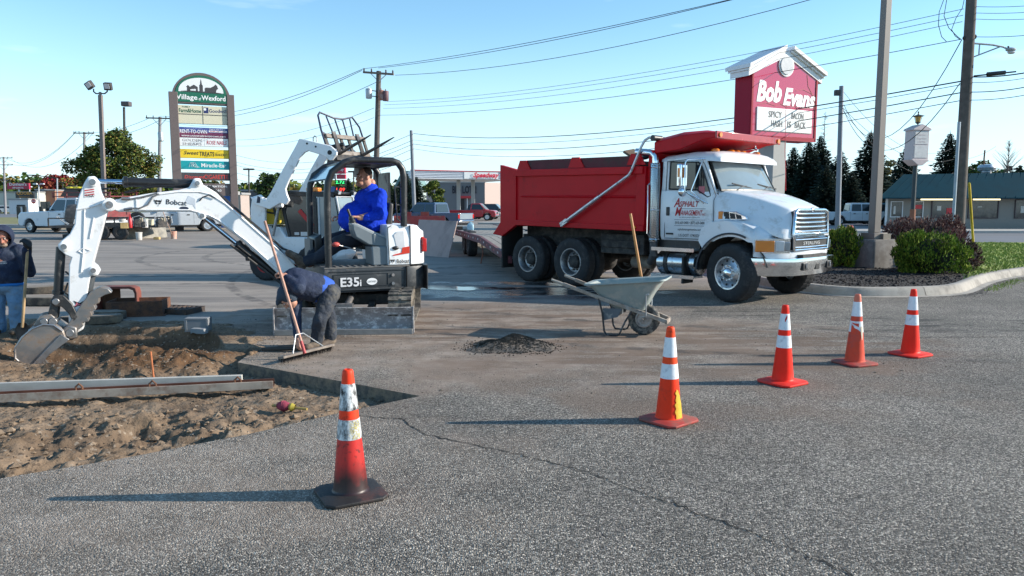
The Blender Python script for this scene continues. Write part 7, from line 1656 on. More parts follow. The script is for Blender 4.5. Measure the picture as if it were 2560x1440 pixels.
# restaurant sign
BE = empty('restaurant_sign',(8.70,28.0,0), math.atan2(1.70,3.08), 'big red restaurant sign with white gabled cornice and a letter board, on a grey column', 'sign'); T = BE
bred = M('sign_crimson',(.30,.006,.028),.55, var=.05, spec=.2); bface = M('sign_face_red',(.52,.03,.085),.10, var=.03, coat=1.0)
SWb = 3.5; zb_, ze, zp = 4.12,6.55,7.32; dp = .80
outl = [(0, zb_),(SWb, zb_),(SWb, ze),(SWb / 2, zp - .1),(0, ze)]
b = MB(); b.prism(outl,0, dp); b.build('cabinet', bred, T, bevel=.01)
b = MB(); b.prism([(.10, zb_ + .14),(SWb - .10, zb_ + .14),(SWb - .10, ze),(SWb / 2, zp - .1),(.10, ze)],-.02,0); b.build('face', bface, T)
b = MB()
for x0, x1 in ((.0,.09),(SWb - .09, SWb)): b.box(x0, x1,-.05,0, zb_, ze)
b.box(0, SWb,-.05,0, zb_, zb_ + .13); b.build('trim', bred, T, bevel=.008)
b = MB(); slope = math.atan2(zp - ze, SWb / 2)
for x0, x1 in ((-.30, SWb / 2 - .14),(SWb / 2 + .14, SWb + .30)):
    def zc(x): return ze + (zp - ze) * (1 - abs(x - SWb / 2) / (SWb / 2))
    for k,(dz0, dz1, o_) in enumerate(((-.12,.10,.06),(.10,.20,.13),(.20,.34,.22))):
        c_ = .10 - .05 * k
        xa = x0 + (c_ if x0 < 0 else -c_ * .6 + .05); xb = x1 - (c_ if x1 > SWb else -c_ * .6 + .05)
        b.loft([[(x,-o_, zc(x) + dz0),(x, dp + o_, zc(x) + dz0),(x, dp + o_, zc(x) + dz1),(x,-o_, zc(x) + dz1)] for x in (xa, xb)])
b.build('cornice', M('cornice_white',(.72,.73,.75),.5, var=.05), T, bevel=.006)
for s_, yy, mt, r_ in ((1,-.065, swhite,.40),(2,-.10, M('grey_disc',(.45,.47,.5),.4),.33)):
    b = MB(); b.add([(SWb / 2 - .02 + r_ * math.cos(2 * math.pi * i / 32), yy,6.86 + r_ * math.sin(2 * math.pi * i / 32)) for i in range(32)],[list(range(32))]); b.v += []; b.prism([(SWb / 2 - .02 + r_ * math.cos(2 * math.pi * i / 32),6.86 + r_ * math.sin(2 * math.pi * i / 32)) for i in range(32)], yy, yy + .05); b.build('roundel', mt, T)
b = MB(); b.box(SWb / 2 - .16, SWb / 2 + .14,-.06, dp,6.7,7.42); b.build('keystone', M('cornice_white'), T)
text(T, 'Bob', white_txt,(.88,-.03,5.52),(1,0,.02), U_,.74,1.30,.06,.25); text(T, 'Evans', white_txt,(2.48,-.03,5.44),(1,0,-.02), U_,.62,1.75,.06,.25)
b = MB(); b.box(.28, SWb - .26,-.06,-.02,4.42,5.28); b.build('letter_board', swhite, T, bevel=.02)
b = MB()
for k in range(1,4): b.box(.32, SWb - .30,-.064,-.06,4.42 + .215 * k - .004,4.42 + .215 * k + .004)
b.build('letter_rail', M('rail_grey',(.5,.5,.5),.5), T)
for s_, x_, z_, w__ in (('SPICY',1.22,4.93,.70),('BACON',2.42,4.93,.66),('HASH',1.32,4.60,.58),('IS',1.98,4.60,.20),('BACK',2.58,4.60,.60)): text(T, s_, M('board_letters',(.05,.05,.055),.5),(x_,-.066, z_), F_, U_,.24, w__,.012)
b = MB(); rnd = random.Random(2)
for pth in ([(.35,5.36),(.8,5.44),(1.25,5.36),(1.5,5.46),(1.8,5.36),(2.1,5.36),(2.3,5.42),(2.45,5.33),(2.9,5.36),(3.3,5.40)],[(2.3,5.98),(2.7,6.06),(3.1,5.96),(3.35,5.86)],[(2.9,6.62),(2.98,6.2),(3.2,5.95),(3.38,5.6),(3.35,5.3)]): b.tube([(x,-.024, z) for x, z in pth],.012,4)
b.build('crack_line', M('crack_crimson',(.35,.0,.02),.5), T)
b = MB(); b.box(1.28,1.98,.02,.76,0, zb_); b.build('column', M('column_grey',(.33,.33,.33),.7, var=.08), T, bevel=.02)

# fuel price sign
PS = empty('fuel_price_sign', tuple(at(845,520,90)), R(-6), 'red fuel station price sign with lit green and red digits', 'price sign'); PS.location.z = 0; T = PS
b = MB(); b.box(-.12,.12,-.1,.1,0,3.0); b.build('post', galv, T)
b = MB(); b.box(-1.05,1.05,-.25,.25,5.35,7.65); b.build('logo_cabinet', M('price_red',(.55,.03,.07),.4), T, bevel=.05)
text(T, 'Speedway', white_txt,(0,-.26,5.7), F_, U_,.32,1.8,.015,.2)
for k in range(4): b = MB(); b.box(-.6 + .1 * k,.7 - .1 * k,-.26,-.25,6.5 + .18 * k,6.58 + .18 * k); b.build('logo_stripe', white_txt, T)
for k,(z, mtl, txt_, tm) in enumerate(((4.75, M('price_white',(.6,.6,.6),.5), '', None),(4.10, M('price_black',(.012,.014,.012),.4), '2.72', M('led_green',(.0,.3,.05),.5, emit=(.05,1,.25), est=1.6)),(3.20, M('price_black'), '1.09', M('led_red',(.3,.0,.0),.5, emit=(1,.06,.04), est=1.4)))):
    b = MB(); b.box(-.2 if k else .0,1.05,-.22,.2, z, z + .52 + (.14 if k == 2 else 0)); b.build('price_window', mtl if k else M('price_red'), T)
    b = MB(); b.box(-1.05,-.22,-.22,.2, z, z + .52 + (.14 if k == 2 else 0)); b.build('grade_panel',(M('grade_yellow',(.6,.45,.05),.5) if k == 1 else M('grade_blue',(.08,.15,.35),.5) if k == 2 else M('grade_grey',(.3,.3,.3),.5)), T)
    if txt_: text(T, txt_, tm,(.40,-.23, z + .10), F_, U_,.34 + (.08 if k == 2 else 0),1.05,.012,.05)
# tree-side signs on the left
def boardsign(nm, lab, px0, px1, py0, py1, Y, m, words, tm, post=True, bg_=None, dz=0):
    a, c = at(px0, py0, Y), at(px1, py1, Y); e = empty(nm,(a.x, Y,0),0, lab, 'sign'); wd = c.x - a.x
    b = MB(); b.box(0, wd,0,.5, c.z, a.z); b.build('board', m, e, bevel=.03)
    if post:
        b = MB(); b.box(wd * .47, wd * .53,.1,.4,0, c.z); b.build('post', galv, e)
    n_ = len(words)
    for k,(s_, hh, ww) in enumerate(words): text(e, s_, tm,(wd / 2,-.01, a.z - (a.z - c.z) * ((k + .80) / n_)), F_, U_, hh, wd * ww, hh * .04, name='sign_lettering', depth=.02)
    return e
boardsign('sports_shop_sign', 'crimson sports shop sign on a post above the low shops',17,73,458,473,160, M('crimson_board',(.42,.02,.06),.4),[("Dunham's",.62,.78),('SPORTS',.36,.5)], white_txt)
boardsign('grill_sign', 'black sign with orange grill lettering on the low white shop',38,85,481,495,158, M('black_board',(.03,.03,.035),.4),[('QDOBA',.62,.86),('MEXICAN GRILL',.2,.62)], M('orange_letters',(.75,.32,.04),.5))
e = empty('stop_sign', tuple(at(85,520,118)),0, 'red octagonal stop sign at the far side of the street', 'stop sign'); e.location.z = 0
b = MB(); b.prism([(.38 * math.cos(R(22.5 + 45 * k)),2.25 + .38 * math.sin(R(22.5 + 45 * k))) for k in range(8)],-.02,0); b.build('plate', M('stop_red',(.6,.03,.03),.4), e); text(e, 'STOP', white_txt,(0,-.022,2.15), F_, U_,.22,.6,.02)
b = MB(); b.cyl((0,.02,0),(0,.02,2.6),.04,8); b.build('post', galv, e)
# hanging restaurant sign with a lantern, across the street
HS = empty('lantern_sign', tuple(at(2280,560,44)), R(12), 'faded pink two panel sign on a dark post with a little lantern on top', 'sign'); HS.location.z = 0; T = HS
pk = M('faded_pink',(.55,.46,.45),.6, var=.08)
b = MB(); b.cyl((0,0,0),(0,0,4.0),.12,10); b.build('post', M('dark_green_post',(.03,.045,.05),.6), T)
b = MB(); b.cyl((0,0,0),(0,0,1.45),.16,10); b.build('post_base', M('rust_paint',(.28,.11,.06),.8), T)
b = MB(); b.box(-.52,.52,-.35,.35,4.25,5.95); b.prism([(-.62,5.93),(.62,5.93),(.55,6.05),(0,6.28),(-.55,6.05)],-.42,.42); b.prism([(-.62,4.28),(.62,4.28),(.15,3.95),(-.15,3.95)],-.40,.40); b.build('sign_case', pk, T, bevel=.02)
for z0, z1 in ((5.15,5.88),(4.38,5.08)):
    b = MB(); b.box(-.42,.44,-.37,-.35, z0, z1); b.build('sign_panel', M('faded_white',(.60,.58,.56),.5), T)
ft = M('faded_print',(.48,.40,.42),.6); text(T, 'Chicken', ft,(.0,-.375,5.62), F_, U_,.12,.6,0); text(T, 'Express', ft,(.0,-.375,5.42), F_, U_,.12,.6,0); text(T, 'COCKTAILS', ft,(.0,-.375,5.24), F_, U_,.09,.5,0)
b = MB(); b.lathe([(.001,6.95),(.03,6.93),(.05,6.85),(.35,6.76),(.22,6.72)], n=8); b.lathe([(.12,6.42),(.16,6.40),(.03,6.30),(.02,6.22)], n=8); b.ball((0,0,6.98),.05)
for k in range(4): a = R(45 + 90 * k); b.tube([(.13 * math.cos(a),.13 * math.sin(a),6.42),(.20 * math.cos(a),.20 * math.sin(a),6.74)],.012,4)
b.build('lantern', M('lantern_dark',(.04,.05,.05),.5), T); b = MB(); b.lathe([(.12,6.43),(.19,6.73)], n=6); b.build('lantern_glass', M('amber_glass',(.55,.30,.06),.3), T)

# ================================================================ POLES, LAMPS, WIRES
cab = M('cable_dark',(.02,.024,.028),.7, var=0)
def upole(lab, pb_, pt_, Y, r0, r1, arms=(), m=wood_pole, nm='utility_pole', group='utility poles along the streets'):
    a, c = at(*pb_, Y), at(*pt_, Y); t = (c - a); a = a - t * (a.z / t.z)
    e = empty(nm, a,0, lab, 'utility pole', group); b = MB(); b.tube([(0,0,-.05), c - a],[r0, r1],12); b.build('pole', m, e, smooth=60)
    for f, ln, ang, dz in arms:
        q = (c - a) * f; v = Vector((math.cos(ang), math.sin(ang), dz)) * (ln / 2)
        b = MB(); b.beam(q - v + Vector((0,-.15,0)), q + v + Vector((0,-.15,0)),.10,.12); b.build('crossarm', M('crossarm_wood',(.16,.13,.11),.9), e)
        b = MB(); b.beam(q - v * .5 + Vector((0,-.1,-.05)), q + Vector((0,-.1,-ln * .22)),.04,.04); b.beam(q + v * .5 + Vector((0,-.1,-.05)), q + Vector((0,-.1,-ln * .22)),.04,.04); b.build('arm_brace', galv, e)
        for k in (-.95,-.45,.5,.95):
            b = MB(); p_ = q + v * k + Vector((0,-.15,.06)); b.lathe([(.03,0),(.06,.05),(.03,.08),(.06,.12),(.03,.16),(.02,.2)], p_,(0,0,1),8); b.build('insulator', M('insulator_brown',(.10,.06,.05),.4), e)
    return e
pA = upole('leaning utility pole with cables, carrying the street lamp at the right of the view',(2393,600),(2432,-60),24,.20,.15)
T = pA; ax = lambda px, py, Y=24: at(px, py, Y) - pA.location
b = MB(); b.tube([ax(2430,108), ax(2480,112), ax(2507,117), ax(2518,122)],.03,8); b.tube([ax(2427,145), ax(2500,117)],.022,6); b.beam(ax(2449,112), ax(2447,137),.03,.03, up=(0,1,0)); b.build('lamp_arm', galv, T)
b = MB(); b.ball(ax(2527,124),.16,(1,.7,.42),14); b.build('lamp_head', M('lamp_grey',(.35,.36,.38),.5), T); b = MB(); b.ball(ax(2528,131),.12,(1,.7,.45),12); b.build('lamp_glass', M('lamp_glass',(.6,.58,.6),.1, coat=.6), T); b = MB(); b.cyl(ax(2521,119), ax(2521,115),.03,8); b.build('photocell', black_paint, T)
b = MB(); b.tube([ax(2382,570,23.8), ax(2398,305,23.8)],.05,8); b.build('conduit', M('blue_grey_conduit',(.33,.40,.46),.6), T)
b = MB()
for px, py in ((2412,95),(2436,92)): b.lathe([(.03,-.06),(.07,-.03),(.07,.03),(.03,.06)], ax(px, py),(1,0,.1),10)
b.build('bracket', dark_metal, T)
upole('grey utility pole with a small box at its head, in front of the dark spruces',(2094,560),(2104,215),42,.15,.12, m=M('steel_pole',(.20,.22,.25),.6,.3))
e = [k for k in bpy.data.objects if k.get('label', '').startswith('grey utility pole')][0]; b = MB(); q = at(2092,232,42) - e.location; b.box(q.x - .12, q.x + .16,-.12,.12, q.z - .15, q.z + .15); b.build('head_box', dark_metal, e, bevel=.02)
upole('bare grey pole without arms between the excavator canopy and the fuel canopy',(1036,525),(1028,326),60,.17,.12, m=M('steel_pole'))
pB = upole('tall utility pole with crossarm and three transformers behind the excavator',(937,560),(947,178),48,.20,.15, arms=((.985,2.25, R(-25),-.13),))
for px, py, m_ in ((922,234, galv),(953,238, M('rusty_can',(.30,.12,.08),.6, dirt=(.3,.3,.32), damt=.3)),(964,240, M('maroon_can',(.13,.06,.07),.6))):
    q = at(px, py,47.6) - pB.location; b = MB(); b.lathe([(.001,.30),(.18,.30),(.20,.26),(.19,-.26),(.17,-.30),(.001,-.30)], q,(0,0,1),14); b.cyl(q + Vector((0,0,.3)), q + Vector((0,0,.42)),.03,6); b.build('transformer', m_, pB)
b = MB(); b.beam(at(928,226,47.8) - pB.location, at(966,232,47.8) - pB.location,.05,.05); b.beam(at(928,240,47.8) - pB.location, at(966,245,47.8) - pB.location,.05,.05); b.build('transformer_bracket', dark_metal, pB)
pC = upole('weathered grey utility pole behind the broad tree, left of the sign tower',(398,545),(400,292),72,.20,.14, arms=((.985,3.2, R(-20),-.06),), m=M('weathered_pole',(.26,.25,.26),.9, var=.2))
q = at(402,342,71.6) - pC.location; b = MB(); b.lathe([(.001,.42),(.24,.42),(.26,.36),(.25,-.36),(.2,-.42)], q,(0,0,1),12); b.build('transformer', galv, pC)
pD = upole('utility pole whose crossarm tops out behind the crown of the broad tree',(211,545),(211,330),95,.2,.14, arms=((.985,3.4, R(-20),-.04),), m=M('weathered_pole'))
pE = upole('farthest utility pole with three crossarms at the left edge of the view',(14,540),(9,392),135,.22,.15, arms=((.98,4.2, R(-15),-.02),(.86,4.2, R(-15),-.02),(.60,3.0, R(-15),-.02)), m=M('weathered_pole'))
W = lambda a, c, s_, r, lb, g='power lines': wire('power_line', sag(a, c, s_), r, cab, lb, 'power line', g)
def w3(p0, Y0, p1, Y1, s_=.5, r=.012, lb=''): return W(at(*p0, Y0), at(*p1, Y1), s_, r, lb)
w3((908,172),48,(1838,-4),30,.25,.014, 'uppermost cable from the transformer pole, running up and out of the sky at the right'); w3((946,170),48,(1852,-6),30,.30,.014, 'second cable from the transformer pole, close under the uppermost one'); w3((988,188),48,(2045,-6),30,.6,.014, 'third cable from the transformer pole, hanging below the upper pair')
w3((908,172),48,(400,290),72,1.0,.016, 'upper cable running from the transformer pole left behind the sign tower'); w3((905,176),48,(398,294),72,1.2,.016, 'lower of the close pair running left behind the sign tower'); w3((942,205),48,(405,300),72,1.5,.015, 'single cable from the transformer pole running left below the pair')
w3((372,296),72,(190,328),95,.6,.018, 'cable between the weathered pole and the pole in the tree, upper'); w3((400,300),72,(212,334),95,.8,.018, 'cable between the weathered pole and the pole in the tree, lower')
w3((190,328),95,(12,394),135,2.2,.022, 'upper far cable falling away to the left edge pole'); w3((190,330),95,(2,398),135,2.4,.022, 'middle far cable falling away to the left edge pole'); w3((232,334),95,(28,398),135,2.6,.022, 'lowest far cable falling away to the left edge pole'); w3((2,396),135,(-60,402),150,.5,.022, 'cable leaving the left edge pole out of the view')
w3((968,254),48,(2410,22),24,.55,.009, 'top one of the thin cables crossing the sky to the leaning pole'); w3((960,262),48,(2408,38),24,.55,.009, 'second of the thin cables crossing the sky to the leaning pole'); w3((958,271),48,(2406,54),24,.6,.009, 'third of the thin cables crossing the sky to the leaning pole'); w3((946,288),48,(2404,98),24,.55,.012, 'lowest and darkest of the cables reaching the leaning pole near its lamp')
w3((2430,16),24,(2640,8),22,.05,.009, 'top cable leaving the leaning pole to the right'); w3((2430,32),24,(2640,24),22,.05,.009, 'second cable leaving the leaning pole to the right'); w3((2430,47),24,(2640,42),22,.05,.009, 'third cable leaving the leaning pole to the right'); w3((2436,92),24,(2640,80),22,.05,.011, 'cable with black splices leaving the leaning pole beside its lamp')
w3((1034,334),60,(2404,203),24,.9,.024, 'thick black cable passing in front of the red restaurant sign'); w3((1034,350),60,(2402,212),24,.9,.012, 'thin cable just under the thick black one'); w3((1034,360),60,(2400,232),24,1.0,.02, 'third cable crossing behind the red restaurant sign'); w3((1034,372),60,(2398,252),24,1.1,.014, 'lowest long cable crossing behind the red restaurant sign')
w3((2420,192),24,(2640,165),22,.1,.022, 'thick cable with a splice case right of the leaning pole'); w3((2418,206),24,(2640,178),22,.1,.010, 'thin cable right of the leaning pole, just under the splice case'); w3((2416,230),24,(2640,200),22,.1,.016, 'lower cable right of the leaning pole'); w3((2414,250),24,(2640,220),22,.1,.012, 'lowest cable right of the leaning pole')
for k,(ya, yb) in enumerate(((336,380),(352,397),(362,405),(374,424),(395,440))): w3((1028, ya),60,(590, yb + 8),75,1.4,.016,('topmost', 'second', 'third', 'fourth', 'lowest')[k] + ' of the cables behind the raised loader arms')
w3((935,270),48,(590,350),60,.5,.012, 'cable from the transformer pole sloping behind the fork carriage'); w3((935,294),48,(590,365),60,.5,.011, 'fainter cable below it sloping behind the fork carriage')
w3((2404,100),24,(2110,262),42,2.4,.014, 'service cable drooping from the leaning pole to the grey box pole'); w3((2400,208),24,(2106,268),42,2.2,.014, 'second service cable drooping to the grey box pole'); w3((2106,226),42,(2380,372),60,1.5,.012, 'cable falling from the box pole over the lantern sign, upper'); w3((2106,268),42,(2384,398),60,1.2,.012, 'cable falling from the box pole over the lantern sign, middle'); w3((2102,270),42,(2390,430),60,1.6,.012, 'cable falling from the box pole over the lantern sign, lower'); w3((2490,366),60,(2384,400),60,.3,.010, 'thin cable from the roof pipe to the leaning pole')
for k, pts in enumerate([[(2362,-8),(2348,30),(2346,62),(2354,92),(2366,104)],[(2368,-8),(2360,40),(2372,70),(2392,90),(2402,98)],[(2412,-8),(2406,20),(2390,45),(2379,74),(2388,90),(2400,99)]]): wire('jumper_cable',[at(*q,24) for q in pts],.010, cab,('outer', 'middle', 'inner')[k] + ' jumper cable looping down beside the head of the leaning pole', 'cable', 'jumper cables')
sp = empty('splice_case', at(2490,187,23.2), R(-8), 'black splice case clamped under the thick cable right of the leaning pole', 'splice case'); b = MB(); b.cyl((-.25,0,.02),(.25,0,.06),.065,10); b.cyl((-.62,0,-.02),(.55,0,.08),.022,8); b.build('case', black_paint, sp)
GW_ = wire('guy_wire',[at(2432,606,30.5), at(2421,455,27), at(2418,405,26), at(2417,330,24.5)],.010, cab, 'guy wire rising from the yellow guard to the leaning pole', 'guy wire')
b = MB(); q0, q1 = at(2433,606,30.5), at(2423,458,27.2); b.tube([q0, q1],.045,8); tag(b.build('guy_guard', M('guard_yellow',(.70,.50,.05),.5)), 'yellow plastic guard tube slanting up from the lawn', 'guy guard')

# square tan lamp column on its concrete foot, in the shrub bed
LC = empty('lamp_column',(9.18,19.1,0), R(20), 'square tan steel lamp column on a concrete plinth among the shrubs', 'lamp column'); T = LC
tanm = M('tan_steel',(.19,.165,.145),.5, var=.05)
b = MB(); b.loft([[(-.105,-.105,1.0),(.105,-.105,1.0),(.105,.105,1.0),(-.105,.105,1.0)],[(-.085,-.085,9.2),(.085,-.085,9.2),(.085,.085,9.2),(-.085,.085,9.2)]]); b.build('column', tanm, T, bevel=.012)
pz = .13
b = MB(); b.loft([rr(-.40,.40,.40, z,.07) for z in (pz,.78)] + [rr(-.36,.36,.36,.84,.07)]); b.build('plinth', M('plinth_concrete',(.17,.155,.14),.9, var=.2, dirt=(.26,.25,.24), damt=.45, dscale=1.5, bump=.5), T, smooth=40)
b = MB(); b.box(-.22,.22,-.22,.22,.84,1.0); b.build('base_plate', tanm, T, bevel=.01); b = MB(); b.box(.0,.24,-.30,-.22,.84,.98); b.build('cover_box', M('tan_box',(.22,.19,.15),.6), T)
b = MB(); b.box(-.5,.5,-.2,.2,9.2,9.35); b.build('lamp_head', dark_metal, T)
# twin flood lamp and single lamp on the left
e = empty('twin_flood_lamp', tuple(at(259,545,55)),0, 'tall brown lamp post with two square flood lamps on curved arms', 'lamp post', 'lamp posts'); e.location.z = 0; T = e
A_ = lambda px, py, Y=55: at(px, py, Y) - e.location
b = MB(); b.beam((A_(262,520)), A_(251,238),.24,.24, up=(0,1,0)); b.beam(A_(251,238), A_(250,230),.14,.14, up=(0,1,0)); b.build('post', M('lamp_brown',(.20,.165,.15),.6), T)
b = MB(); b.tube([A_(234,222), A_(234,229), A_(240,234), A_(262,234), A_(268,229), A_(268,222)],.05,8); b.build('arm', dark_metal, T)
for px, py, rx in ((224,213,-.45),(270,216,.05)):
    b = MB(); q = A_(px, py); b.cbox(q,(.52,.30,.52),(.35, rx, rx * .6)); b.build('lamp_box', dark_metal, T, bevel=.03); b = MB(); b.cbox(q + Vector((0,-.17,-.02)),(.36,.03,.34),(.35, rx, rx * .6)); b.build('lamp_glass', MATS['lamp_glass'], T)
e = empty('single_flood_lamp', tuple(at(314,545,70)),0, 'thinner lamp post with one boxy lamp, right of the twin flood lamp', 'lamp post', 'lamp posts'); e.location.z = 0
b = MB(); q0, q1 = at(314,545,70) - e.location, at(310,268,70) - e.location; b.cyl(q0, q1,.11,8); b.build('post', dark_metal, e); q = at(316,260,70) - e.location; b = MB(); b.cbox(q,(.75,.6,.42)); b.build('lamp_box', M('lamp_box_brown',(.10,.08,.08),.6), e, bevel=.05)
for k,(px, pt_, pb_, Y, lb) in enumerate([(622,425,520,110, 'far parking lot lamp with a flat head left of the loader arms'),(884,431,520,110, 'far parking lot lamp with a flat head behind the operator'),(143,446,525,120, 'street lamp with a long arm beside the far treeline'),(97,461,520,150, 'white twin headed lamp before the low shops'),(74,468,520,165, 'small white lamp beside the crimson sports sign'),(157,457,520,180, 'thin grey lamp pole before the far treeline'),(723,437,520,140, 'thin dark pole between the two loader arms')]):
    e = empty('far_lamp', tuple(at(px, pb_, Y)),0, lb, 'street lamp', 'far street lamps'); e.location.z = 0; q = at(px, pt_, Y) - e.location; m_ = M('lamp_white',(.6,.6,.62),.5) if 3 <= k <= 4 else dark_metal
    b = MB(); b.cyl((0,0,0), q,.11,6); b.build('post', m_ if k != 2 else galv, e)
    b = MB()
    if k == 2: b.tube([q, q + Vector((-.8,0,.1)), q + Vector((-3.4,0,.5))],.07,6); b.cbox(q + Vector((-4.0,0,.5)),(1.1,.4,.16))
    elif k in (3,): b.cbox(q + Vector((-.7,0,.1)),(.7,.4,.25)); b.cbox(q + Vector((.7,0,.1)),(.7,.4,.25))
    elif k != 6: b.cbox(q + Vector((0,0,.1)),(1.5 if k < 2 else .9,.5,.22))
    else: b.ball(q,.15)
    b.build('lamp_head', m_, e)
# red bollard
e = MB().lathe([(.001,1.0),(.10,.98),(.12,.92),(.12,0)], n=14).build('bollard', M('bollard_red',(.50,.02,.03),.5)); e.location = (at(2124,590,26).x,26,0.0); tag(e, 'red round bollard standing behind the red shrub', 'bollard')
# ================================================================ BUILDINGS
F_ = (1,0,0); U_ = (0,0,1)
RS = empty('restaurant_building',(24.7,50,0),0, 'low grey sided restaurant with a broad dark teal hipped roof across the street', 'building'); T = RS
siding = M('grey_siding',(.215,.21,.195),.7, var=.06, dirt=(.22,.215,.20), damt=.5, dscale=1.0, streak=(.05,.05,9))
troof = M('teal_roof',(.004,.042,.062),.8, var=.15, scale=1, spec=.08)
b = MB(); b.prism([(0,0),(36,0),(36,14),(7.5,14)],0,2.25, 'z'); b.build('wall', siding, T)
b = MB(); b.loft([[(-.9,-.9,2.10),(37,-.9,2.10),(37,15,2.10),(6.9,15,2.10)],[(-.9,-.9,2.16),(37,-.9,2.16),(37,15,2.16),(6.9,15,2.16)],[(1.5,.9,3.72),(35,.9,4.25),(35,12,4.25),(8,12,3.72)]]); b.build('roof', troof, T)
b = MB()
for k in range(60):
    t = k / 60; x0 = -.9 + 37.9 * t; x1 = 1.6 + 33.4 * t; b.beam((x0,-.9,2.17),(x1,.9,3.73 + .53 * t),.025,.03)
o = b.build('roof_seam', troof, T); o['kind'] = 'stuff'
white_fr = M('window_white',(.62,.64,.66),.5); dark_fr = M('window_dark_frame',(.05,.035,.045),.5)
winb = M('shop_glass',(.035,.045,.05),.06, var=.6, scale=1.0, dirt=(.12,.10,.08), damt=.3, dscale=1.5, spec=.8)
def win(x0, x1, z0, z1, frm, extra=None):
    b = MB(); f_ = .05
    for a in ((x0 - f_, x1 + f_, z1, z1 + f_),(x0 - f_, x1 + f_, z0 - f_, z0),(x0 - f_, x0, z0, z1),(x1, x1 + f_, z0, z1)): b.box(a[0], a[1],-.07,.02, a[2], a[3])
    o = b.build('window', frm, T); b = MB(); b.box(x0, x1,-.02,.0, z0, z1); b.build('pane', winb, o)
    for (xa, xb, za, zb2, mm) in extra or []: b = MB(); b.box(xa, xb,-.045,-.022, za, zb2); b.build('poster', mm, o)
X_ = lambda px: (px - 1280) / 1880 * 50 - 24.7
Z_ = lambda py: 1.7 + (512 - py) / 1880 * 50
redp = M('poster_red',(.5,.03,.04),.5); wm_ = M('poster_white',(.5,.5,.48),.5)
win(X_(2222), X_(2249), Z_(541), Z_(505), white_fr,[(X_(2228), X_(2233), Z_(535), Z_(515), wm_)]); win(X_(2277), X_(2300), Z_(541), Z_(505), white_fr,[(X_(2279), X_(2298), Z_(522), Z_(512), redp)])
win(X_(2324), X_(2378), Z_(543), Z_(503), dark_fr,[(X_(2336), X_(2346), Z_(526), Z_(515), wm_),(X_(2360), X_(2374), Z_(535), Z_(520), redp)]); win(X_(2415), X_(2487), Z_(544), Z_(502), dark_fr,[(X_(2436), X_(2447), Z_(518), Z_(516), wm_)]); win(X_(2531), X_(2590), Z_(544), Z_(501), dark_fr,[(X_(2544), X_(2558), Z_(532), Z_(515), wm_)])
ltube = M('lit_tube',(.8,.75,.5),.5, emit=(1.0,.85,.5), est=.9)
for a, c in ((2280,2376),(2408,2474)):
    b = MB(); b.cyl((X_(a),-.75, Z_(499)),(X_(c),-.75, Z_(499)),.05,8); b.build('strip_light', ltube, T)
b = MB(); b.box(-.02,.12,-.04,.0,0,2.1); b.build('corner_board', white_fr, T)
q = at(2490,410,53); e = empty('roof_vent',(q.x,54,3.7),0, 'round silver roof ventilator with a thin pipe beside it on the teal roof', 'roof vent')
b = MB(); b.lathe([(.35,0),(.35,.22),(.28,.3),(.55,.42),(.60,.62),(.50,.80),(.2,.86),(.001,.87)], n=20); b.build('turbine', alum, e); b = MB(); b.cyl((-.25,0,.6),(-.22,0,1.85),.05,8); b.build('pipe', rust, e)

def block(lab, x0, x1, Y, dp, z1, m, cat='building', parts=(), nm='shop_building', rz=0, roof=None):
    e = empty(nm,(x0, Y,0), rz, lab, cat); w_b = x1 - x0
    b = MB(); b.box(0, w_b,0, dp,0, z1); b.build('wall', m, e)
    b = MB(); b.box(-.15, w_b + .15,-.15, dp + .15, z1, z1 + .25) if roof is None else b.prism([(-.5, z1),(w_b + .5, z1),(w_b * .72, z1 + roof[0]),(w_b * .28, z1 + roof[0])],-.5, dp + .5)
    b.build('roof_edge' if roof is None else 'roof', M('roof_edge_grey',(.3,.3,.3),.7) if roof is None else roof[1], e)
    for nm2, a0, a1, z0, zz, mm in parts: b = MB(); b.box(a0, a1,-.12,.01, z0, zz); b.build(nm2, mm, e)
    return e
xa = lambda px, Y: (px - 1280) / 1880 * Y
za = lambda py, Y: 1.7 + (512 - py) / 1880 * Y
Yb = 140; gw = M('store_grey',(.155,.16,.17),.8, var=.05); pkw = M('store_pink_lit',(.48,.38,.34),.8, var=.05)  # pink of the wing carries its sunlight in the paint
BL = block('grey walled discount store with tall dark letters behind the fuel canopy', xa(1095, Yb), xa(1212, Yb), Yb,40, za(458, Yb), gw)
o0 = xa(1095, Yb); Tx = lambda px: xa(px, Yb) - o0
text(BL, 'BIG LOTS!', M('store_letters',(.02,.02,.03),.6),((Tx(1132) + Tx(1192)) / 2,-.1, za(483, Yb)), F_, U_,1.35, Tx(1192) - Tx(1132),.06, name='store_lettering', depth=.05)
for nm2, a0, a1, z0, zz, mm in (('door', Tx(1153), Tx(1162),0, za(497, Yb), black_txt),('awning', Tx(1150), Tx(1181), za(496, Yb), za(490, Yb), redp),('post', Tx(1168), Tx(1170),0, za(492, Yb), swhite)): b = MB(); b.box(a0, a1,-.6 if nm2 == 'awning' else -.15,.01, z0, zz); b.build(nm2, mm, BL)
e = empty('store_wing',(xa(1212, Yb) + .05, Yb,0), R(50), 'discount store wing, its sunlight painted on in pale pink, beside the dump truck tail', 'building'); b = MB(); b.box(0,22,0,20,0, za(457, Yb)); b.build('wall', pkw, e)
for x_ in (6,15): b = MB(); b.box(x_, x_ + 1,-.3,0,5,5.5); b.build('wall_lamp', black_txt, e)
block('small gabled white and green building behind the grey pole', xa(996,110), xa(1044,110),110,12, za(470,110), M('pale_green_wall',(.35,.42,.40),.8), roof=(2.4, M('pale_green_roof',(.16,.27,.25),.6)))
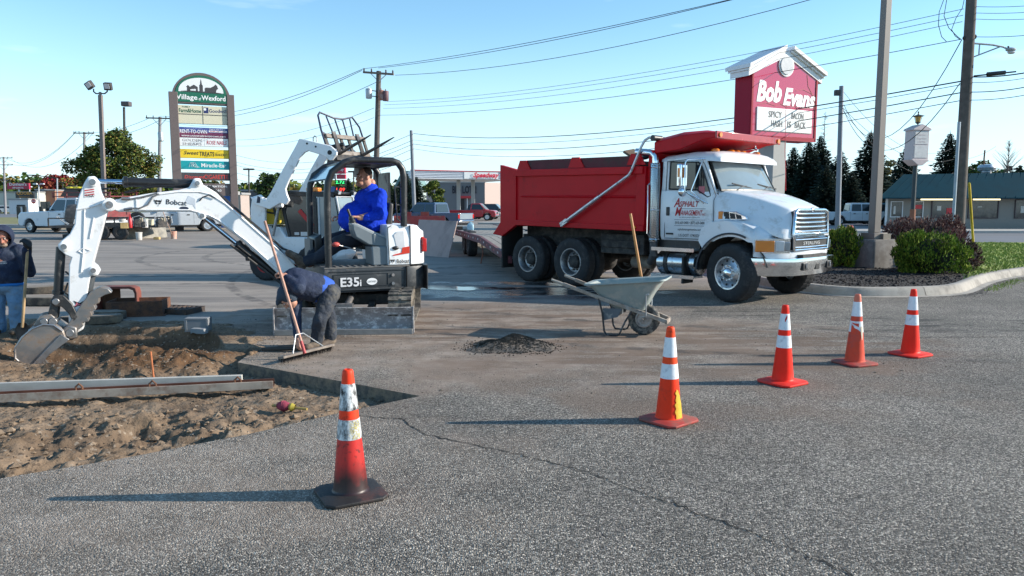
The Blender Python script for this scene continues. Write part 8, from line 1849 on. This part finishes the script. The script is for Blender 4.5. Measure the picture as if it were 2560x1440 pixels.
# fuel canopy
SC_ = empty('fuel_canopy',(xa(1163,100),100,0),0, 'white fuel station canopy with blue grey ribbed fascia and red lettering', 'fuel canopy'); T = SC_
zc0, zc1 = za(449,100), za(430,100); fw1, fw2 = Vector((xa(1046,100) - xa(1163,100) - .4,-3.5,0)), Vector((7.5,2.6,0))
ribm = M('ribbed_white',(.60,.64,.70),.5, var=.03)
b = MB(); base = [Vector((0,0,0)), fw2, fw2 + Vector((-5,10,0)), fw1 + Vector((-2,10,0)), fw1]
b.loft([[p + Vector((0,0, zc0)) for p in base],[p + Vector((0,0, zc1)) for p in base]]); b.build('fascia', ribm, T)
b = MB()
for v in (fw1, fw2):
    for k in range(1,5): z = zc0 + (zc1 - zc0) * k / 5; b.beam(Vector((0,0, z)) + Vector((0,-.05,0)), v + Vector((0,-.05, z)),.06,.045)
b.build('fascia_groove', M('groove_blue',(.16,.20,.27),.6), T)
b = MB(); b.beam(Vector((0,-.05, zc1 + .04)), fw1 + Vector((0,-.05, zc1 + .04)),.2,.10); b.beam(Vector((0,-.05, zc1 + .04)), fw2 + Vector((0,-.05, zc1 + .04)),.2,.10); b.build('top_stripe', redp, T)
text(T, 'Speedway', M('speed_red',(.62,.02,.06),.4), fw2 * .36 + Vector((0,-.22, zc0 + .28)), fw2.normalized(), U_,.62,3.6,.05,.35, depth=.06)
b = MB(); b.box(-.1,4.6,-.1,.0, zc0 + .06, zc1 - .04, Matrix.Rotation(math.atan2(2.6,7.5),4, 'Z')); b.build('logo_board', swhite, T)
for px, yy in ((1147,2.0),(1183,3.0)):
    b = MB(); x = xa(px,100 + yy) - xa(1163,100); b.box(x - .25, x + .25, yy, yy + .5,0, zc0); b.build('pillar', M('pillar_grey',(.38,.38,.37),.7), T)
# low shops on the left, brown blocks, distant roofs
wl = M('shop_cream',(.50,.50,.47),.8, var=.05)
block('long low white shop building behind the grill sign at the left edge', xa(-60,165), xa(102,165),165,14, za(482,165), wl, parts=[('window',2 + 3.2 * k,4.2 + 3.2 * k,.8,2.4, winb) for k in range(2,5)])
block('dark grey block right of the low white shops', xa(98,170), xa(120,170),170,12, za(476,170), M('charcoal_wall',(.13,.13,.14),.8))
block('terracotta brown block beside the dark grey one', xa(118,168), xa(146,168),168,12, za(477,168), M('terracotta',(.30,.15,.10),.8))
block('dim brown building with a pitched roof beyond the red tool truck', xa(168,150), xa(215,150),150,12, za(492,150), M('dim_brown',(.14,.11,.09),.8), roof=(2.2, M('brown_roof',(.10,.08,.07),.8)))
block('dark flat roofed shop seen left of the loader tower', xa(608,130), xa(650,130),130,12, za(478,130), M('charcoal_wall'))
block('orange brick shop seen between the loader arms', xa(722,140), xa(815,140),140,12, za(480,140), M('orange_brick',(.36,.15,.07),.8))
block('blue kiosk box at the foot of the sign tower', xa(555,56), xa(584,56),56,1.2, za(487,56), M('kiosk_blue',(.02,.12,.42),.5), cat='kiosk')
block('small striped brown and white shed right of the sign tower', xa(590,90), xa(606,90),90,3, za(487,90), M('striped_shed',(.40,.33,.30),.8))
block('white site trailer standing left behind the low shop signs', xa(30,140), xa(78,140),140,3, za(500,140), M('trailer_white',(.62,.62,.62),.6), parts=[('stripe',1.5,3,1.4,1.7, black_txt)])
for k, px in enumerate((48,63,105)):
    e = MB().box(-.15,.15,-.15,.15,0,1.5).build('dark_post', black_paint); q = gp(px,548); e.location = (q.x, q.y,0); tag(e,('left', 'middle', 'right')[k] + 'most of the short dark posts on the far verge', 'post', 'short dark posts on the verge')

# ================================================================ TREES AND SHRUBS
def leafm(k, c=None, var=.45): return M(k, c,.75, var=var, scale=1.2, spec=.2)
def foliage(name, ms, clumps, n_, size, parent=None, seed=1, flat=.6, up=0.0, shell=.55, jit=.16):
    """leaf-sized faces scattered through the clumps; clumps: (centre, (rx, ry, rz)[, material index])"""
    rnd = random.Random(seed); b = MB(); tot = sum(c[1][0] * c[1][2] for c in clumps)
    for cl in clumps:
        c, r = Vector(cl[0]), cl[1]; k = int(n_ * r[0] * r[2] / tot) + 1; mi0 = cl[2] if len(cl) > 2 else None
        for _ in range(k):
            v = Vector((rnd.gauss(0,1), rnd.gauss(0,1), rnd.gauss(0,1))).normalized(); q = (shell + (1 - shell) * rnd.random()) * (1 + jit * rnd.gauss(0,1))
            p = c + Vector((v.x * r[0], v.y * r[1], v.z * r[2])) * q
            if up: d1 = (v * (1 - up) + Vector((rnd.gauss(0,.3), rnd.gauss(0,.3), up * 1.6))).normalized(); d2 = d1.cross(Vector((rnd.gauss(0,1), rnd.gauss(0,1),.2))).normalized() * flat * .5
            else: d1 = (Vector((rnd.gauss(0,1), rnd.gauss(0,1), rnd.gauss(0,.7)))).normalized(); d2 = d1.cross(Vector((rnd.gauss(0,1), rnd.gauss(0,1), rnd.gauss(0,1)))).normalized() * flat
            s_ = size * rnd.uniform(.6,1.3); b.cm = mi0 if mi0 is not None else rnd.choice(range(len(ms)))
            b.add([p - d2 * s_ * .5, p + d1 * s_ * .5, p + d2 * s_ * .5, p - d1 * s_ * .5] if not up else [p - d2 * s_, p + d1 * s_, p + d2 * s_],[(0,1,2,3)] if not up else [(0,1,2)])
    me = bpy.data.meshes.new(name); me.from_pydata(b.v,[], b.f)
    for m in ms: me.materials.append(m)
    me.polygons.foreach_set('material_index', b.m); o = bpy.data.objects.new(name, me); COL.objects.link(o)
    if parent is not None: o.parent = parent
    return o
def limbs(parent, trunk_h, r0, ends, m=None):
    b = MB(); b.tube([(0,0,0),(.03,.02, trunk_h * .5),(0,0, trunk_h)],[r0, r0 * .8, r0 * .6],9)
    for q in ends: q = Vector(q); b.tube([(0,0, trunk_h * .8), Vector((0,0, trunk_h * .8)).lerp(q,.5) + Vector((0,0,.2)), q],[r0 * .45, r0 * .28, r0 * .08],6)
    return b.build('trunk', m or M('bark',(.07,.055,.045),.95, var=.3), parent)
# broad maple-like tree
g1, g2, g3, g4 = leafm('leaf_deep',(.055,.10,.022)), leafm('leaf_olive',(.14,.17,.03)), leafm('leaf_dark',(.022,.04,.015)), leafm('leaf_bronze',(.20,.15,.04))
TRE = empty('broad_tree', tuple(at(292,545,58)),0, 'broad round green tree turning bronze behind the stick of the excavator', 'tree'); TRE.location.z = 0
rnd = random.Random(77); cl = []
for _ in range(84):
    a, el = rnd.random() * 6.28, math.asin(rnd.uniform(-.9,1)); q = rnd.uniform(.55,1.0)
    x, y, z = 3.2 * q * math.cos(a) * math.cos(el),2.6 * q * math.sin(a) * math.cos(el),4.55 + 2.55 * q * math.sin(el)
    if z > 5.6 and abs(x) > 2.2: x *= .7
    r = rnd.uniform(.45,.8); cl.append(((x + .15 * (z < 5), y, z),(r * 1.1, r, r * .8)))
foliage('crown',[g1, g2, g3, g1, g2, g4], cl,26000,.19, TRE,3,.7); limbs(TRE,3.2,.2,[c[0] for c in cl[::4]])
# smaller yellow-green tree beside the fuel canopy
def small_tree(px, py_top, Y, wd, lab, ms, seed, zmin=1.0, nm='small_tree', size=.3, n_=3500):
    e = empty(nm,(xa(px, Y), Y,0),0, lab, 'tree'); rnd = random.Random(seed); top = za(py_top, Y); cl = []
    for _ in range(26):
        a = rnd.random() * 6.28; t = rnd.random(); z = zmin + (top - zmin) * t; rr0 = wd / 2 * math.sin(math.pi * (.18 + .72 * t)) ** .8 * rnd.uniform(.3,.85); r = wd * .16 * rnd.uniform(.7,1.2); cl.append(((rr0 * math.cos(a), rr0 * math.sin(a), min(z, top - r * .6)),(r, r, r * .85)))
    foliage('crown', ms, cl, n_, size, e, seed,.7); limbs(e, zmin + (top - zmin) * .5,.14,[c[0] for c in cl[::5]]); return e
y1_, y2_ = leafm('leaf_yellowgreen',(.15,.17,.03)), leafm('leaf_gold',(.22,.17,.04))
small_tree(1084,455,92,3.2, 'yellow green rounded tree standing left of the fuel canopy pillars',[y1_, g2, g1],5); small_tree(2448,404,74,3.6, 'scraggly dark tree rising behind the teal roof by the roof vent',[g1, g3, g2],8, zmin=2.0, n_=1500); small_tree(2215,405,88,3.0, 'pale autumn tree between the dark spruces behind the lamp column',[y2_, g4, leafm('leaf_straw',(.25,.22,.10))],9)
small_tree(690,437,130,6.5, 'dark round tree behind the loader lift arms',[g1, g3],10, zmin=3, size=.5, n_=2500); small_tree(152,441,210,11, 'deep red autumn tree standing in the far treeline',[leafm('leaf_crimson',(.20,.02,.03)), leafm('leaf_rust',(.22,.06,.03))],12, zmin=3, size=.8, nm='red_tree', n_=3500)
for k, px in enumerate((186,198,176)): small_tree(px,449 + k * 4,200,7,('orange tinted', 'brownish red', 'dull orange')[k] + ' tree beside the crimson one in the far treeline',[MATS['leaf_rust'], g2, g4],30 + k, zmin=2, size=.8, nm='autumn_tree', n_=1500)
# bare trees poking up among the evergreens
for k,(px, pt, Y, lb) in enumerate([(2140,385,92, 'bare pale twiggy tree between the two tallest spruces'),(2505,355,80, 'bare twiggy tree rising right of the roof vent'),(2048,285,84, 'thin bare spire of a dying spruce')]):
    e = empty('bare_tree',(xa(px, Y), Y,0),0, lb, 'tree'); H_ = za(pt, Y); rnd = random.Random(60 + k); b = MB(); b.tube([(0,0,0),(.05,0, H_ * .5),(0,0, H_)],[.14,.08,.015],6)
    for j in range(110):
        z = H_ * rnd.uniform(.3,.99); a = rnd.random() * 6.28; ln = (H_ - z) * rnd.uniform(.18,.5) * (.6 if k == 2 else 1) + .15; p = Vector((0,0, z)); q = p + Vector((math.cos(a) * ln, math.sin(a) * ln, ln * (1.1 if k < 2 else .3))); b.tube([p, p.lerp(q,.5) + Vector((0,0,.05)), q],[.022,.014,.006],3, caps=False)
    b.build('branches', M('twig',(.20,.15,.12),.9), e)
# spruces
def spruce_mesh(name, seed, H_=9.0, Rb=2.4, dens=1.0):
    rnd = random.Random(seed); b = MB(); z = .35
    while z < H_ * .985:
        t = z / H_; rad = Rb * (1 - t) ** .82 * rnd.uniform(.78,1.12) + .05; nb = int((5 + 8 * (1 - t)) * dens); a0 = rnd.random() * 6.28
        for i in range(nb):
            a = a0 + 6.283 * i / nb + rnd.gauss(0,.15); L_ = rad * rnd.uniform(.7,1.12); ca, sa = math.cos(a), math.sin(a); seg = max(2, int(L_ / .26)); rise = .12 * L_
            for s_ in range(seg):
                u = (s_ + .5) / seg; r_ = L_ * u; zz = z + rise * u - .34 * L_ * u * u + (.10 * L_ * max(0, u - .8) * 2); wd = (.13 + .20 * (1 - u)) * rnd.uniform(.8,1.3) * min(1,.5 + L_ / 2); ln = L_ / seg * .95; x, y = r_ * ca, r_ * sa
                b.cm = 0 if rnd.random() < .6 else (1 if rnd.random() < .7 else 2)
                for q in (-1,1):   # two drooping sprays per side
                    b.add([(x - ca * ln * .4, y - sa * ln * .4, zz + .03),(x + ca * ln * .7, y + sa * ln * .7, zz - .01),(x + ca * ln * .4 - sa * wd * q, y + sa * ln * .4 + ca * wd * q, zz - wd * rnd.uniform(.35,.9))],[(0,1,2)])
                b.add([(x - ca * ln * .5, y - sa * ln * .5, zz),(x + ca * ln * .6, y + sa * ln * .6, zz),(x + ca * .05 + rnd.gauss(0,.04), y + sa * .05, zz - wd * rnd.uniform(.7,1.5))],[(0,1,2)])
        z += .13 + .15 * (1 - t) * rnd.uniform(.7,1.2)
    b.cm = 0; b.add([(.05,0, H_ * .95),(-.05,0, H_ * .95),(0,0, H_ * 1.02)],[(0,1,2)])
    me = bpy.data.meshes.new(name); me.from_pydata(b.v,[], b.f)
    for m in (leafm('needle_blue',(.020,.040,.030)), leafm('needle_dark',(.010,.020,.014)), leafm('needle_pale',(.045,.065,.035))): me.materials.append(m)  # three needle tones, mixed at random through the crown
    me.polygons.foreach_set('material_index', b.m); return me
SPM = [spruce_mesh('crown',101), spruce_mesh('crown',102, dens=1.2, Rb=2.1), spruce_mesh('crown',103, Rb=2.7)]
b = MB(); b.cyl((0,0,0),(0,0,8.6),.16,7, r2=.03); TK = b.build('trunk', MATS['bark']); tkm = TK.data; bpy.data.objects.remove(TK)
sp_l = [(1943,405,92,0,1.1, 'spruce peeping out left of the sign column'),(1975,368,78,2,1.1, 'dark spruce just right of the grey sign column'),(2012,352,76,1,1.25, 'tall dark spruce under the right end of the red sign'),(2040,340,84,2,1.0, 'dense spruce with a thin spire near the box pole'),(2058,412,70,0,1.3, 'lower spruce filling the gap before the box pole'),(2090,376,74,2,1.1, 'spruce directly behind the grey box pole'),(2122,430,72,0,1.3, 'low spruce right of the grey box pole'),
        (2163,330,76,1,1.25, 'tallest narrow spruce left of the tan lamp column'),(2198,430,80,0,1.3, 'low spruce half behind the tan lamp column'),(2252,365,82,2,1.0, 'spruce behind the lantern sign, on the left of it'),(2272,420,86,0,1.2, 'spruce behind the lantern sign and the end of the roof'),(2358,333,70,1,1.15, 'lone spruce above the teal roof'),(2385,395,78,0,1.0, 'lower spruce close behind the leaning pole'),
        (1043,440,74,0,1.1, 'spruce right of the bare grey pole'),(1020,432,78,1,1.1, 'spruce left of the bare grey pole'),(1002,452,84,0,1.1, 'spruce seen through the rear of the canopy'),(875,444,88,1,.9, 'small spruce behind the operator head'),(985,470,80,2,1.1, 'low spruce behind the operator seat')]
for k,(px, pt, Y, v, wd, lb) in enumerate(sp_l):
    e = empty('spruce_tree',(xa(px, Y), Y,0), k * 1.3, lb, 'tree', 'spruces beyond the street'); h_ = za(pt, Y) / 9.0
    for nm2, me_ in (('crown', SPM[v]),('trunk', tkm)):
        o = bpy.data.objects.new(nm2, me_); COL.objects.link(o); o.parent = e; o.scale = (h_ * wd * (1.45 if nm2 == 'crown' else .7), h_ * wd * (1.45 if nm2 == 'crown' else .7), h_)
# far treeline, one mass
cl = []; rnd = random.Random(8)
for px in range(-60,1010,7):
    Y = rnd.uniform(215,290) if px < 600 else rnd.uniform(190,250); top = (445 if px < 300 else 452 if px < 560 else 458) + rnd.uniform(-5,8) + (8 if 560 < px < 640 else 0)
    z1 = za(top, Y); r = rnd.uniform(3.0,5.2)
    for zz in np.arange(1.5, max(2, z1 - r * .5),3.2): cl.append(((xa(px, Y) + rnd.gauss(0,1), Y + rnd.gauss(0,3), zz),(r, r, r * .7), rnd.choice((0,0,1,1,2,3,4))))
    cl.append(((xa(px, Y), Y, z1 - r * .6),(r * .9, r, r * .65), rnd.choice((0,1,1,2,3,4))))
o = foliage('far_treeline',[g3, g1, g2, g4, leafm('leaf_dull',(.10,.085,.04))], cl,30000,1.5, None,14,.8, shell=.4); tag(o, kind='stuff')
# hills of low scrub at the right horizon
cl = []
for px in range(1930,2700,8):
    Y = rnd.uniform(120,150); r = rnd.uniform(2.4,4.0); z1 = za(rnd.uniform(440,470) if px < 2300 else rnd.uniform(425,450), Y)
    for zz in np.arange(1, z1 - 1,2.6): cl.append(((xa(px, Y), Y + rnd.gauss(0,2), zz),(r, r, r * .7)))
o = foliage('far_thicket',[g3, g1, leafm('needle_dark')], cl,12000,1.2, None,15,.8, shell=.4); tag(o, kind='stuff')

# shrubs in the bed
def shrub(nm, lab, c, rad_, hh, ms, n_, size, seed, up=.6, twigs=True):
    e = empty(nm, c,0, lab, 'shrub'); rnd = random.Random(seed); cl = [((0,0, hh * .45),(rad_[0] * .86, rad_[1] * .86, hh * .48))]
    for _ in range(26):
        a = rnd.random() * 6.28; t = rnd.uniform(.1,1); z = hh * t * .92; k = math.sqrt(max(.05,1 - (t - .35) ** 2 * 1.6)) * rnd.uniform(.6,.92); cl.append(((rad_[0] * k * math.cos(a), rad_[1] * k * math.sin(a), z * .93),(rad_[0] * .24, rad_[1] * .24, hh * .17)))
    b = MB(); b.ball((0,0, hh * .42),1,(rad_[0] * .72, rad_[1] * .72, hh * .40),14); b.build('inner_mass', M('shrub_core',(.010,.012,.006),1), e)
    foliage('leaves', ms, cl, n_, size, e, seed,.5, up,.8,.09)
    b = MB()
    for _ in range(14): a = rnd.random() * 6.28; b.tube([(0,0,0),(rad_[0] * .4 * math.cos(a), rad_[1] * .4 * math.sin(a), hh * .6)],[.014,.006],5)
    b.build('stem', M('twig'), e); return e
ag, al, ad = leafm('arbor_green',(.13,.21,.02)), leafm('arbor_pale',(.28,.34,.04)), leafm('arbor_dark',(.03,.055,.012))  # three leaf tones, scattered at random over each shrub
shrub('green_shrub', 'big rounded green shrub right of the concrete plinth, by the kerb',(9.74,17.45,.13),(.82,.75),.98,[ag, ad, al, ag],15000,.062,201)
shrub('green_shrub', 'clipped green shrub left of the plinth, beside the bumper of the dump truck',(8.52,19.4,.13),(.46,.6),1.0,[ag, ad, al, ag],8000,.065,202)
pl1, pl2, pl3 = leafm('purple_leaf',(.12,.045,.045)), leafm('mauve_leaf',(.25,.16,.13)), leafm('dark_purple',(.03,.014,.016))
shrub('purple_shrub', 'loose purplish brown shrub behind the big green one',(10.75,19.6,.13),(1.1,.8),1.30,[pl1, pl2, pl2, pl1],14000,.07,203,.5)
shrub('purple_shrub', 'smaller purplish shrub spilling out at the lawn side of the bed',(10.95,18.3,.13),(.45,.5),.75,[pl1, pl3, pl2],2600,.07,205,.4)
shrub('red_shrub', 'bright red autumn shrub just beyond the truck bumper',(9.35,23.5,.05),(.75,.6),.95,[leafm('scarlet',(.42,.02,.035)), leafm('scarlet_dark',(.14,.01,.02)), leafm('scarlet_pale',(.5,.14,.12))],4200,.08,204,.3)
q = gp(70,572); shrub('flower_tub_shrub', 'small rusty red plant on the verge before the white work truck',(q.x, q.y + 2,0),(1.1,.8),1.1,[leafm('leaf_rust'), g3, g2],1200,.2,206,.3)
# bark mulch pieces in the bed, weeds and dirt along the kerb
bed_pts = []
rnd = random.Random(91)
while len(bed_pts) < 2600:
    x, y = rnd.uniform(5.6,11.6), rnd.uniform(14.3,19.5)
    if inpoly(x, y,[Vector(q_) for q_ in inner[:50]] + [Vector((12,21)), Vector((6,21))]): bed_pts.append((x, y))
scatter('mulch_chips', M('mulch_chip',(.022,.018,.018),.9, var=.6, scale=20), bed_pts,.030,92); bpy.data.objects['mulch_chips'].location.z = .13
pts = []
for i in range(len(kp) - 1):
    for _ in range(26 if i > 25 else 5): a = Vector(kp[i]).lerp(Vector(kp[i + 1]), rnd.random()); pts.append((a.x + abs(rnd.gauss(0,.12)) + .1, a.y - abs(rnd.gauss(0,.12)) - .12))
scatter('kerb_grit', grit, pts,.014,93)
b = MB()
for _ in range(260):
    a = Vector(kp[34]).lerp(Vector(kp[46]), rnd.random()); x, y = a.x + .14 + abs(rnd.gauss(0,.12)), a.y - .18 - abs(rnd.gauss(0,.10)); h = rnd.uniform(.02,.09); b.add([(x - .006, y,0),(x + .006, y,0),(x + rnd.gauss(0,.04), y + rnd.gauss(0,.03), h)],[(0,1,2)])
tag(b.build('kerb_weeds', M('grass_blade'), smooth=0), kind='stuff')
# low islands of kerbing out in the lot beyond the trailer
sheet('traffic_island',[(-3.0,66),(3.5,64),(3.5,66.5),(-2.4,68.5)],.16, pave_m, th=.16)
